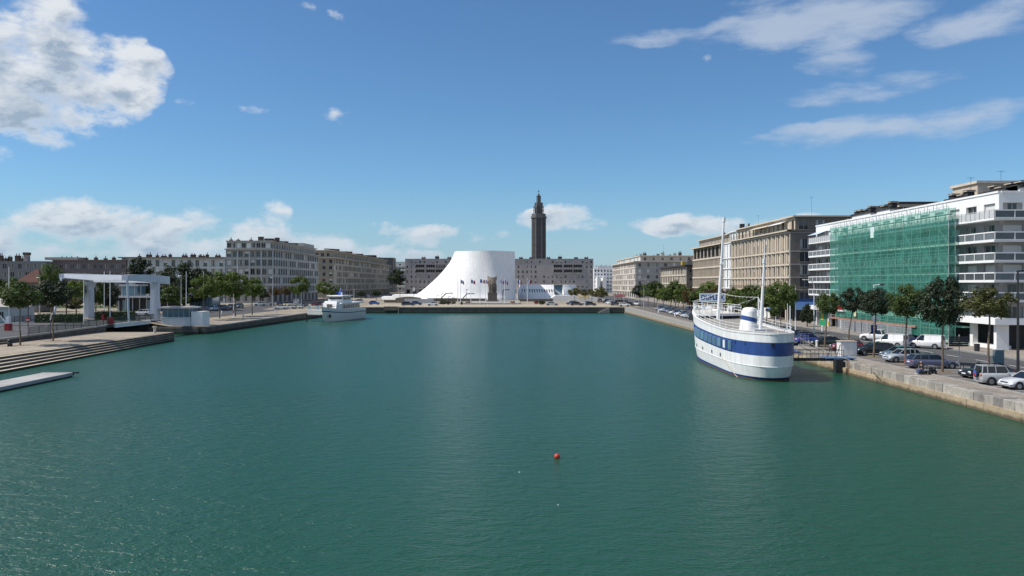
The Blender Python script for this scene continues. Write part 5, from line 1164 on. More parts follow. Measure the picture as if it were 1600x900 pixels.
    d = 345.; x = X(646.5,d); m = MB(); m.box(x-.5,x+.5,d,d+.2,Z(455,d),Z(449.5,d),M_WPAINT).bar((x,d+.1,2.4),(x,d+.1,Z(455,d)),.08,M_DKMET,5); tagm(m.build('white_sign'), 'small white square sign before the wide grey block', 'sign')
plaza()

# ------------------------------------------------------------------ ships
def ship():
    cx = 26.9; r = thing('moored_ship', 'large white ship with blue stripe, funnel and two masts moored at right', 'ship', (cx, 97, 0))
    def she(y): return max(0, min(1, (y-88)/26.))**1.6
    lv = [('w',-.9,0,2.75,82.2,111.5),('a',.10,.0,2.98,81.6,112.3),('b',.34,.45,3.03,81.3,112.6),('k',1.5,.35,3.20,80.7,113.4),('s',2.6,1.1,3.23,80.5,114.2),('t',4.0,1.4,3.26,80.4,115.0),('d',4.83,1.75,3.28,80.35,115.8)]
    def ring(L, inset=0, zoff=0, n1=14, n2=22):
        _, z0, sh, b, ys, yb = L; b -= inset; ys += inset; yb -= inset*2; pts = []
        for i in range(n1+1):
            a = pi/2*i/n1; y = 89-(89-ys)*cos(a); w = b*(max(0, 1-((89-y)/(89-ys))**2.5))**.5; pts.append((w, y))
        for i in range(1, n2+1):
            t = i/n2; y = 89+(yb-89)*(1-(1-t)**1.25); w = b if y < 99 else b*max(0, 1-((y-99)/(yb-99))**2.1); pts.append((w, y))
        z = lambda y: z0+sh*she(y)+zoff
        L1 = [(cx-w, y, z(y)) for w, y in pts]; R1 = [(cx+w, y, z(y)) for w, y in pts[1:-1]][::-1]
        return L1+R1
    rs = [ring(q) for q in lv]; mats_ = [M_RUST, mat('antifouling',(.06,.05,.045),.7,.2,1), M_BLUE, M_SHIPW, M_SHIPW, M_BLUE, M_SHIPW]
    mb = MB(); bands = [M_RUST, M_BLUE, M_SHIPW, M_SHIPW, M_BLUE, M_SHIPW]
    for i in range(6): mb.grid([rs[i+1], rs[i]], bands[i], True)
    mb.build('hull', r, smooth=True)
    # knuckle strake and rubbing line
    mb = MB(); a = ring(lv[3], -.03, .02); b = ring(lv[3], -.03, -.03); c = ring(lv[3], .01, .04); d = ring(lv[3], .01, -.05); mb.grid([c,a,b,d], M_SHIPW, True); mb.build('rubbing_strake', r)
    mb = MB(); a = ring(lv[6], -.05, .12); b = ring(lv[6], -.05, -.02); c = ring(lv[6], .22, .12); d = ring(lv[6], .22, -.1); mb.grid([c,a,b], M_SHIPW, True); mb.grid([d,c], M_SHIPW, True); mb.build('deck_rim', r)
    dk = ring(lv[6], .2, -.08); n = len(dk); mb = MB(); nl = n//2+1
    Lp = dk[:nl]; Rp = [dk[0]]+dk[nl:][::-1]+[dk[nl-1]]
    m_ = min(len(Lp), len(Rp)); mb.grid([[Lp[i] for i in range(m_)], [Rp[i] for i in range(m_)]][::-1], M_DECK); mb.build('deck', r)
    wid = lambda L, y: (lambda q: min(q, key=lambda p: abs(p[1]-y))[0])([p for p in ring(L, n1=60, n2=90) if p[0] < cx])
    def hz(y, f): return (2.6+1.1*she(y))*(1-f)+(4.0+1.4*she(y))*f
    # windows in the blue band, port side
    fb = mat('faded_blue', (.10,.19,.36), .45, .15, 1.5)
    for k in range(9):
        y = 86.6+k*1.98; xx = wid(lv[4], y); xx2 = wid(lv[5], y); z0, z1 = hz(y,.14), hz(y,.86); kind = M_SHIPW if k == 1 else M_GLASSB
        m = MB(); m.box(xx-.10, xx+.2, y-.62, y+.62, z0, z1, fb); o = m.build('window', r)
        m = MB(); m.box(xx-.13, xx-.09, y-.5 if k != 1 else y-.42, y+.5 if k != 1 else y+.3, z0+.1, z1-.1, kind); m.build('pane', o)
        if k > 1:
            m = MB(); m.box(xx-.06, xx+.2, y+.64, y+1.34, z0+.0, z1-.0, fb); m.build('faded_panel', r)
    for k, (y, f) in enumerate(((85.2,.62),(83.2,.62))):
        xx = wid(lv[4], y); m = MB(); m.box(xx-.05, xx+.3, y-.16, y+.16, hz(y,.7), hz(y,.93), M_DARK); m.build('porthole', r)
    for x in (26.4, 29.0):
        y = 80.55 if x < 27 else 81.2; m = MB(); m.box(x-.16, x+.16, y-.1, y+.3, 3.66, 3.93, M_DARK); m.build('porthole', r)
    for y in (90.4, 94.3, 98.8, 102.8):
        xx = wid(lv[3], y); m = MB(); m.bar((xx-.06,y,1.95+.3*she(y)),(xx+.3,y,1.95+.3*she(y)),.2,M_DARK,10); m.bar((xx-.04,y,1.95+.3*she(y)),(xx+.1,y,1.95+.3*she(y)),.27,M_LGREY,10); m.build('porthole', r)
    # railings round the deck
    rr_ = ring(lv[6], .3, -.05, 10, 26); zt = .95
    pts = [p for p in rr_]; N_ = len(pts)
    for k in range(0, N_, 2):
        p = pts[k]
        if p[1] > 104.5: continue
        m = MB(); m.bar(p, (p[0],p[1],p[2]+zt), .03, M_WPAINT, 5); m.build('railing_post', r)
    for dz in (.3, .62, zt):
        m = MB()
        for k in range(N_):
            a, b = pts[k], pts[(k+1)%N_]
            if a[1] > 104.5 or b[1] > 104.5: continue
            m.bar((a[0],a[1],a[2]+dz),(b[0],b[1],b[2]+dz),.024,M_WPAINT,4,cap=False)
        m.build('handrail', r)
    # raised fore deck with its own railing
    pf = [p for p in ring(lv[6], .12, 0, 6, 40)]; Lq = [p for p in pf if p[1] >= 103.0 and p[0] <= cx]; Rq = [(2*cx-p[0], p[1], p[2]) for p in Lq]
    zf = 6.12; m = MB(); top = [[(p[0],p[1],zf+.02*(p[1]-103)) for p in Lq], [(p[0],p[1],zf+.02*(p[1]-103)) for p in Rq]]; bot = [[(p[0],p[1],zf-.55) for p in Lq],[(p[0],p[1],zf-.55) for p in Rq]]
    m.grid(top[::-1], mat('cream_deck',(.62,.60,.54),.7,.12,.8)); m.grid([top[0],bot[0]], M_SHIPW); m.grid([bot[1],top[1]], M_SHIPW); a, b = Lq[0], Rq[0]
    n_ = 10; arc = [(a[0]+(b[0]-a[0])*i/n_, a[1]-1.2*sin(pi*i/n_)) for i in range(n_+1)]
    m.grid([[(x,y,zf) for x, y in arc],[(x,y,zf-.3) for x, y in arc]][::-1], M_SHIPW); m.poly([(x,y,zf) for x, y in arc], M_SHIPW); m.build('fore_deck', r)
    m = MB(); m.box(a[0]+.4, b[0]-.4, a[1]+.3, a[1]+6, 5.0, zf-.3, M_DARK); m.build('under_deck_shade', r)  # dark box standing in for the shade beneath the fore deck
    posts = [top[0][i] for i in range(0, len(Lq), 3)]+[top[1][i] for i in range(0, len(Rq), 3)]
    for p in posts: m = MB(); m.bar(p, (p[0],p[1],p[2]+1.05), .035, M_WPAINT, 5); m.build('railing_post', r)
    for side in (0, 1):
        for dz in (.4,.75,1.05):
            m = MB(); q = top[side]
            for i in range(len(q)-1): m.bar((q[i][0],q[i][1],q[i][2]+dz),(q[i+1][0],q[i+1][1],q[i+1][2]+dz),.035,M_WPAINT,4,cap=False)
            m.build('handrail', r)
    m = MB()
    for i in (0, 3, 7, 10): m.bar((arc[i][0],arc[i][1],zf),(arc[i][0],arc[i][1],zf+1.05),.045,M_WPAINT,5)
    m.tube([(x,y,zf+1.05) for x, y in arc],.035,M_WPAINT,4); m.tube([(x,y,zf+.6) for x, y in arc],.035,M_WPAINT,4); m.build('handrail', r)
    # masts, funnel
    m = MB(); m.bar((26.5,102.4,5.2),(27.25,102.4,18.2),.24,M_WPAINT,10,.12); m.bar((27.25,102.4,17.9),(27.28,102.4,18.5),.2,M_WPAINT,8); m.bar((26.9,102.4,12.5),(26.9,101.9,12.6),.2,M_WPAINT,6); m.build('mast', r, label='taller forward mast')
    m = MB(); m.bar((27.2,87.2,4.7),(27.65,87.2,12.6),.2,M_WPAINT,10,.12); m.bar((27.65,87.2,12.6),(27.72,87.2,14.9),.07,M_WPAINT,6,.03); m.bar((27.6,87.2,12.2),(27.6,87.2,12.7),.18,M_WPAINT,8); m.bar((27.2,87.2,10),(27.2,87.2,10.1),.1,M_WPAINT); m.build('mast', r, label='shorter after mast with thin topmast')
    m = MB(); m.box(26.4, 28.4, 86.6, 87.9, 4.7, 5.0, M_LGREY); m.build('mast_foot', r)
    cxf, cyf = 26.65, 89.6
    def el(a_, b_, z, ox=0): return [(cxf+ox+a_*cos(2*pi*i/20), cyf+b_*sin(2*pi*i/20), z) for i in range(20)]
    m = MB(); L = [(1.0,1.35,4.7,-.05),(.86,1.2,5.75,.0),(.82,1.15,6.25,.03),(.80,1.1,6.9,.06),(.68,.95,7.2,.08),(.3,.45,7.32,.1),(.01,.01,7.34,.1)]
    R5 = [el(*q) for q in L]
    tilt = lambda row, k: [(p[0],p[1],p[2]-k*(p[0]-cxf)) for p in row]
    R5 = [R5[0], tilt(R5[1],.25), tilt(R5[2],.25), R5[3], R5[4], R5[5], R5[6]]
    for i in range(6): m.grid([R5[i], R5[i+1]], M_BLUE if i == 1 else M_SHIPW, True)
    m.build('funnel', r, smooth=True)
    # sign board with lettering
    m = MB(); ys = 108.2; x0, x1, z0, z1 = 25.55, 28.95, 7.62, 8.62
    m.box(x0, x1, ys, ys+.08, z0, z1, mat('pale_blue_board',(.62,.70,.80),.6,.08,1)); sg = m.build('sign_board', r)
    m = MB(); m.box(x0-.06,x1+.06,ys-.02,ys+.1,z1,z1+.07,M_WPAINT).box(x0-.06,x0,ys-.02,ys+.1,z0,z1,M_WPAINT).box(x1,x1+.06,ys-.02,ys+.1,z0,z1,M_WPAINT).box(x0-.06,x1+.06,ys-.02,ys+.1,z0-.07,z0,M_WPAINT); m.build('sign_frame', r)
    for x in (25.9, 27.2, 28.6): m = MB(); m.bar((x,ys+.05,6.2),(x,ys+.05,z0),.05,M_WPAINT,5); m.build('sign_post', r)
    tc = bpy.data.curves.new('t', 'FONT'); tc.body = 'DUPLEIX'; tc.size = .92; tc.extrude = .015; tc.offset = .012; tc.align_x = 'CENTER'
    to = bpy.data.objects.new('t', tc); COL.objects.link(to); bpy.context.view_layer.update()
    me = bpy.data.meshes.new_from_object(to.evaluated_get(bpy.context.evaluated_depsgraph_get())); bpy.data.objects.remove(to); me.name = 'lettering'
    me.materials.clear(); me.materials.append(M_NAVY)
    bx = [v.co.x for v in me.vertices]; wd = max(bx)-min(bx); sc = 3.1/wd
    for v in me.vertices: v.co = Vector((v.co.x*sc, -v.co.z-.03, v.co.y*1.0))
    o = ob('lettering', me, sg, ((x0+x1)/2-cx, ys-97, z0+.18))
    # garlands of lamps
    def wire(a, b, sag):
        a, b = Vector(a), Vector(b); m = MB(); pts = [a.lerp(b,i/10)-Vector((0,0,sag*4*(i/10)*(1-i/10))) for i in range(11)]; m.tube(pts,.025,M_WPAINT,4)
        for p in pts[1:-1]: m.ball(p-Vector((0,0,.06)),.04,.04,.05,M_WPAINT,5,3)
        m.build('light_string', r)
    pb = (30.0, 97.0, 8.35)
    wire((24.0,106,7.6),(26.75,102.4,8.9),.05); wire((26.95,102.4,8.7),pb,.15); wire(pb,(27.4,87.2,7.75),.12); wire((24.2,97,6.5),pb,.1)
    for q in (pb, (29.6,95.4,8.2)): m = MB(); m.bar((q[0],q[1],5),q,.06,M_WPAINT,5); m.build('stanchion', r)
    m = MB(); m.bar((24.3,93.2,4.8),(24.3,93.2,7.4),.06,M_WPAINT,6); m.bar((24.6,93.2,4.8),(24.6,93.2,7.4),.04,M_WPAINT,5); m.build('stanchion', r)
    m = MB(); m.bar((30.05,86,4.7),(30.05,86,7.6),.06,M_WPAINT,6); m.build('stanchion', r)
    # mooring line over the hull
    m = MB(); m.tube([(wid(lv[3],90)-.1,89.5,1.7),(wid(lv[3],87)-.1,86.5,.8),(23.9,84.4,.05)],.035,M_TAN2,4); m.build('hanging_rope', r)
    for a, b in (((29.6,83.4,4.6),(37.3,79.5,1.4)),((30.1,88,4.7),(37.4,97,1.4)),((28.8,113,6.3),(38.0,122,1.4))):
        a, b = Vector(a), Vector(b); m = MB(); m.tube([a.lerp(b,i/8)-Vector((0,0,1.1*(i/8)*(1-i/8)*4*.4)) for i in range(9)],.035,M_TAN2,4); m.build('mooring_rope', r)
    # white garden chairs on the fore deck
    q = MB(); q.box(-.26,.26,-.24,.24,.42,.46,M_WPAINT).box(-.26,.26,.2,.25,.46,.95,M_WPAINT)
    for sx in (-.23,.23):
        for sy in (-.21,.21): q.bar((sx,sy,0),(sx,sy,.42),.03,M_WPAINT,4)
        q.box(sx-.03,sx+.03,-.2,.22,.64,.68,M_WPAINT)
    cm = q.mesh('deck_chair')
    for i, (x, y, a, lab) in enumerate(((25.3,104.6,.3,'white deck chair left of the tall ship mast'),(26.2,105.6,2.6,'white deck chair just left of the forward mast, under the sign'),(28.6,104.6,-.5,'white deck chair right of the forward mast'),(29.2,105.4,1.2,'white deck chair nearest the blue van seen behind the rail'))):
        o = ob('deck_chair', cm, None, (x,y,6.15), a); tagm(o, lab, 'chair', 'white chairs on the ship fore deck')
    # gangway to the quay
    gp = thing('gangway', 'narrow dark gangway with railings from the ship stern to the quay', 'gangway', (33, 90.5, 1.3))
    m = MB(); m.box(29.6, 38.6, 90.0, 91.2, 1.35, 1.5, M_LGREY).box(29.6,38.6,89.95,90.02,1.25,1.6,M_DKMET); m.build('walkway', gp)
    m = MB(); m.box(35.4,38.8,89.6,91.6,1.52,1.62,M_ROUTE); m.build('ramp_plate', gp)
    for yy in (90.05, 91.15):
        m = MB(); m.tube([(30,yy,2.5),(37.5,yy,2.45)],.035,M_DKMET,4); m.tube([(30,yy,2.0),(37.5,yy,2.0)],.025,M_DKMET,4); m.build('handrail', gp)
        for x in frange(30,37.5,.9): m = MB(); m.bar((x,yy,1.5),(x,yy,2.5),.025,M_DKMET,4); m.build('railing_post', gp)
    for x, y in ((31.4,92.1),(36.6,89.3)):
        m = MB(); m.box(x-.42,x+.42,y-.4,y+.4,-1.2,1.5 if x > 33 else 2.0,M_DKMET); m.build('pile', gp)
    m = MB()
    for x in (30.8, 31.9, 36.2, 37.2): m.bar((x,91.3,1.6),(x+.45,91.3,3.0),.05,M_DKMET,4)
    m.build('davit', gp)
    m = MB(); m.poly([(31,91.6,2.15),(33.6,91.6,2.1),(33.0,92.9,2.2),(31,92.9,2.2)], M_BLUEP).poly([(31,91.6,2.05),(31,92.9,2.1),(33,92.9,2.1),(33.6,91.6,2.0)], M_BLUEP); m.build('blue_cover', gp)
    # white cabinet on the quay
    b = thing('utility_cabinet', 'white box cabinet with flat lid at the quay end of the gangway', 'cabinet', (40.2, 95.4, 1.33))
    m = MB(); m.box(39.2,41.1,94.9,96.1,1.33,3.05,M_WPAINT); m.build('body', b); m = MB(); m.box(39.1,41.2,94.8,96.2,3.05,3.13,M_BEIGE); m.build('lid', b)
    for x in (39.75, 40.4): m = MB(); m.box(x-.3,x+.3,94.86,94.9,1.45,2.95,M_SHIPW); m.build('door', b)
ship()

def yacht():
    L = 27.; bx, by = -49.2, 206.5; sx, sy = -45.4, 233.; ang = atan2(by-sy, bx-sx)-pi/2
    r = thing('motor_yacht', 'white motor yacht with blue mast moored at the far left of the basin', 'yacht', ((bx+sx)/2, (by+sy)/2, 0), ang)
    def B(m, n, smooth=False, par=None, label=None): return m.build(n, par or r, smooth=smooth, world=False, label=label)
    hw = mat('yacht_white', (.66,.70,.69), .4, .05, .5, streak=.1)
    def w(y, b, yb): return b*min(1, (1-((y+2)/(yb+2))**2.3 if y > -2 else 1-.10*((-2-y)/11.5)**2))
    lv = [(-.8,2.2,12.0,M_NAVY),(.0,2.75,12.4,M_NAVY),(.32,2.85,12.6,hw),(1.6,3.05,13.3,hw),(1.95,3.08,13.5,M_NAVY),(2.15,3.1,13.6,hw),(2.9,3.15,14.0,hw)]
    ys = lambda yb: [-13.3+(yb+13.3)*(1-(1-i/26)**1.2) for i in range(27)]
    rows = []
    for z, b, yb, m_ in lv:
        P = [(-max(0,w(y,b,yb)), y, z+(max(0,(y+2)/15))**2*1.0*(z/2.9 if z > 0 else 0)) for y in ys(yb)]; Q = [(-p[0], p[1], p[2]) for p in P][::-1]; rows.append(P+Q[1:])
    m = MB()
    for i in range(6): m.grid([rows[i+1], rows[i]], [M_NAVY,hw,hw,hw,M_NAVY,hw][i] if i != 0 else M_NAVY)
    m.poly([rows[k][0] for k in range(7)]+[rows[k][-1] for k in range(6,-1,-1)], hw); B(m, 'hull', True)
    m = MB(); top = rows[-1]; n = len(top); h = n//2; m.grid([[ (p[0],p[1],p[2]-.15) for p in top[:h+1]], [(-p[0],p[1],p[2]-.15) for p in top[:h+1]]][::-1], M_DECK); B(m, 'deck')
    wh = M_SHIPW
    def taper(m, x, y0, y1, z0, z1, dx, dy, mt):
        m.v += [(-x,y0,z0),(x,y0,z0),(x,y1,z0),(-x,y1,z0),(-x+dx,y0+dy*.3,z1),(x-dx,y0+dy*.3,z1),(x-dx,y1-dy,z1),(-x+dx,y1-dy,z1)]; b = len(m.v)-8; k = m.idx(mt)
        for q in ((0,3,2,1),(4,5,6,7),(0,1,5,4),(1,2,6,5),(2,3,7,6),(3,0,4,7)): m.f.append(tuple(b+i for i in q)); m.mi.append(k)
    m = MB(); taper(m, 2.35, -9.5, 7.6, 2.7, 4.55, .1, .6, wh); c = B(m, 'main_cabin')
    m = MB(); taper(m, 2.6, -12.2, 6.6, 4.55, 4.78, .05, .3, wh); B(m, 'cabin_roof')
    m = MB(); taper(m, 1.9, 2.5, 8.6, 3.2, 5.3, .2, 1.2, wh); B(m, 'fore_cabin')
    m = MB(); m.box(-.75,.75,8.25,8.38,3.5,4.5,M_BRN_SHADE); B(m, 'fore_door')
    m = MB(); taper(m, 2.1, -3.2, 4.2, 4.78, 6.6, .25, .5, wh); B(m, 'bridge')
    m = MB(); m.box(-1.85,1.85,3.6,3.95,5.55,6.3,M_GLASS); B(m, 'bridge_window')
    for s in (-1,1): m = MB(); m.box(s*1.9,s*1.99,-2.5,3.2,5.55,6.25,M_GLASS); B(m, 'bridge_window')
    m = MB(); taper(m, 2.3, -3.8, 4.6, 6.6, 6.78, .05, .1, wh); B(m, 'bridge_roof')
    for s in (-1,1):
        for k in range(7): y = -8.6+k*1.9; m = MB(); m.box(s*2.28,s*2.36,y,y+1.35,3.35,4.25,M_GLASS); B(m, 'cabin_window')
    m = MB(); m.bar((0,.5,6.7),(0,.1,8.1),.45,M_BLUEP,8,.32); m.box(-1.3,1.3,.0,.25,7.5,7.65,M_BLUEP).bar((0,.1,8),(0,.1,8.8),.06,M_WPAINT,5); B(m, 'mast')
    m = MB(); m.box(-.62,-.4,-.1,.9,6.7,7.6,wh); B(m, 'mast_fairing')
    for dz in (.45,.9):
        m = MB()
        for s in (-1,1):
            pts = [(s*max(.0,abs(p[0])-.1),p[1],p[2]+dz) for p in top[8:h+1:2]]; m.tube(pts,.03,M_LGREY,4)
        B(m, 'handrail')
    for s in (-1,1):
        for p in top[8:h+1:2]: m = MB(); m.bar((s*max(.05,abs(p[0])-.1),p[1],p[2]),(s*max(.05,abs(p[0])-.1),p[1],p[2]+.9),.03,M_LGREY,4); B(m, 'railing_post')
    for s in (-1,1): m = MB(); m.ball((s*1.25,11.15,1.5),.32,.32,.5,M_DKMET,8,5); B(m, 'anchor_pocket')
    m = MB(); m.ball((2.0,-10.5,5.1),.5,.8,.35,M_BLUEP,8,5); B(m, 'covered_raft')
    # white boarding stage beside it
    s = thing('boarding_stage', 'long white-grey boarding stage between the left quay and the yacht bow', 'boarding stage', (-54, 211, 1.9))
    m = MB(); x0, x1 = X(479,213), X(506,209); m.prism([(x0,213.5),(x0+.5,211.5),(x1,208.5),(x1,210.5)], 1.75, 2.0, M_LGREY); m.build('deck', s)
    m = MB(); m.tube([(x0,213.5,2.95),(x1,210.4,2.9)],.06,M_WPAINT,5); m.tube([(x0+.5,211.5,2.95),(x1,208.6,2.9)],.06,M_WPAINT,5); m.build('handrail', s)
    m = MB(); m.poly([(x0+.5,211.52,1.9),(x1,208.62,1.9),(x1,208.62,2.8),(x0+.5,211.52,2.85)], mat('pale_canvas',(.52,.54,.54),.8,.1,1)); m.build('canvas_side', s)
    for t in (.1,.9): x = x0+(x1-x0)*t; m = MB(); m.bar((x,211,-1),(x,211,2.0),.2,M_DKMET,6); m.build('pile', s)
    for px, lab in ((482.8,'left one of two white pillars above the boarding stage'),(496.3,'right one of two white pillars above the boarding stage')):
        x = X(px,222); g = gz(x,222); m = MB(); m.box(x-.42,x+.42,221.7,222.3,g,g+2.0,M_WPAINT).box(x-.48,x+.48,221.64,222.36,g+2.0,g+2.1,M_LGREY); tagm(m.build('white_pillar'), lab, 'pillar', 'white pillars on the left quay')
yacht()

# ------------------------------------------------------------------ lift bridge, control cabin, pontoon, buoy
def lift_bridge():
    g = 2.6; r = thing('lift_bridge', 'white steel lift bridge with overhead balance beams across the side channel', 'bridge', (-82, 152, g))
    wm = mat('bridge_white', (.56,.60,.67), .5, .06, .4, streak=.18)
    m = MB(); m.box(-92, -72.25, 141, 158.1, g-.5, g+.0, M_ASPH); m.build('deck', r)
    m = MB(); m.box(-72.25, -71.95, 144.5, 158.6, g-.62, g+.12, M_WPAINT); m.build('edge_girder', r); m = MB(); m.box(-92.3,-92,141,158.1,g-.6,g+.12,M_WPAINT); m.build('edge_girder', r)
    def tower(x, y, zt, mirror):
        z0 = gz(x-2, y)-.1; m = MB(); s = mirror
        prof = [(z0,.80,.6,0),(z0+5,.74,.55,0),(8.9,.72,.55,0),(9.8,.75,.6,.3),(zt-.9,.8,.6,.75)]
        rows = [[(x-a-(e if s > 0 else -.2*0)*(0 if s > 0 else 1),y-b,z),(x+a+(e if s > 0 else 0),y-b,z),(x+a+(e if s > 0 else 0),y+b,z),(x-a-(e if s < 0 else 0),y+b,z)] for z, a, b, e in prof]; m.grid(rows, wm, True); m.poly(rows[-1], wm); t = m.build('tower', r)
        m = MB(); m.box(x+.1,x+.6,y-.62,y-.56,z0+.2,z0+6.4,mat('bridge_recess',(.45,.48,.54),.5,.06,.4)); m.build('recess_panel', t)
        m = MB(); m.bar((x-.7,y-.7,zt-.5),(x+.7,y-.7,zt-.5),.18,M_LGREY,8); m.build('pivot', t)
    tower(-91.8, 173, 11.3, 1); tower(-72.4, 161.5, 11.2, -1)
    def beam(x, ya, yb, za0, za1, zb0, zb1, w, name):
        m = MB(); n = 8; rows = []
        for i in range(n+1):
            t = i/n; y = ya+(yb-ya)*t; z1 = za1+(zb1-za1)*t+.22*sin(pi*t); z0 = za0+(zb0-za0)*t**1.6
            rows.append([(x-w,y,z0),(x-w,y,z1),(x+w,y,z1),(x+w,y,z0)])
        m.grid(rows, wm, True); m.poly(rows[0][::-1], wm); m.poly(rows[-1], wm); return m.build(name, r)
    beam(-72.3, 148.6, 167, 10.55, 11.6, 9.85, 11.45, .55, 'balance_beam'); beam(-91.9, 162.5, 180, 11.0, 11.95, 10.2, 11.9, .55, 'balance_beam')
    m = MB(); a = Vector((-91.2,172.6,0)); b = Vector((-73,161.6,0)); n = Vector((b.y-a.y, a.x-b.x, 0)).normalized()*.55
    rows = [[tuple(q+Vector((0,0,z))) for q in (a-n,b-n)] for z in ()]
    for (z0, z1, mm) in ((10.1,11.9,wm),):
        P = [a-n,b-n,b+n,a+n]; zt = [11.9,11.35,11.35,11.9]; zb = [10.3,10.15,10.15,10.3]
        m.v = [(p.x,p.y,z) for p, z in zip(P,zb)]+[(p.x,p.y,z) for p, z in zip(P,zt)]; k = m.idx(mm)
        for q in ((0,3,2,1),(4,5,6,7),(0,1,5,4),(1,2,6,5),(2,3,7,6),(3,0,4,7)): m.f.append(q); m.mi.append(k)
    m.build('cross_beam', r)
    # forward tie beam between the tips
    m = MB(); A = Vector((-91.6,163,0)); Bv = Vector((-72.6,149.2,0)); n = Vector((Bv.y-A.y, A.x-Bv.x, 0)).normalized()*.3; rows = []
    for i in range(9):
        t = i/8; c = A.lerp(Bv,t); zt_ = 11.95-.35*t; zb_ = 11.2-.7*min(1,t*1.6)+.35*max(0,t-.62)*1.6; rows.append([tuple(c-n+Vector((0,0,zb_))), tuple(c-n+Vector((0,0,zt_))), tuple(c+n+Vector((0,0,zt_))), tuple(c+n+Vector((0,0,zb_)))])
    m.grid(rows, wm, True); m.poly(rows[0][::-1], wm); m.poly(rows[-1], wm); m.build('tie_beam', r)
    m = MB(); m.bar((-72.0,149,10.9),(-72.0,149.7,2.6),.2,wm,8,.17); m.build('pull_rod', r); m = MB(); m.bar((-92,162.8,11.3),(-92,159.4,2.6),.26,wm,8); m.build('pull_rod', r)
    m = MB(); m.ball((-72.5,160.4,11.0),.3,.2,.3,M_LAMPW,8,5); m.build('lamp', r)
    # green railing along the basin side of the road
    f = thing('bridge_railing', 'dark green metal railing along the basin side of the bridge road', 'railing', (-72.3,118,2.1))
    gm = mat('green_railing_paint', (.025,.05,.045), .5, .15, 3)
    for i, y in enumerate(frange(119, 162, 2.4)[:-1]):
        z = gz(-74,y)+.14; z2 = gz(-74,y+2.4)+.14; m = MB(); x = -72.1 if 141 > y else -72.4
        m.bar((x,y,z),(x,y,z+1.1),.05,gm,4); m.bar((x,y,z+1.08),(x,y+2.4,z2+1.08),.04,gm,4); m.bar((x,y,z+.12),(x,y+2.4,z2+.12),.03,gm,4)
        for k in range(1,12): t = k/12; m.bar((x,y+2.4*t,z+(z2-z)*t+.12),(x,y+2.4*t,z+(z2-z)*t+1.06),.032,gm,3,cap=False)
        m.build('railing_panel', f)
    f = thing('road_railing', 'brown-topped dark railing on the far side of the bridge road, at far left', 'railing', (-93.5,120,2.2))
    for i, y in enumerate(frange(96, 160, 2.5)[:-1]):
        x = -93.8; z = gz(x,y)+.12; m = MB(); m.bar((x,y,z),(x,y,z+1.05),.05,M_DKMET,4); m.bar((x,y,z+1.03),(x,y+2.5,z+1.03),.045,M_RUST,4); m.bar((x,y,z+.15),(x,y+2.5,z+.15),.03,M_DKMET,4)
        for k in range(1,9): m.bar((x,y+2.5*k/9,z+.15),(x,y+2.5*k/9,z+1.0),.018,M_DKMET,3,cap=False)
        m.build('railing_panel', f)
    # control cabin
    c = thing('control_cabin', 'white bridge control cabin with band of blue windows on the quay corner', 'cabin', (-67,162,1.5)); bw = mat('cabin_white', (.54,.59,.64), .5, .05, .6, streak=.12)
    m = MB(); m.box(-70.6,-64.7,160.05,164.4,1.2,3.05,bw).box(-70.7,-64.6,159.95,164.5,3.05,3.2,bw); m.build('wall', c)
    m = MB(); m.box(-70.35,-64.95,160.3,164.1,3.2,5.0,M_GLASSB); wi = m.build('window_band', c)
    for i in range(6): x = -70.35+i*1.08; m = MB(); m.box(x-.035,x+.035,160.2,160.31,3.2,5.0,M_LGREY); m.build('mullion', wi)
    for i in range(4): y = 160.3+i*1.27; m = MB(); m.box(-64.96,-64.88,y-.04,y+.04,3.2,5.0,M_LGREY); m.build('mullion', wi)
    m = MB(); m.box(-71.0,-64.3,159.6,164.9,5.0,5.28,M_LGREY).box(-70.4,-65,160.4,164,5.28,5.38,M_TAN); m.build('roof', c)
    m = MB(); m.box(-64.65,-62.4,160.4,164.3,1.2,4.35,M_WPAINT); m.build('side_room', c)
    # landing pier under it
    m = MB(); m.box(-72,-62,157.2,160,-1,1.22,M_QWALL); struct('cabin_pier', m)
    # floating pontoon
    p = thing('pontoon', 'long grey floating pontoon at the lower left edge of the water', 'pontoon', (-48.9,72,0))
    m = MB(); m.box(-50.5,-47.3,55,85.6,-.3,.32,M_DKMET); m.build('float', p)
    for i in range(25): y = 55+i*1.22; m = MB(); m.box(-50.45,-47.4,y+.015,y+1.2,.32,.42,mat('pontoon_boards',(.36,.35,.335),.85,.12,1.2,objvar=.12)); m.build('plank', p)
    m = MB(); m.box(-47.4,-47.15,55,85.7,.12,.45,mat('pontoon_rim',(.30,.32,.34),.6,.1,1)).box(-50.6,-47.15,85.5,85.7,.12,.45,M_MAUVE); m.build('rubbing_strip', p)
    m = MB(); m.bar((-47.2,85.6,.4),(-46.7,85.9,.4),.1,M_DKMET,6); m.build('cleat', p)
    # buoy
    b = thing('buoy', 'small round red buoy floating in the middle of the water', 'buoy', (X(870.5,45.6),45.6,0)); bx = X(870.5,45.6)
    m = MB(); m.ball((bx,45.6,.1),.17,.17,.17,mat('red_buoy',(.52,.05,.03),.4,.15,4),14,10); m.build('float', b, smooth=True); m = MB(); m.bar((bx,45.6,.25),(bx,45.6,.32),.03,M_DKMET,6); m.build('ring', b)
lift_bridge()
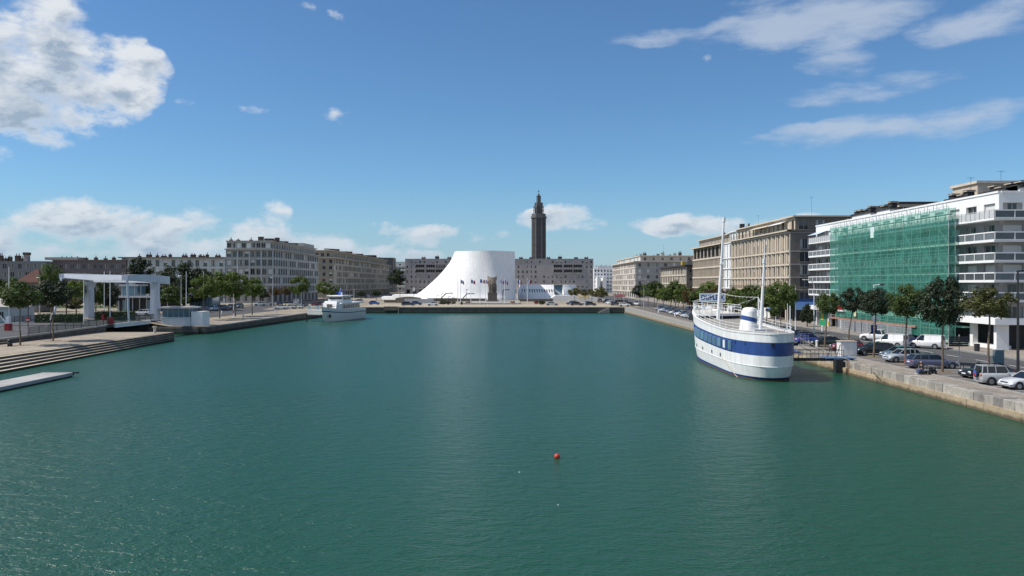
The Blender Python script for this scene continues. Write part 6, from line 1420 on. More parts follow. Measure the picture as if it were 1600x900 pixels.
# ------------------------------------------------------------------ trees
def crown_mesh(seed, m, nleaf=3200, ls=.17, clumps=46, flat=1.0, cone=False):
    rnd = random.Random(seed); mb = MB(); cs = []
    for _ in range(clumps):
        while True:
            p = Vector((rnd.uniform(-1,1), rnd.uniform(-1,1), rnd.uniform(-1,1)))
            if .25 < p.length < 1: break
        p = p*(.88/max(p.length,.88)) if p.length > .88 else p
        if p.z < 0: p.z *= .8
        if cone:
            k = (1-p.z)/2; p.x *= .25+.8*k; p.y *= .25+.8*k
        cs.append((p, rnd.uniform(.17,.34)*(1.15 if abs(p.z) < .5 else .9)))
    b = 0; k = mb.idx(m)
    for i in range(nleaf):
        c, r = cs[rnd.randrange(len(cs))]
        d = Vector((rnd.gauss(0,1), rnd.gauss(0,1), rnd.gauss(0,1))).normalized(); p = c+d*r*(rnd.random()**.45); p.z *= flat
        n = (d+Vector((rnd.uniform(-.8,.8), rnd.uniform(-.8,.8), rnd.uniform(-.2,.9)))).normalized(); u = n.orthogonal().normalized(); u.rotate(Matrix.Rotation(rnd.uniform(0,6.28), 3, n)); v = n.cross(u)
        s = ls*rnd.uniform(.5,1.1)*.5
        mb.v += [tuple(p-u*s), tuple(p-v*s*.6), tuple(p+u*s), tuple(p+v*s*.6)]; mb.f.append((b,b+1,b+2,b+3)); mb.mi.append(k); b += 4
    return mb.mesh('crown')
CR = {}
for mi in range(5):
    for sd_ in range(3 if mi in (0,1) else 2): CR[(mi,sd_)] = crown_mesh(mi*10+sd_, M_LEAF[mi], 3600 if mi in (0,1,3) else 2600)
CR[('big',0)] = crown_mesh(77, M_LEAF[1], 7500, .11, 80); CR[('big',1)] = crown_mesh(78, M_LEAF[0], 7000, .11, 80); CR[('cone',0)] = crown_mesh(79, M_LEAF[1], 4200, .15, 50, 1, True)
CR[('near',0)] = crown_mesh(81, M_LEAF[1], 7000, .125, 60); CR[('near',1)] = crown_mesh(82, M_LEAF[0], 7000, .125, 60); CR[('near',2)] = crown_mesh(83, mat('leaf_olive',(.07,.078,.018),.6,.45,1.1,trans=.3,coord='obj'), 6000, .13, 52)
TK = {}
def trunk_mesh(sd, lean, h, r):
    rnd = random.Random(sd); m = MB(); pts = [Vector((lean*(i/5)**1.5+rnd.uniform(-.06,.06)*(i > 0), rnd.uniform(-.06,.06)*(i > 0), h*i/5)) for i in range(6)]
    for i in range(5): m.bar(pts[i], pts[i+1], r*(1-.11*i), M_BARK, 7, r*(1-.11*(i+1)))
    top = pts[-1]
    for k in range(5):
        a = k*1.257+rnd.uniform(-.3,.3); e = top+Vector((cos(a)*h*.28, sin(a)*h*.28, h*rnd.uniform(.22,.42))); mid = top.lerp(e,.5)+Vector((0,0,-.1*h*.3))
        m.bar(top, mid, r*.38, M_BARK, 5, r*.26); m.bar(mid, e, r*.26, M_BARK, 5, r*.1)
    return m.mesh('trunk')
def tree(x, y, cz, rx, rz, kind, label, group, lean=0.0, name='tree', r=.13, trunk=True, pit=False, dx=0.0, bottom=None):
    g = gz(x, y); o = thing(name, label, 'tree' if name == 'tree' else name.replace('_',' '), (x, y, g), 0, group)
    rnd = random.Random(label)
    if trunk:
        h = max(.6, cz-g-rz*.45); key = (round(lean,2), round(h*2), round(r,2), rnd.randrange(3))
        if key not in TK: TK[key] = trunk_mesh(hash(key[1])%99+key[3], lean, h, r)
        ob('trunk', TK[key], o, (0,0,0))
    mi = kind; me = CR[mi] if isinstance(mi, tuple) else CR[(mi, rnd.randrange(3 if mi in (0,1) else 2))]
    c = ob('crown', me, o, (lean+dx, 0, cz-g), rnd.uniform(0,6.28)); c.scale = (rx, rx, rz)
    if pit:
        m = MB(); m.box(-.75,.75,-.75,.75,.01,.03,M_EARTH); ob('earth_pit', m.mesh('earth_pit'), o, (0,0,0))
    return o
def trees():
    q = 'trees along the right quay beside the parked cars'
    A = [(42.4,108,7.3,1.75,1.65,('near',1),.5,'small quay tree with leaning thin trunk between the dark blue and dark green-black parked cars'),
         (42.6,101,7.85,1.75,1.7,('near',0),.7,'quay tree with leaning trunk behind the dark red parked car'),
         (42.6,93.8,7.75,1.95,1.75,('near',0),.35,'quay tree beside the white pole with blue panel, behind the white cabinet'),
         (42.2,85.4,8.1,2.05,2.0,('near',1),.15,'quay tree with slim trunk in front of the silver hatchback and blue-grey cars'),
         (42.1,77.9,8.1,2.25,2.65,('near',0),.1,'tallest dark round-crowned quay tree next to the blue-grey estate car'),
         (41.9,70,8.15,2.2,1.55,('near',2),.1,'yellowish-green quay tree right of the direction sign board, nearest the camera')]
    for x, y, cz, rx, rz, k, ln, lab in A: tree(x, y, cz, rx, rz, k, lab, q, ln, r=.13, pit=True)
    tree(42.6, 123, 8.2, 1.55, 1.75, ('near',1), 'quay tree right of the shorter ship mast, in front of the tan block corner', q, .1, pit=True)
    tree(42.8, 130, 5.6, 1.1, 1.1, 0, 'small low round tree seen just right of the shorter ship mast', q, .05)
    x, y = 55, 150; tree(58.6, 158, 3.9, 1.75, 2.1, ('cone',0), 'dark conical shrub-like tree beside the blue awning of the tan block', None, 0)
    q = 'mooring row trees along the right quay beyond the ship'
    rnd = random.Random(21); ys = [138,147,156,165,174,183,192,200,209,218,227,236,246,256,266,277,290]
    for i, y in enumerate(ys):
        k = 0 if i % 3 else 3
        if i in (4,5,8): k = 4
        if i in (14,16): k = 1
        xx = 47+rnd.uniform(-.6,.6); h = rnd.uniform(.85,1.1)
        tree(xx, y, 7.0*h+.5, 3.0*h, 2.6*h, k, f'{ORD[i]} mooring row tree beyond the ship, counted from the ship towards the far quay', q, rnd.uniform(-.2,.2), r=.15)
    for i, y in enumerate((190,206,222,238,254,272)):
        tree(56.8+rnd.uniform(-.4,.4), y, 6.6, 2.6, 2.3, 0 if i%2 else 1, f'{ORD[i]} tree of the back row by the building pillars, counted towards the far quay', 'back row trees by the right pavement', 0, r=.14)
    # left landing trees
    tree(-67.7, 109.6, 8.3, 2.95, 1.95, 0, 'leftmost thin-trunked tree on the stone landing, by the bollard', 'two trees on the stone landing', .0, r=.12, pit=True)
    tree(-68, 118, 8.4, 3.05, 2.2, ('near',0), 'thin crooked-trunked tree on the stone landing beside the lift bridge approach', 'two trees on the stone landing', .0, r=.12, pit=True)
    q = 'trees along the left quay past the control cabin'
    for i, (px, y, py, rx, k, lab) in enumerate(((318,183,450,2.9,3,'first quay tree past the control cabin'),(343,190,447,3.5,3,'second quay tree past the control cabin, broad and dense'),(368,201,446,3.9,3,'third and widest quay tree past the control cabin'),(394,210,450,3.0,3,'fourth quay tree past the control cabin, yellow-green edge'))):
        x = X(px, y); tree(x+.0, y, Z(py,y), rx, rx*.98, k, lab, q, 0, r=.16, pit=True)
    for px, y, py, rx, rz, k, lab in ((428,268,456,2.2,1.5,4,'low reddish-green tree below the near corner of the grey corner block'),(446,266,454,2.4,1.6,4,'low wide rust-tinged tree next to the round bright tree'),(468,262,447,3.4,3.4,3,'round bright green tree in front of the grey corner block facade'),
        (506,280,451,2.9,2.4,3,'mid green tree just left of the yacht bridge'),(522,292,455,2.3,2.0,0,'small green tree directly behind the yacht cabin'),(564,330,459,1.8,1.4,1,'low dark tree right of the yacht, far along the street'),(588,350,458,2.2,1.7,1,'low dark tree at the far end of the left street'),(412,285,460,2.0,1.6,1,'dark low tree at the foot of the corner block near face')):
        tree(X(px,y), y, Z(py,y), rx, rz, k, lab, 'trees in the left street', 0, r=.14)
    q = 'trees behind the lift bridge and landing'
    for px, y, py, rx, rz, k, lab in ((80,195,434,2.9,3.6,('big',1),'tall green tree rising left of the bridge beam tip'),(8,160,452,3.2,2.6,0,'dark bushy tree at the far left edge behind the railing'),(36,178,458,3.2,1.9,1,'dark broad tree below the red-roofed house'),(104,176,455,3.0,2.6,1,'dark tree under the left tip of the balance beam'),
        (119,172,453,2.2,2.4,3,'lighter green tree left of the first bridge tower'),(62,182,462,2.6,2.0,0,'low green tree beside the red-roofed house wall'),(150,192,458,2.4,3.2,0,'loose green tree just right of the first bridge tower'),(170,196,462,2.9,3.6,1,'dark drooping tree under the middle of the bridge beams'),
        (220,240,420,3.8,3.4,1,'dark round treetop in front of the pale terrace'),(226,236,446,3.6,3.2,1,'dark lower tree under the beam beside the second bridge tower'),(264,204,462,3.0,2.9,0,'green tree right of the second bridge tower'),(248,214,455,2.4,3.0,1,'dark narrow tree directly behind the second bridge tower'),(282,212,470,2.4,1.5,0,'low bush-like tree behind the control cabin')):
        tree(X(px,y), y, Z(py,y), rx, rz, k, lab, q, 0, r=.18)
    # umbrella-shaped evergreen group
    y = 226; tree(X(287,y), y, Z(438,y), 6.4, 5.0, ('big',0), 'huge dark spreading evergreen tree behind the control cabin', q, 0, r=.45)
    tree(X(312,y+2), y+2, Z(434,y), 3.9, 2.6, ('near',0), 'flat dark side crown right of the huge evergreen', q, 0, r=.2); tree(X(268,y+2), y+2, Z(446,y), 3.4, 2.9, ('near',0), 'dark side crown left of the huge evergreen', q, 0, r=.2); tree(X(300,y-3), y-3, Z(457,y), 4.4, 3.2, ('near',0), 'dark undergrowth tree below the huge evergreen', q, 0, r=.2)
    y = 470; tree(X(620,y), y, Z(434,y), 5.6, 5.4, ('big',0), 'large dark tree between the long left block and the wide grey block', None, 0, r=.4)
    y = 330; tree(X(898,y), y, Z(456.5,y), 3.0, 1.8, 2, 'olive-yellow low tree left of the pair on the plaza', 'olive trees on the far plaza', 0, r=.12); y = 318
    tree(X(936,y), y, Z(457,y), 3.6, 2.5, 2, 'olive-yellow taller tree right of the pair on the plaza', 'olive trees on the far plaza', 0, r=.14)
    tree(X(914,335), 335, Z(458.5,335), 2.2, 1.2, 2, 'small olive bush tree between the two plaza trees', 'olive trees on the far plaza', 0, r=.1)
    y = 352; tree(X(650,y), y, Z(430,y)*0+4.2, .01, .01, 1, 'x', None, trunk=False) if False else None
    for px, y, w, h, lab in ((847,296,1.4,.95,'round dark green shrub next to the silver car on the far quay'),(692,300,1.7,.85,'wide dark green shrub right of the silver hatchback'),(701,303,1.2,.7,'darker purple-brown shrub at the right end of the shrub bed'),(709,305,.9,.6,'small dark shrub left of the flagpoles')):
        tree(X(px,y), y, gz(0,y)+h*.8, w, h, 1, lab, 'shrubs on the far quay', 0, 'shrub', trunk=False)
    # hedges and bushes behind the bridge road
    for pa, pb, y, h, lab in ((52,122,150,1.7,'long clipped dark hedge beyond the bridge road, left of the first tower'),(146,205,160,1.9,'clipped hedge between the bridge towers, below the masts'),(206,240,192,.9,'low clipped hedge behind the white car')):
        a, b = X(pa,y), X(pb,y); rnd = random.Random(pa); m = MB(); z = gz(a,y); L = b-a
        for i in range(int(L*160)):
            p = Vector((rnd.uniform(a,b), y+rnd.uniform(0,2.2), z+rnd.uniform(.05,1)*h)); s = .14
            u = Vector((rnd.uniform(-1,1),rnd.uniform(-1,1),rnd.uniform(-1,1))).normalized()*s; v = u.orthogonal().normalized()*s*.6; m.poly([p-u,p-v,p+u,p+v], M_LEAF[0])
        o = thing('hedge', lab, 'hedge', (a,y,z), 0, 'hedges behind the bridge road'); m.build('leaves', o); m = MB(); m.box(a+.1,b-.1,y+.2,y+2,z,z+h*.88,M_LEAF[1]); m.build('core', o)
    tree(X(120,158), 158, Z(471,158), 1.15, .95, 2, 'bright yellow-green bush left of the first bridge tower', None, 0, 'bush', trunk=False)
    tree(X(116,160), 160, Z(478,160), 1.6, .9, 1, 'dark bush under the bright yellow-green bush', None, 0, 'bush', trunk=False)
    m = MB(); y = 343; rnd = random.Random(9)
    for i in range(160):
        p = Vector((rnd.uniform(X(903,y),X(921,y)), y+rnd.uniform(-1,1), Z(463,y)+rnd.uniform(-.5,.5))); u = Vector((rnd.uniform(-1,1),rnd.uniform(-1,1),rnd.uniform(-1,1))).normalized()*.22; v = u.orthogonal().normalized()*.16
        m.poly([p-u,p-v,p+u,p+v], M_YEL)
    tagm(m.build('flower_bed'), 'strip of yellow flowers behind the low white slab roof', 'flower bed')
trees()

# ------------------------------------------------------------------ cars
CARK = {
 # L, halfwidth, profile (x, z shoulder), greenhouse (wbase, rfront, rrear, rbase, zroof), belt
 'hatch': (3.95,.84,[(-1.97,.50),(-1.94,.86),(-1.75,.93),(.85,.93),(1.35,.88),(1.75,.76),(1.95,.58),(1.99,.42)],(.95,.22,-1.35,-1.82,1.46)),
 'small': (3.55,.79,[(-1.77,.50),(-1.74,.84),(-1.6,.92),(.85,.92),(1.25,.84),(1.6,.70),(1.75,.52),(1.78,.42)],(1.0,.30,-1.2,-1.66,1.50)),
 'sedan': (4.45,.87,[(-2.22,.50),(-2.18,.86),(-1.95,.94),(.95,.91),(1.55,.84),(2.0,.72),(2.2,.55),(2.23,.42)],(1.0,.25,-1.0,-1.72,1.42)),
 'estate': (4.7,.88,[(-2.34,.50),(-2.32,.86),(-2.15,.96),(1.05,.92),(1.65,.86),(2.1,.74),(2.3,.55),(2.35,.42)],(1.1,.35,-1.75,-2.28,1.46)),
 'suv': (3.75,.82,[(-1.87,.55),(-1.86,1.0),(-1.8,1.06),(.75,1.06),(1.5,1.0),(1.8,.88),(1.87,.6),(1.88,.48)],(.42,.12,-1.72,-1.84,1.68)),
 'van': (4.2,.86,[(-2.1,.55),(-2.09,1.0),(-2.05,1.08),(1.0,1.06),(1.6,.98),(1.95,.84),(2.08,.6),(2.1,.45)],(1.15,.45,-2.0,-2.07,1.85)),
 'pickup': (4.6,.88,[(-2.3,.55),(-2.29,.95),(-2.2,1.0),(1.0,1.04),(1.75,1.0),(2.15,.9),(2.28,.6),(2.3,.45)],(1.05,.4,-.75,-.95,1.72)),
}
def car_parts(kind):
    L, hw, prof, (wb, rf, rr, rb, zr) = CARK[kind]; P = []
    belt = max(z for x, z in prof); rows = []
    for i, (x, z) in enumerate(prof):
        e = 1-.10*(i in (0, len(prof)-1))-.05*(i in (1, len(prof)-2)); w = hw*e; zb = .24 if 0 < i < len(prof)-1 else .32
        r = [(x,-w*.93,zb),(x,-w,min(.45,z)),(x,-w,max(.4,z-.22)),(x,-w*.96,z-.06),(x,-w*.86,z)]
        rows.append(r+[(p[0],-p[1],p[2]) for p in r[::-1]])
    m = MB(); m.grid(rows, M_CAR, True); m.poly(rows[0], M_CAR); m.poly(rows[-1][::-1], M_CAR)
    # arches
    zr_ = .31 if kind not in ('suv','van','pickup') else .34; ax = (L/2-.72, -L/2+.75)
    for x in ax:
        for s in (-1,1): m.bar((x,s*(hw-.2),zr_+.02),(x,s*(hw+.006),zr_+.02),zr_+.07,M_DARK,14)
    P.append(('body', m, None, True))
    wt, wB = hw*.72, hw*.88; g = MB(); zb = belt-.03
    pts = {'a0':(wb,-wB,zb),'a1':(wb,wB,zb),'b0':(rf,-wt,zr-.04),'b1':(rf,wt,zr-.04),'c0':(rr,-wt,zr-.05),'c1':(rr,wt,zr-.05),'d0':(rb,-wB,zb),'d1':(rb,wB,zb)}
    Q = lambda m_, ks, mt: m_.poly([pts[k] for k in ks], mt)
    side = M_CAR if kind == 'van' else M_CGLASS
    Q(g,('a0','a1','b1','b0'),M_CGLASS); Q(g,('d1','d0','c0','c1'),M_CGLASS if kind != 'van' else M_CAR)
    if kind == 'van':
        xm = .05
        for s, o in ((-1,0),(1,1)):
            f = [(xm,s*wB,zb),(wb,s*wB,zb),(rf,s*wt,zr-.04),(xm,s*wt,zr-.04)]; b_ = [(rb,s*wB,zb),(xm,s*wB,zb),(xm,s*wt,zr-.04),(rr,s*wt,zr-.05)]
            if s > 0: f = f[::-1]; b_ = b_[::-1]
            g.poly(f, M_CGLASS); g.poly(b_, M_CAR)
        for s in (-1,1): g.poly([(rb-.012,s*.08,zb+.1),(rb-.012,s*.66,zb+.1),(rr-.02,s*.58,zr-.2),(rr-.02,s*.08,zr-.2)][::(1 if s < 0 else -1)], mat('van_rear_glass',(.16,.16,.18),.2,.1,2))
    else:
        g.poly([pts['d0'],pts['a0'],pts['b0'],pts['c0']], M_CGLASS); g.poly([pts['a1'],pts['d1'],pts['c1'],pts['b1']], M_CGLASS)
    P.append(('windows', g, None, False))
    r = MB(); r.grid([[(rf+.12,-wt*.96,zr-.06),(rf+.12,wt*.96,zr-.06)],[(rf-.15,-wt,zr-.015),(rf-.15,wt,zr-.015)],[((rf+rr)/2,-wt,zr+.01),((rf+rr)/2,wt,zr+.01)],[(rr+.1,-wt,zr-.02),(rr+.1,wt,zr-.02)],[(rr-.1,-wt*.96,zr-.07),(rr-.1,wt*.96,zr-.07)]][::-1], M_CAR)
    for s in (-1,1):
        for a, b_, rad in ((('a0','b0') if s < 0 else ('a1','b1')) + (.035,), (('d0','c0') if s < 0 else ('d1','c1')) + (.05,), (('b0','c0') if s < 0 else ('b1','c1')) + (.035,)): r.bar(pts[a], pts[b_], rad, M_CAR, 5)
        xm = (rf+rr)/2+.1; r.bar((xm,s*(wB+.005),zb),(xm,s*(wt+.01),zr-.04),.035,M_CAR,4)
        if kind in ('estate','suv','hatch'): x2 = rr+.35; r.bar((x2,s*(wB+.005),zb),(x2,s*(wt+.01),zr-.04),.045,M_CAR,4)
        if kind in ('estate','suv'): r.bar((rf-.2,s*wt*.92,zr+.06),(rr+.2,s*wt*.92,zr+.06),.025,M_DKMET,4)
    P.append(('roof', r, None, False))
    for x in ax:
        for s in (-1,1):
            w = MB(); w.bar((x,s*(hw-.19),zr_),(x,s*(hw+.012),zr_),zr_,M_TYRE,16); c = MB(); c.bar((x,s*(hw-.1),zr_),(x,s*(hw+.02),zr_),zr_*.62,M_RIM,12)
            P.append(('wheel', w, ('rim', c), False))
    xf = L/2; zl = prof[-3][1]-.1
    for s in (-1,1):
        h = MB(); h.ball((xf-.17,s*hw*.68,zl),.15,.18,.085,M_LAMPW,8,5); P.append(('headlight', h, None, False))
        t = MB(); t.box(-xf-.012,-xf+.12,s*hw*.62,s*hw*.93,belt-.30,belt-.12,M_LAMPR); P.append(('tail_light', t, None, False))
        k = MB(); k.ball((wb-.22,s*(hw+.07),belt+.03),.07,.1,.07,M_CAR,6,4); P.append(('mirror', k, None, False))
    n = MB(); n.box(xf-.05,xf+.012,-.26,.26,.40,.51,M_WPAINT); P.append(('number_plate', n, None, False)); n = MB(); n.box(-xf-.012,-xf+.03,-.26,.26,.62,.73,M_WPAINT); P.append(('number_plate', n, None, False))
    gr = MB(); gr.box(xf-.06,xf+.008,-.42,.42,.54,.62,M_DKMET).box(xf-.08,xf+.004,-.6,.6,.28,.37,M_DKMET); P.append(('grille', gr, None, False))
    if kind == 'suv':
        w = MB(); w.bar((-xf-.22,-.02,.95),(-xf,-.02,.95),.33,M_TYRE,16); c = MB(); c.bar((-xf-.24,-.02,.95),(-xf-.21,-.02,.95),.27,M_BLUEP,14); c.bar((-xf-.245,-.02,.83),(-xf-.215,-.02,.83),.17,M_RED,10); P.append(('spare_wheel', w, ('wheel_cover', c), False))
    if kind == 'pickup':
        n = MB(); n.box(-2.2,-.98,-.72,.72,1.0,1.012,M_DKMET); P.append(('load_bed', n, None, False))
    return P
PROTO = {}
def car(kind, x, y, heading, col, label, group, detail=True):
    """heading: degrees anticlockwise from +X that the nose points to"""
    z = gz(x, y)+.012; rz = R(heading)
    if not detail:
        k = (kind, 'far')
        if k not in PROTO:
            mb = MB()
            for nm, m, sub, sm in car_parts(kind):
                for mm in (m, sub[1] if sub else None):
                    if mm is None: continue
                    b = len(mb.v); mb.v += mm.v
                    for f, i in zip(mm.f, mm.mi): mb.f.append(tuple(b+q for q in f)); mb.mi.append(mb.idx(mm.ms[i]))
            PROTO[k] = mb.mesh('parked_car')
        o = ob('parked_car' if kind not in ('van','pickup') else 'van', PROTO[k], None, (x,y,z), rz, color=col); return tagm(o, label, 'car' if kind not in ('van','pickup') else 'van', group)
    k = (kind, 'near')
    if k not in PROTO:
        o = thing('parked_car' if kind not in ('van','pickup') else 'van', label, 'car' if kind not in ('van','pickup') else 'van', (x,y,z), rz, group)
        for nm, m, sub, sm in car_parts(kind):
            p = ob(nm, m.mesh(nm, smooth=sm), o, color=col)
            if sub: ob(sub[0], sub[1].mesh(sub[0]), p, color=col)
        PROTO[k] = o; bpy.context.view_layer.update(); return o
    return clone(PROTO[k], (x,y,z), rz, label, group, col)
def cars():
    q = 'cars parked along the right quay'
    S = [('sedan',43.4,124.5,182,(.03,.035,.06),'dark navy saloon farthest left in the near row, right beside the ship stern rail'),
         ('hatch',43.3,119.5,178,(.015,.02,.025),'black hatchback between the navy saloon and the bright blue hatchback'),
         ('hatch',42.9,114.8,2,(.03,.05,.30),'bright blue hatchback parked tail toward the water, behind a white bollard'),
         ('sedan',43.3,110.0,180,(.012,.02,.022),'long dark green-black car right of the blue hatchback'),
         ('hatch',43.1,102.6,178,(.16,.015,.03),'dark red hatchback, nose to the quay, left of the white cabinet'),
         ('estate',44.2,97.0,180,(.012,.014,.018),'black low car directly behind the white cabinet'),
         ('hatch',44.6,91.8,182,(.10,.14,.19),'slate blue-grey hatchback right behind the silver hatchback'),
         ('hatch',43.2,88.0,184,(.36,.40,.44),'silver hatchback with bright headlight next to a slim tree trunk'),
         ('estate',43.0,81.6,-2,(.085,.095,.16),'blue-grey estate car parked tail toward the water, behind the crouching person'),
         ('sedan',43.6,73.2,186,(.012,.016,.022),'black saloon partly hidden behind the silver off-road car'),
         ('suv',41.9,68.3,-5,(.36,.38,.40),'silver small off-road car with spare wheel on its tail'),
         ('sedan',42.7,65.7,184,(.55,.57,.60),'light silver saloon cut by the right frame edge')]
    for k, x, y, h, c, lab in S: car(k, x, y, h, c, lab, q)
    car('van', 51.6, 108.4, 126, (.78,.78,.78), 'white van with rear doors toward the camera, left one on the road', 'vans on the road')
    car('van', 55.4, 106.4, 132, (.78,.78,.78), 'white small van on the far lane with dark rear windows, right of the blue car', 'vans on the road')
    car('pickup', 55.2, 120.5, 140, (.76,.77,.77), 'white pickup truck behind the white vans', 'vans on the road')
    car('hatch', 56.2, 113.2, 8, (.02,.03,.13), 'dark navy hatchback on the road between the two white vans', 'vans on the road')
    car('hatch', 55.8, 62.5, 95, (.015,.09,.09), 'dark green car at the right frame edge behind the black lamp post', q)
    # right quay beyond the ship: rows seen small
    q = 'cars in the long row on the right quay beyond the ship'; rnd = random.Random(31)
    cols = [((.55,.56,.57),'silver'),((.03,.03,.035),'black'),((.75,.75,.75),'white'),((.04,.07,.22),'blue'),((.22,.24,.26),'grey'),((.06,.09,.11),'dark teal'),((.25,.03,.03),'red'),((.05,.055,.07),'charcoal')]
    seq = [7,5,2,0,1,5,4,0,7,5,2,3,7,0,1,4,3,5,0,3,1,4]; y = 176.0
    for i, c in enumerate(seq):
        x = 43.6+(y-176)*.034; car(rnd.choice(['hatch','sedan','hatch','estate','small']), x, y, 180+rnd.uniform(-3,3)+18, cols[c][0], f'{ORD[i]} car of the long row beyond the ship bow, {cols[c][1]}, counted from the bow', q, False); y += 3.15+(1.2 if i in (13,) else 0)
    for i, (y, c) in enumerate(((178,0),(183,2),(190,5),(197,3),(203,2),(209,2),(216,0),(222,7),(229,1),(236,3))):
        car('van' if c == 2 and i % 2 else 'hatch', 52.2+.3*(i%2), y, 92+rnd.uniform(-3,3), cols[c][0], f'{ORD[i]} car of the second row beyond the ship, {cols[c][1]}, on the road side', 'cars in the second row on the right quay', False)
    for i, (y, c) in enumerate(((128,3),(133,7),(138,5),(143,4),(148,1),(153,3),(158,0),(163,7),(168,4))):
        car('van' if i == 4 else rnd.choice(['hatch','sedan']), 44.2, y, 182, cols[c][0] if i != 4 else (.03,.08,.35), f'{ORD[i]} car seen through the ship railings, {cols[c][1] if i != 4 else "blue van"}, counted away from the camera', 'cars behind the ship railings', False)
    car('van', X(1000,285)-1, 285, 250, (.62,.64,.66), 'pale truck-like van at the right quay corner under the first trees', None, False)
    # far quay
    q = 'cars parked on the far quay'
    for k, px, d, h, c, lab in (('hatch',585,296,2,(.03,.09,.30),'bright blue hatchback right of the yacht stern'),('estate',637.5,284,10,(.02,.03,.07),'dark blue estate car on the left of the far quay'),('hatch',651,291,12,(.04,.07,.16),'blue car tucked behind the dark blue estate'),('hatch',676.5,284,178,(.60,.62,.63),'lone silver-white hatchback left of the shrub bed'),
        ('sedan',862.5,287,4,(.38,.43,.48),'silver-blue saloon in front of the library slits'),('hatch',893,296,170,(.05,.07,.13),'navy car behind the charcoal one right of the library'),('estate',901,286,8,(.06,.065,.085),'charcoal estate car right of the library'),('hatch',916,294,175,(.60,.62,.64),'white-silver car half hidden between two dark cars'),('hatch',923,285,4,(.03,.04,.06),'dark car with large rear window below the taller olive tree'),
        ('hatch',948.5,318,120,(.02,.05,.20),'small blue car near the right end of the plaza'),('hatch',952.5,300,110,(.62,.64,.65),'white car nose-in beside the dark grey car'),('hatch',962,287,6,(.10,.12,.13),'dark grey hatchback near the far right quay corner'),('hatch',976,276,-12,(.74,.74,.74),'white car on the far right quay corner'),('small',984,279,-15,(.03,.03,.03),'black car nose just behind the white corner car'),('hatch',937,330,90,(.07,.06,.07),'dark car behind the olive trees')):
        car(k, X(px,d), d, h, c, lab, q, False)
    # left street and quay
    q = 'cars parked on the left quay and street'
    for k, px, py, h, c, lab in (('hatch',333,485.5,-100,(.25,.33,.42),'silver-blue car under the first left quay tree'),('estate',345,484,-100,(.035,.045,.08),'navy car beside the silver-blue one on the left quay'),('hatch',361,482.5,-95,(.05,.06,.07),'dark car left of the white lamp pole'),('hatch',373,481,-95,(.12,.13,.14),'grey car right of the white lamp pole'),
        ('hatch',406,477.5,200,(.66,.68,.68),'white car leftmost of the row before the corner block'),('sedan',416,477,200,(.45,.48,.5),'silver car second in the row before the corner block'),('hatch',434,476.5,-110,(.10,.11,.13),'dark grey car facing the camera right of the tall lamp'),('sedan',439.5,483.3,170,(.50,.54,.56),'silver saloon nearest the water, third lamp to its right'),('hatch',453.5,482.5,172,(.48,.52,.53),'silver car following the silver saloon'),('hatch',465,482.3,165,(.50,.55,.52),'silver-green car last of the three silver cars'),
        ('van',464,474.5,90,(.74,.76,.76),'white van roof showing behind the silver-green car'),('hatch',475,479.5,-100,(.03,.03,.04),'black car left of the left white pillar'),('van',491,478.5,100,(.22,.02,.025),'red van between the white pillars'),('hatch',500,478,100,(.12,.02,.06),'dark plum car right of the right white pillar'),
        ('hatch',222.5,493,182,(.72,.74,.74),'white hatchback passing under the lift bridge beam'),('hatch',61,486,75,(.70,.72,.73),'white car behind the hedge in the left car park'),('hatch',68.5,487.5,75,(.66,.68,.70),'second white car in the left car park, nearer one'),('sedan',16,487,80,(.03,.03,.035),'dark car at far left behind the railing'),('sedan',317,487,170,(.03,.04,.05),'dark car just right of the control cabin'),('hatch',560,473,170,(.2,.21,.22),'grey car behind the yacht stern on the street'),('van',574,466,120,(.30,.30,.31),'grey van behind the blue hatchback by the yacht stern')):
        p = at(px, py); car(k, p.x, p.y, h, c, lab, q, False)
cars()

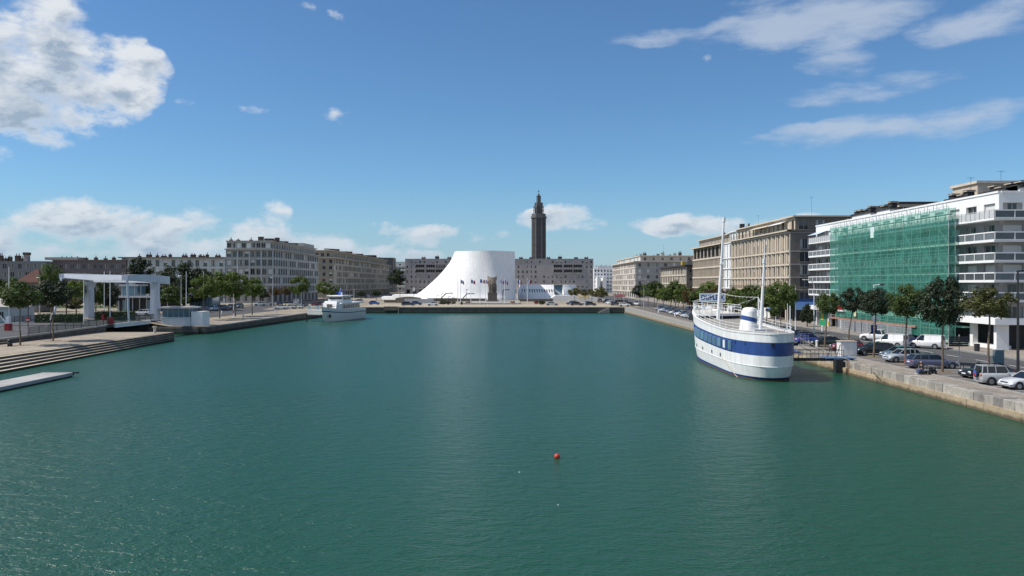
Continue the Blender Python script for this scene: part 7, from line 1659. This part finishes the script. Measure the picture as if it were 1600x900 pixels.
# ------------------------------------------------------------------ posts, lamps, small things
def posts():
    def pole(px, D, y0t, label, r=.09, m=M_WPAINT, head=None, cat='pole', name='flag_mast', grp=None, g=None):
        x = X(px,D); g = gz(x,D) if g is None else g; zt = Z(y0t,D); o = thing(name, label, cat, (x,D,g), 0, grp); mb = MB(); mb.bar((x,D,g),(x,D,zt),r,m,7,r*.55); mb.bar((x,D,g),(x,D,g+.3),r*1.6,m,7); mb.build('post', o)
        if head == 'curve':
            mb = MB(); mb.tube([(x,D,zt),(x-.25,D,zt+.6),(x-.8,D,zt+.95),(x-1.5,D,zt+1.0)],r*.6,m,6); mb.build('arm', o); mb = MB(); mb.ball((x-1.7,D,zt+.97),.38,.2,.11,M_LGREY,8,4); mb.build('lamp_head', o)
        if head == 'T':
            mb = MB(); mb.bar((x-.1,D,zt),(x+.9,D,zt+.12),r*.6,m,5); mb.build('arm', o); mb = MB(); mb.ball((x+1.0,D,zt+.1),.38,.2,.1,M_DKMET,8,4); mb.build('lamp_head', o)
        if head == 'L':
            mb = MB(); mb.ball((x-.35,D,zt+.02),.42,.22,.12,M_LGREY,8,4); mb.build('lamp_head', o)
        return o
    pole(1243,124,446,'tall white pole at the right end of the ship stern',.11,name='flag_mast'); pole(1230.5,121,474,'thin white pole under the quay tree right of the shorter mast',.07)
    pole(1272,138,446,'white street lamp with swan-neck arm before the shaded tan end wall',.10,head='curve',cat='street lamp',name='street_lamp')
    o = pole(1365.5,100,446,'white street lamp carrying a navy banner and white tags, behind a quay tree',.11,head='T',cat='street lamp',name='street_lamp')
    D = 100; x = X(1365.5,D); mb = MB(); mb.box(x-.36,x+.36,D-.04,D+.04,Z(521,D),Z(507.5,D),M_NAVY); mb.build('banner', o); mb = MB(); mb.box(x-.28,x+.05,D-.06,D-.02,Z(500,D),Z(495,D),M_WPAINT).box(x+.25,x+.7,D-.06,D-.02,Z(499,D),Z(495,D),M_WPAINT); mb.build('tag', o)
    o = pole(1590.5,74,424,'tall black street lamp near the right frame edge',.14,M_DKMET,head='T',cat='street lamp',name='street_lamp')
    pole(1212,150,452,'thin white pole behind the shorter ship mast',.08)
    for px, D, yt, lab in ((975,290,447,'tall white pole at the far right quay corner'),(1006,262,450,'thin grey pole left of the mooring row trees'),(1028,262,446,'thin pale pole rising from the mooring row trees'),(1071,225,452,'pale pole near the ship bow among the mooring row trees'),(960.5,292,455,'short grey pole left of the tall white corner pole')):
        pole(px,D,yt,lab,.11,M_LGREY,cat='pole',name='lamp_post')
    for i, y in enumerate(frange(200,268,11)): pass
    for px, D, yt, lab, hd in ((14,150,417,'thin pale mast at the far left above the trees',None),(131,148,436,'thin grey mast in front of the first bridge tower',None),(163,180,424,'thin white mast left of two between the bridge towers',None),(172,160,423,'white mast with red box at its foot between the bridge towers',None),
        (291,175,424,'thin white mast behind the control cabin, right one',None),(283,172,431,'pale street lamp behind the control cabin',"L"),(318,200,424,'thin mast against the huge evergreen tree',None),(365,196,459,'white lamp pole with red base band among left quay cars',None),(426,250,434,'tall pale street lamp before the corner block',"L"),(471,262,456,'white pole left of the white pillars',None),(62,175,434,'hooded street lamp in front of the red-roofed house',"L"),(553,300,452,'thin pole behind the yacht stern',None)):
        o = pole(px,D,yt,lab,.10,M_WPAINT if hd is None else M_LGREY,head=hd,cat='mast' if hd is None else 'street lamp',name='flag_mast' if hd is None else 'street_lamp')
        if px == 365: x = X(px,D); mb = MB(); mb.bar((x,D,o.location.z+1.1),(x,D,o.location.z+1.7),.14,M_RED,7); mb.build('red_band', o)
    # road barrier boxes and masts
    for px, D, lab in ((13,128,'red barrier box with white top at the far left of the bridge road'),(172.5,143.5,'red barrier box on the railing line of the bridge'),(162,160,'small red signal box left of the mast between the towers')):
        x = X(px,D); z = gz(x,D)+.1; w = {13:.42,172.5:.45,162:.24}[px]; o = thing('barrier_box', lab, 'barrier', (x,D,z), 0, 'red barrier boxes')
        mb = MB(); mb.box(x-w,x+w,D-.4,D+.4,z,z+{13:1.1,172.5:1.2,162:1.0}[px],M_RED); mb.build('body', o); mb = MB(); mb.box(x-w*.6,x+w*.6,D-.3,D+.3,z+{13:1.1,172.5:1.2,162:1.0}[px],z+{13:2.2,172.5:1.32,162:1.1}[px],M_WPAINT if px < 100 else M_DKMET); mb.build('top', o)
        if px < 100: mb = MB(); mb.bar((x,D-.5,z+1.2),(x-2.6,D-.5,z+4.2),.08,M_WPAINT,5); mb.build('arm', o)
    # no entry sign
    D = 118.; p = (X(44,D), D, gz(X(44,D)-3,D)); o = thing('no_entry_sign', 'round red no-entry road sign with white bar on a dark post at left', 'road sign', p); mb = MB(); mb.bar(p,(p[0],D,Z(478,D)),.06,M_DKMET,6); mb.build('post', o)
    mb = MB(); zc = Z(500,D); mb.bar((p[0],D-.08,zc),(p[0],D-.12,zc),.34,M_RED,20); s = mb.build('sign_disc', o); mb = MB(); mb.box(p[0]-.24,p[0]+.24,D-.14,D-.121,zc-.055,zc+.055,M_WPAINT); mb.build('white_bar', s)
    mb = MB(); mb.ball((p[0]+.35,D,Z(477,D)),.24,.24,.26,M_LAMPW,8,6); mb.build('lamp_globe', o)
    D = 120.; x = X(79.6,D); mb = MB(); mb.bar((x-.1,D,Z(500,D)),(x+.12,D,Z(489.5,D)),.09,M_WPAINT,6); mb.bar((x-.1,D,gz(x,D)),(x-.1,D,Z(500,D)),.05,M_DKMET,5); tagm(mb.build('marker_post'), 'slanted white tube marker beside the crooked landing tree', 'marker')
    # iron bollard on the landing with chain
    D = 108.; x = X(15.5,D); z = gz(x,D); o = thing('iron_bollard', 'black iron mooring bollard on the stone landing at far left', 'bollard', (x,D,z)); mb = MB(); mb.bar((x,D,z),(x,D,z+.75),.34,M_DKMET,12,.26); mb.ball((x,D,z+.8),.36,.36,.18,M_DKMET,12,5); mb.build('body', o, smooth=True)
    mb = MB(); pts = [(x-4*t,D+.3*t,z+.65-.7*sin(pi*min(1,t))*0-.55*t) for t in (0,.2,.4,.6,.8,1)]; mb.tube(pts,.04,M_DKMET,5); mb.build('chain', o)
    for px, D, lab in ((242,137,'short pale concrete post at the far end of the stone landing'),):
        x = X(px,D); z = 1.45; mb = MB(); mb.bar((x,D,z),(x,D,z+1.0),.22,M_BEIGE,8); mb.bar((x,D,z+1.0),(x,D,z+1.2),.36,M_BEIGE,8); tagm(mb.build('stone_post'), lab, 'post')
    # white bollards of the right and left quays
    for px, py, lab in ((1276.3,542.5,'white ribbed bollard in front of the long dark green-black car'),(1285,517.5,'small white ball bollard on the road edge left of the scaffold'),(1055,494.5,'thick white bollard before the car row, nearer the ship bow'),(1029,489,'white bollard before the car row, farther from the ship bow'),(431,491,'white bollard on the left quay below the silver saloon'),(380,497,'short white bollard on the left quay between tree shadows'),(346.5,491.5,'white bollard left of the second left quay tree')):
        p = at(px,py); mb = MB(); mb.bar(p,p+Vector((0,0,.8)),.17,M_WPAINT,8,.15); mb.ball(p+Vector((0,0,.82)),.2,.2,.16,M_WPAINT,8,5); tagm(mb.build('bollard'), lab, 'bollard', 'white bollards on the quays')
    # thin black posts
    for px, py, lab in ((1500.5,588,'left one of two thin black posts left of the black saloon'),(1505.5,587,'right one of two thin black posts left of the black saloon')):
        p = at(px,py); mb = MB(); mb.bar(p,p+Vector((0,0,.95)),.04,M_DKMET,6); tagm(mb.build('post'), lab, 'post', 'thin black posts')
    for i, (px, py, lab) in enumerate(((1251,540,'first tree guard of thin bars left of the blue hatchback'),(1256,541,'second tree guard bar frame left of the blue hatchback'))):
        p = at(px,py); mb = MB()
        for k in range(4): mb.bar(p+Vector((k*.22,0,0)),p+Vector((k*.22,0,1.5)),.02,M_LGREY,4)
        mb.bar(p+Vector((0,0,1.45)),p+Vector((.66,0,1.45)),.02,M_LGREY,4); tagm(mb.build('tree_guard'), lab, 'tree guard', 'tree guards')
    # mooring rings and ladder of the right wall
    for y, lab in ((87.2,'dark rusty ladder on the right quay wall just nearer than the gangway'),(150,'rusty ladder on the right quay wall level with the ship bow')):
        x = xr(y)-.06; mb = MB()
        for dy in (0,.4): mb.bar((x,y+dy,-.3),(x,y+dy,1.5),.04,M_RUST,4)
        for k in range(6): mb.bar((x,y,-.1+.28*k),(x,y+.4,-.1+.28*k),.025,M_RUST,4)
        tagm(mb.build('quay_ladder'), lab, 'ladder', 'ladders on the right quay')
    for y, lab in ((79.5,'dark slanted mooring chain on the yellow stone course'),):
        x = xr(y)-.05; mb = MB(); mb.tube([(x,y,.35),(x,y+.5,.5),(x,y+1.2,.75),(x,y+1.6,.95)],.05,M_DKMET,5); tagm(mb.build('mooring_chain'), lab, 'chain')
    # direction sign board
    D = 84.; x = X(1496,D)+.3; x = 47.2; o = thing('direction_sign', 'stack of dark direction sign slats on a grey post before the white shop front', 'direction sign', (x,D,1.35)); x0, x1 = X(1482.5,D), X(1513,D)
    for k in range(5): mb = MB(); z = Z(526.0+k*3.2,D); mb.box(x0,x1,D-.05,D,z-.17,z+.02,M_DKMET); mb.build('slat', o)
    mb = MB(); mb.bar(((x0+x1)/2+.1,D+.06,1.35),((x0+x1)/2+.1,D+.06,Z(523,D)),.06,M_LGREY,6); mb.build('post', o)
    D = 80.; x = X(1560,D); mb = MB(); mb.box(x-.4,x+.4,D-.3,D+.3,1.35,3.3,mat('teal_panel',(.10,.17,.20),.5,.1,1)).box(x-.46,x+.46,D-.35,D+.35,3.3,3.4,M_LGREY); tagm(mb.build('parking_meter'), 'grey-teal box column behind the silver off-road car', 'meter box')
    D = 100.5; x = X(1526.5,D); mb = MB(); mb.bar((x,D,1.48),(x,D,2.4),.3,M_DKMET,10,.34); tagm(mb.build('street_bin'), 'dark round street bin before the white shop sill', 'bin')
    # blue awning shops at the end wall of the tan block
    o = thing('shop_awning', 'blue shop awning with light blue valance at the foot of the shaded tan end wall', 'awning', (66,180,5)); mb = MB(); yb = 179.95
    mb.poly([(63.6,yb,5.9),(63.6,yb-1.6,5.1),(71.5,yb-1.6,5.1),(71.5,yb,5.9)], mat('navy_awning',(.035,.09,.24),.8,.08,2)); mb.build('canvas', o)
    mb = MB(); mb.poly([(63.6,yb-1.62,5.12),(63.6,yb-1.62,4.1),(71.5,yb-1.62,4.1),(71.5,yb-1.62,5.12)], M_LBLUE); mb.build('valance', o); mb = MB(); mb.box(63.4,72,179.9,179.99,5.9,6.6,mat('navy_awning',(.035,.09,.24),.8,.08,2)); mb.build('sign_board', o)
    o = thing('shop_awning', 'pale blue parasol-like awning seen between the shorter mast and the tan block corner', 'awning', (62,188,4)); mb = MB(); mb.poly([(62.9,186,4.9),(62.9,191,4.9),(60.8,191,3.9),(60.8,186,3.9)], M_LBLUE).poly([(60.8,186,3.9),(60.8,191,3.9),(60.8,191,3.4),(60.8,186,3.4)], M_LBLUE); mb.build('canvas', o)
    for y in (193,199): mb = MB(); mb.box(62.5,62.8,y,y+4.6,1.5,5.0,M_WPAINT); tagm(mb.build('white_shop_panel'), {193:'white shop front panel behind the stern railing, nearer one',199:'white shop front panel behind the stern railing, farther one'}[y], 'shop panel', 'white shop panels')
    # scaffold odds: red sign
    mb = MB(); mb.box(59.6,59.66,143.5,146.3,5.2,5.9,M_RED).box(59.58,59.68,143.4,146.4,4.95,5.2,M_WPAINT); tagm(mb.build('site_sign'), 'red and white site sign at the left end of the scaffold', 'sign')
    mb = MB(); mb.box(59.6,59.66,138,138.8,4.3,5.4,mat('pale_yellow',(.65,.66,.35),.6,.05,1)); tagm(mb.build('site_notice'), 'small pale yellow notice on the scaffold near its left end', 'notice')
    # window boxes: skiff-like cart beside the person
    # roof aerials
    for x, y, z, h, lab in ((78,127,26,2.0,'thin aerial on the far right rooftop'),(68,118,22.6,3.2,'tall aerial above the middle stair head of the white block'),(66.5,215,25.4,3,'aerial on the set-back tan top storey'),(70,186,25.4,5,'thin tall aerial on the near end of the tan roof')):
        mb = aerial(x,y,z,h,''); tagm(mb.build('roof_aerial'), lab, 'aerial', 'roof aerials')
    # seagull-like debris: small pale floats
    for px, py, lab in ((811.5,738,'tiny pale float on the water left of the red buoy'),(872,789,'tiny pale float on the water below the red buoy')):
        D = EYE*F/(py-HY); mb = MB(); mb.ball((X(px,D),D,.01),.03,.03,.025,M_WPAINT,8,5); tagm(mb.build('float'), lab, 'float', 'tiny pale floats')
    # pedestrians at the far corner are too small to show; awnings at far corner
    mb = MB(); D = 330; x0 = X(958,D); x1 = X(976,D); mb.poly([(x0,D,5.6),(x1,D,5.6),(x1,D-2,4.6),(x0,D-2,4.6)][::-1], mat('dull_red',(.16,.04,.045),.8,.2,1)).poly([(x0,D,5.5),(x0,D-2,4.5),(x1,D-2,4.5),(x1,D,5.5)][::-1], mat('dull_red',(.16,.04,.045),.8,.2,1)); tagm(mb.build('terrace_awning'), 'red cafe awning at the foot of the pale corner block', 'awning')
    for k in range(4):
        x = X(959+k*5.5,D); mb = MB(); mb.bar((x,D-2,2.4),(x,D-2,4.6),.06,M_DKMET,5)
        for a in range(3): mb.box(x-1+a*.8,x-.5+a*.8,D-1.6,D-1.1,2.4,3.2,M_DKMET)
        tagm(mb.build('cafe_tables'), f'{ORD[k]} cluster of dark cafe tables under the red awning, from the left', 'cafe tables', 'cafe tables at the far corner')
posts()

# ------------------------------------------------------------------ person sitting on the quay
def person():
    px, py = 1440, 585; p = at(px, py); z = p.z
    root = thing('person', 'person in dark top and blue jeans sitting low on the quay before the estate car', 'person', (p.x, p.y, z), R(180))
    def skin(name, verts, edges, rad, m, par=root, rootv=0, sub=1):
        me = bpy.data.meshes.new(name); me.from_pydata(verts, edges, []); me.materials.append(m); o = ob(name, me, par)
        sk = o.modifiers.new('skin', 'SKIN')
        for i, r in enumerate(rad): me.skin_vertices[0].data[i].radius = (r, r)
        me.skin_vertices[0].data[rootv].use_root = True
        sb = o.modifiers.new('sub', 'SUBSURF'); sb.levels = sub; sb.render_levels = sub; return o
    # local +x is the way the person faces (towards the water)
    V = [(0,0,.40),(-.03,0,.62),(0,0,.84),(.03,0,.93),(.05,0,1.02), (.03,.19,.82),(.10,.24,.58),(.30,.17,.50),(.37,.15,.48), (.03,-.19,.82),(.14,-.24,.58),(.34,-.17,.52),(.41,-.15,.50),
         (0,.11,.40),(.40,.15,.46),(.42,.16,.10),(.55,.16,.05), (0,-.11,.40),(.38,-.15,.48),(.36,-.16,.10),(.49,-.16,.05)]
    E = [(0,1),(1,2),(2,3),(3,4),(2,5),(5,6),(6,7),(7,8),(2,9),(9,10),(10,11),(11,12),(0,13),(13,14),(14,15),(15,16),(0,17),(17,18),(18,19),(19,20)]
    Rr = [.15,.15,.15,.06,.055,.07,.05,.038,.03,.07,.05,.038,.03,.10,.065,.045,.045,.10,.065,.045,.045]
    skin('body', V, E, Rr, M_SKIN)
    skin('shirt', [(0,0,.42),(-.03,0,.62),(0,0,.85),(.03,.20,.82),(.09,.245,.62),(.03,-.20,.82),(.13,-.245,.62)], [(0,1),(1,2),(2,3),(3,4),(2,5),(5,6)], [.165,.165,.155,.085,.07,.085,.07], M_CLOTH)
    skin('jeans', [(0,0,.40),(0,.11,.40),(.40,.15,.46),(.42,.16,.14),(0,-.11,.40),(.38,-.15,.48),(.36,-.16,.14)], [(0,1),(1,2),(2,3),(0,4),(4,5),(5,6)], [.16,.115,.08,.065,.115,.08,.065], M_JEANS)
    m = MB(); m.ball((.07,0,1.13),.095,.078,.12,M_SKIN,14,10); h = m.build('head', root, True, world=False)
    m = MB(); m.ball((.05,0,1.165),.098,.085,.10,M_HAIR,12,8); m.build('hair', h, True, world=False)
    m = MB(); m.ball((.165,0,1.125),.016,.012,.022,M_SKIN,6,4); m.build('nose', h, world=False)
    for s in (-1,1):
        m = MB(); m.ball((.155,s*.03,1.148),.009,.011,.008,M_DARK,6,4); m.build('eye', h, world=False); m = MB(); m.ball((.06,s*.08,1.13),.018,.008,.028,M_SKIN,6,4); m.build('ear', h, world=False)
        m = MB(); hx, hz_ = (.37,.48) if s > 0 else (.41,.50); hy = s*.15
        m.ball((hx+.05,hy,hz_),.045,.038,.018,M_SKIN,8,5)
        for k in range(4): y0 = hy+(-.027+.018*k); l = (.06,.07,.066,.052)[k]; m.bar((hx+.085,y0,hz_),(hx+.085+l*.6,y0,hz_-.005),.009,M_SKIN,5); m.bar((hx+.085+l*.6,y0,hz_-.005),(hx+.085+l,y0,hz_-.03),.008,M_SKIN,5)
        m.bar((hx+.03,hy-s*.035,hz_),(hx+.075,hy-s*.065,hz_-.01),.010,M_SKIN,5); m.build('hand', h.parent, world=False)
        m = MB(); fx = .42 if s > 0 else .36; m.ball((fx+.09,s*.16,.045),.14,.05,.045,M_WPAINT,8,5); m.build('shoe', root, world=False)
    m = MB(); m.box(-.22,.22,-.24,.24,.0,.30,M_DKMET); x = p.x; o = ob('low_box', m.mesh('low_box'), None, (p.x,p.y,z)); tagm(o, 'low dark box the crouching person sits on', 'box')
    c = thing('hand_cart', 'low dark hand cart with thin metal rail right beside the sitting person', 'hand cart', (p.x+.95, p.y+.1, z))
    m = MB(); m.box(-.45,.45,-.3,.3,.22,.34,M_DKMET).box(-.2,.35,-.25,.25,.34,.5,M_CLOTH); m.build('platform', c, world=False)
    for sx in (-.3,.3):
        for sy in (-.28,.28): m = MB(); m.bar((sx,sy-.03,.12),(sx,sy+.03,.12),.12,M_TYRE,12); m.build('wheel', c, world=False)
    m = MB(); m.tube([(-.42,-.28,.34),(-.42,-.28,.85),(.42,-.28,.8),(.42,-.28,.34)],.018,M_LGREY,5); m.tube([(-.42,.28,.34),(-.42,.28,.85),(.42,.28,.8),(.42,.28,.34)],.018,M_LGREY,5); m.build('rail', c, world=False)
person()
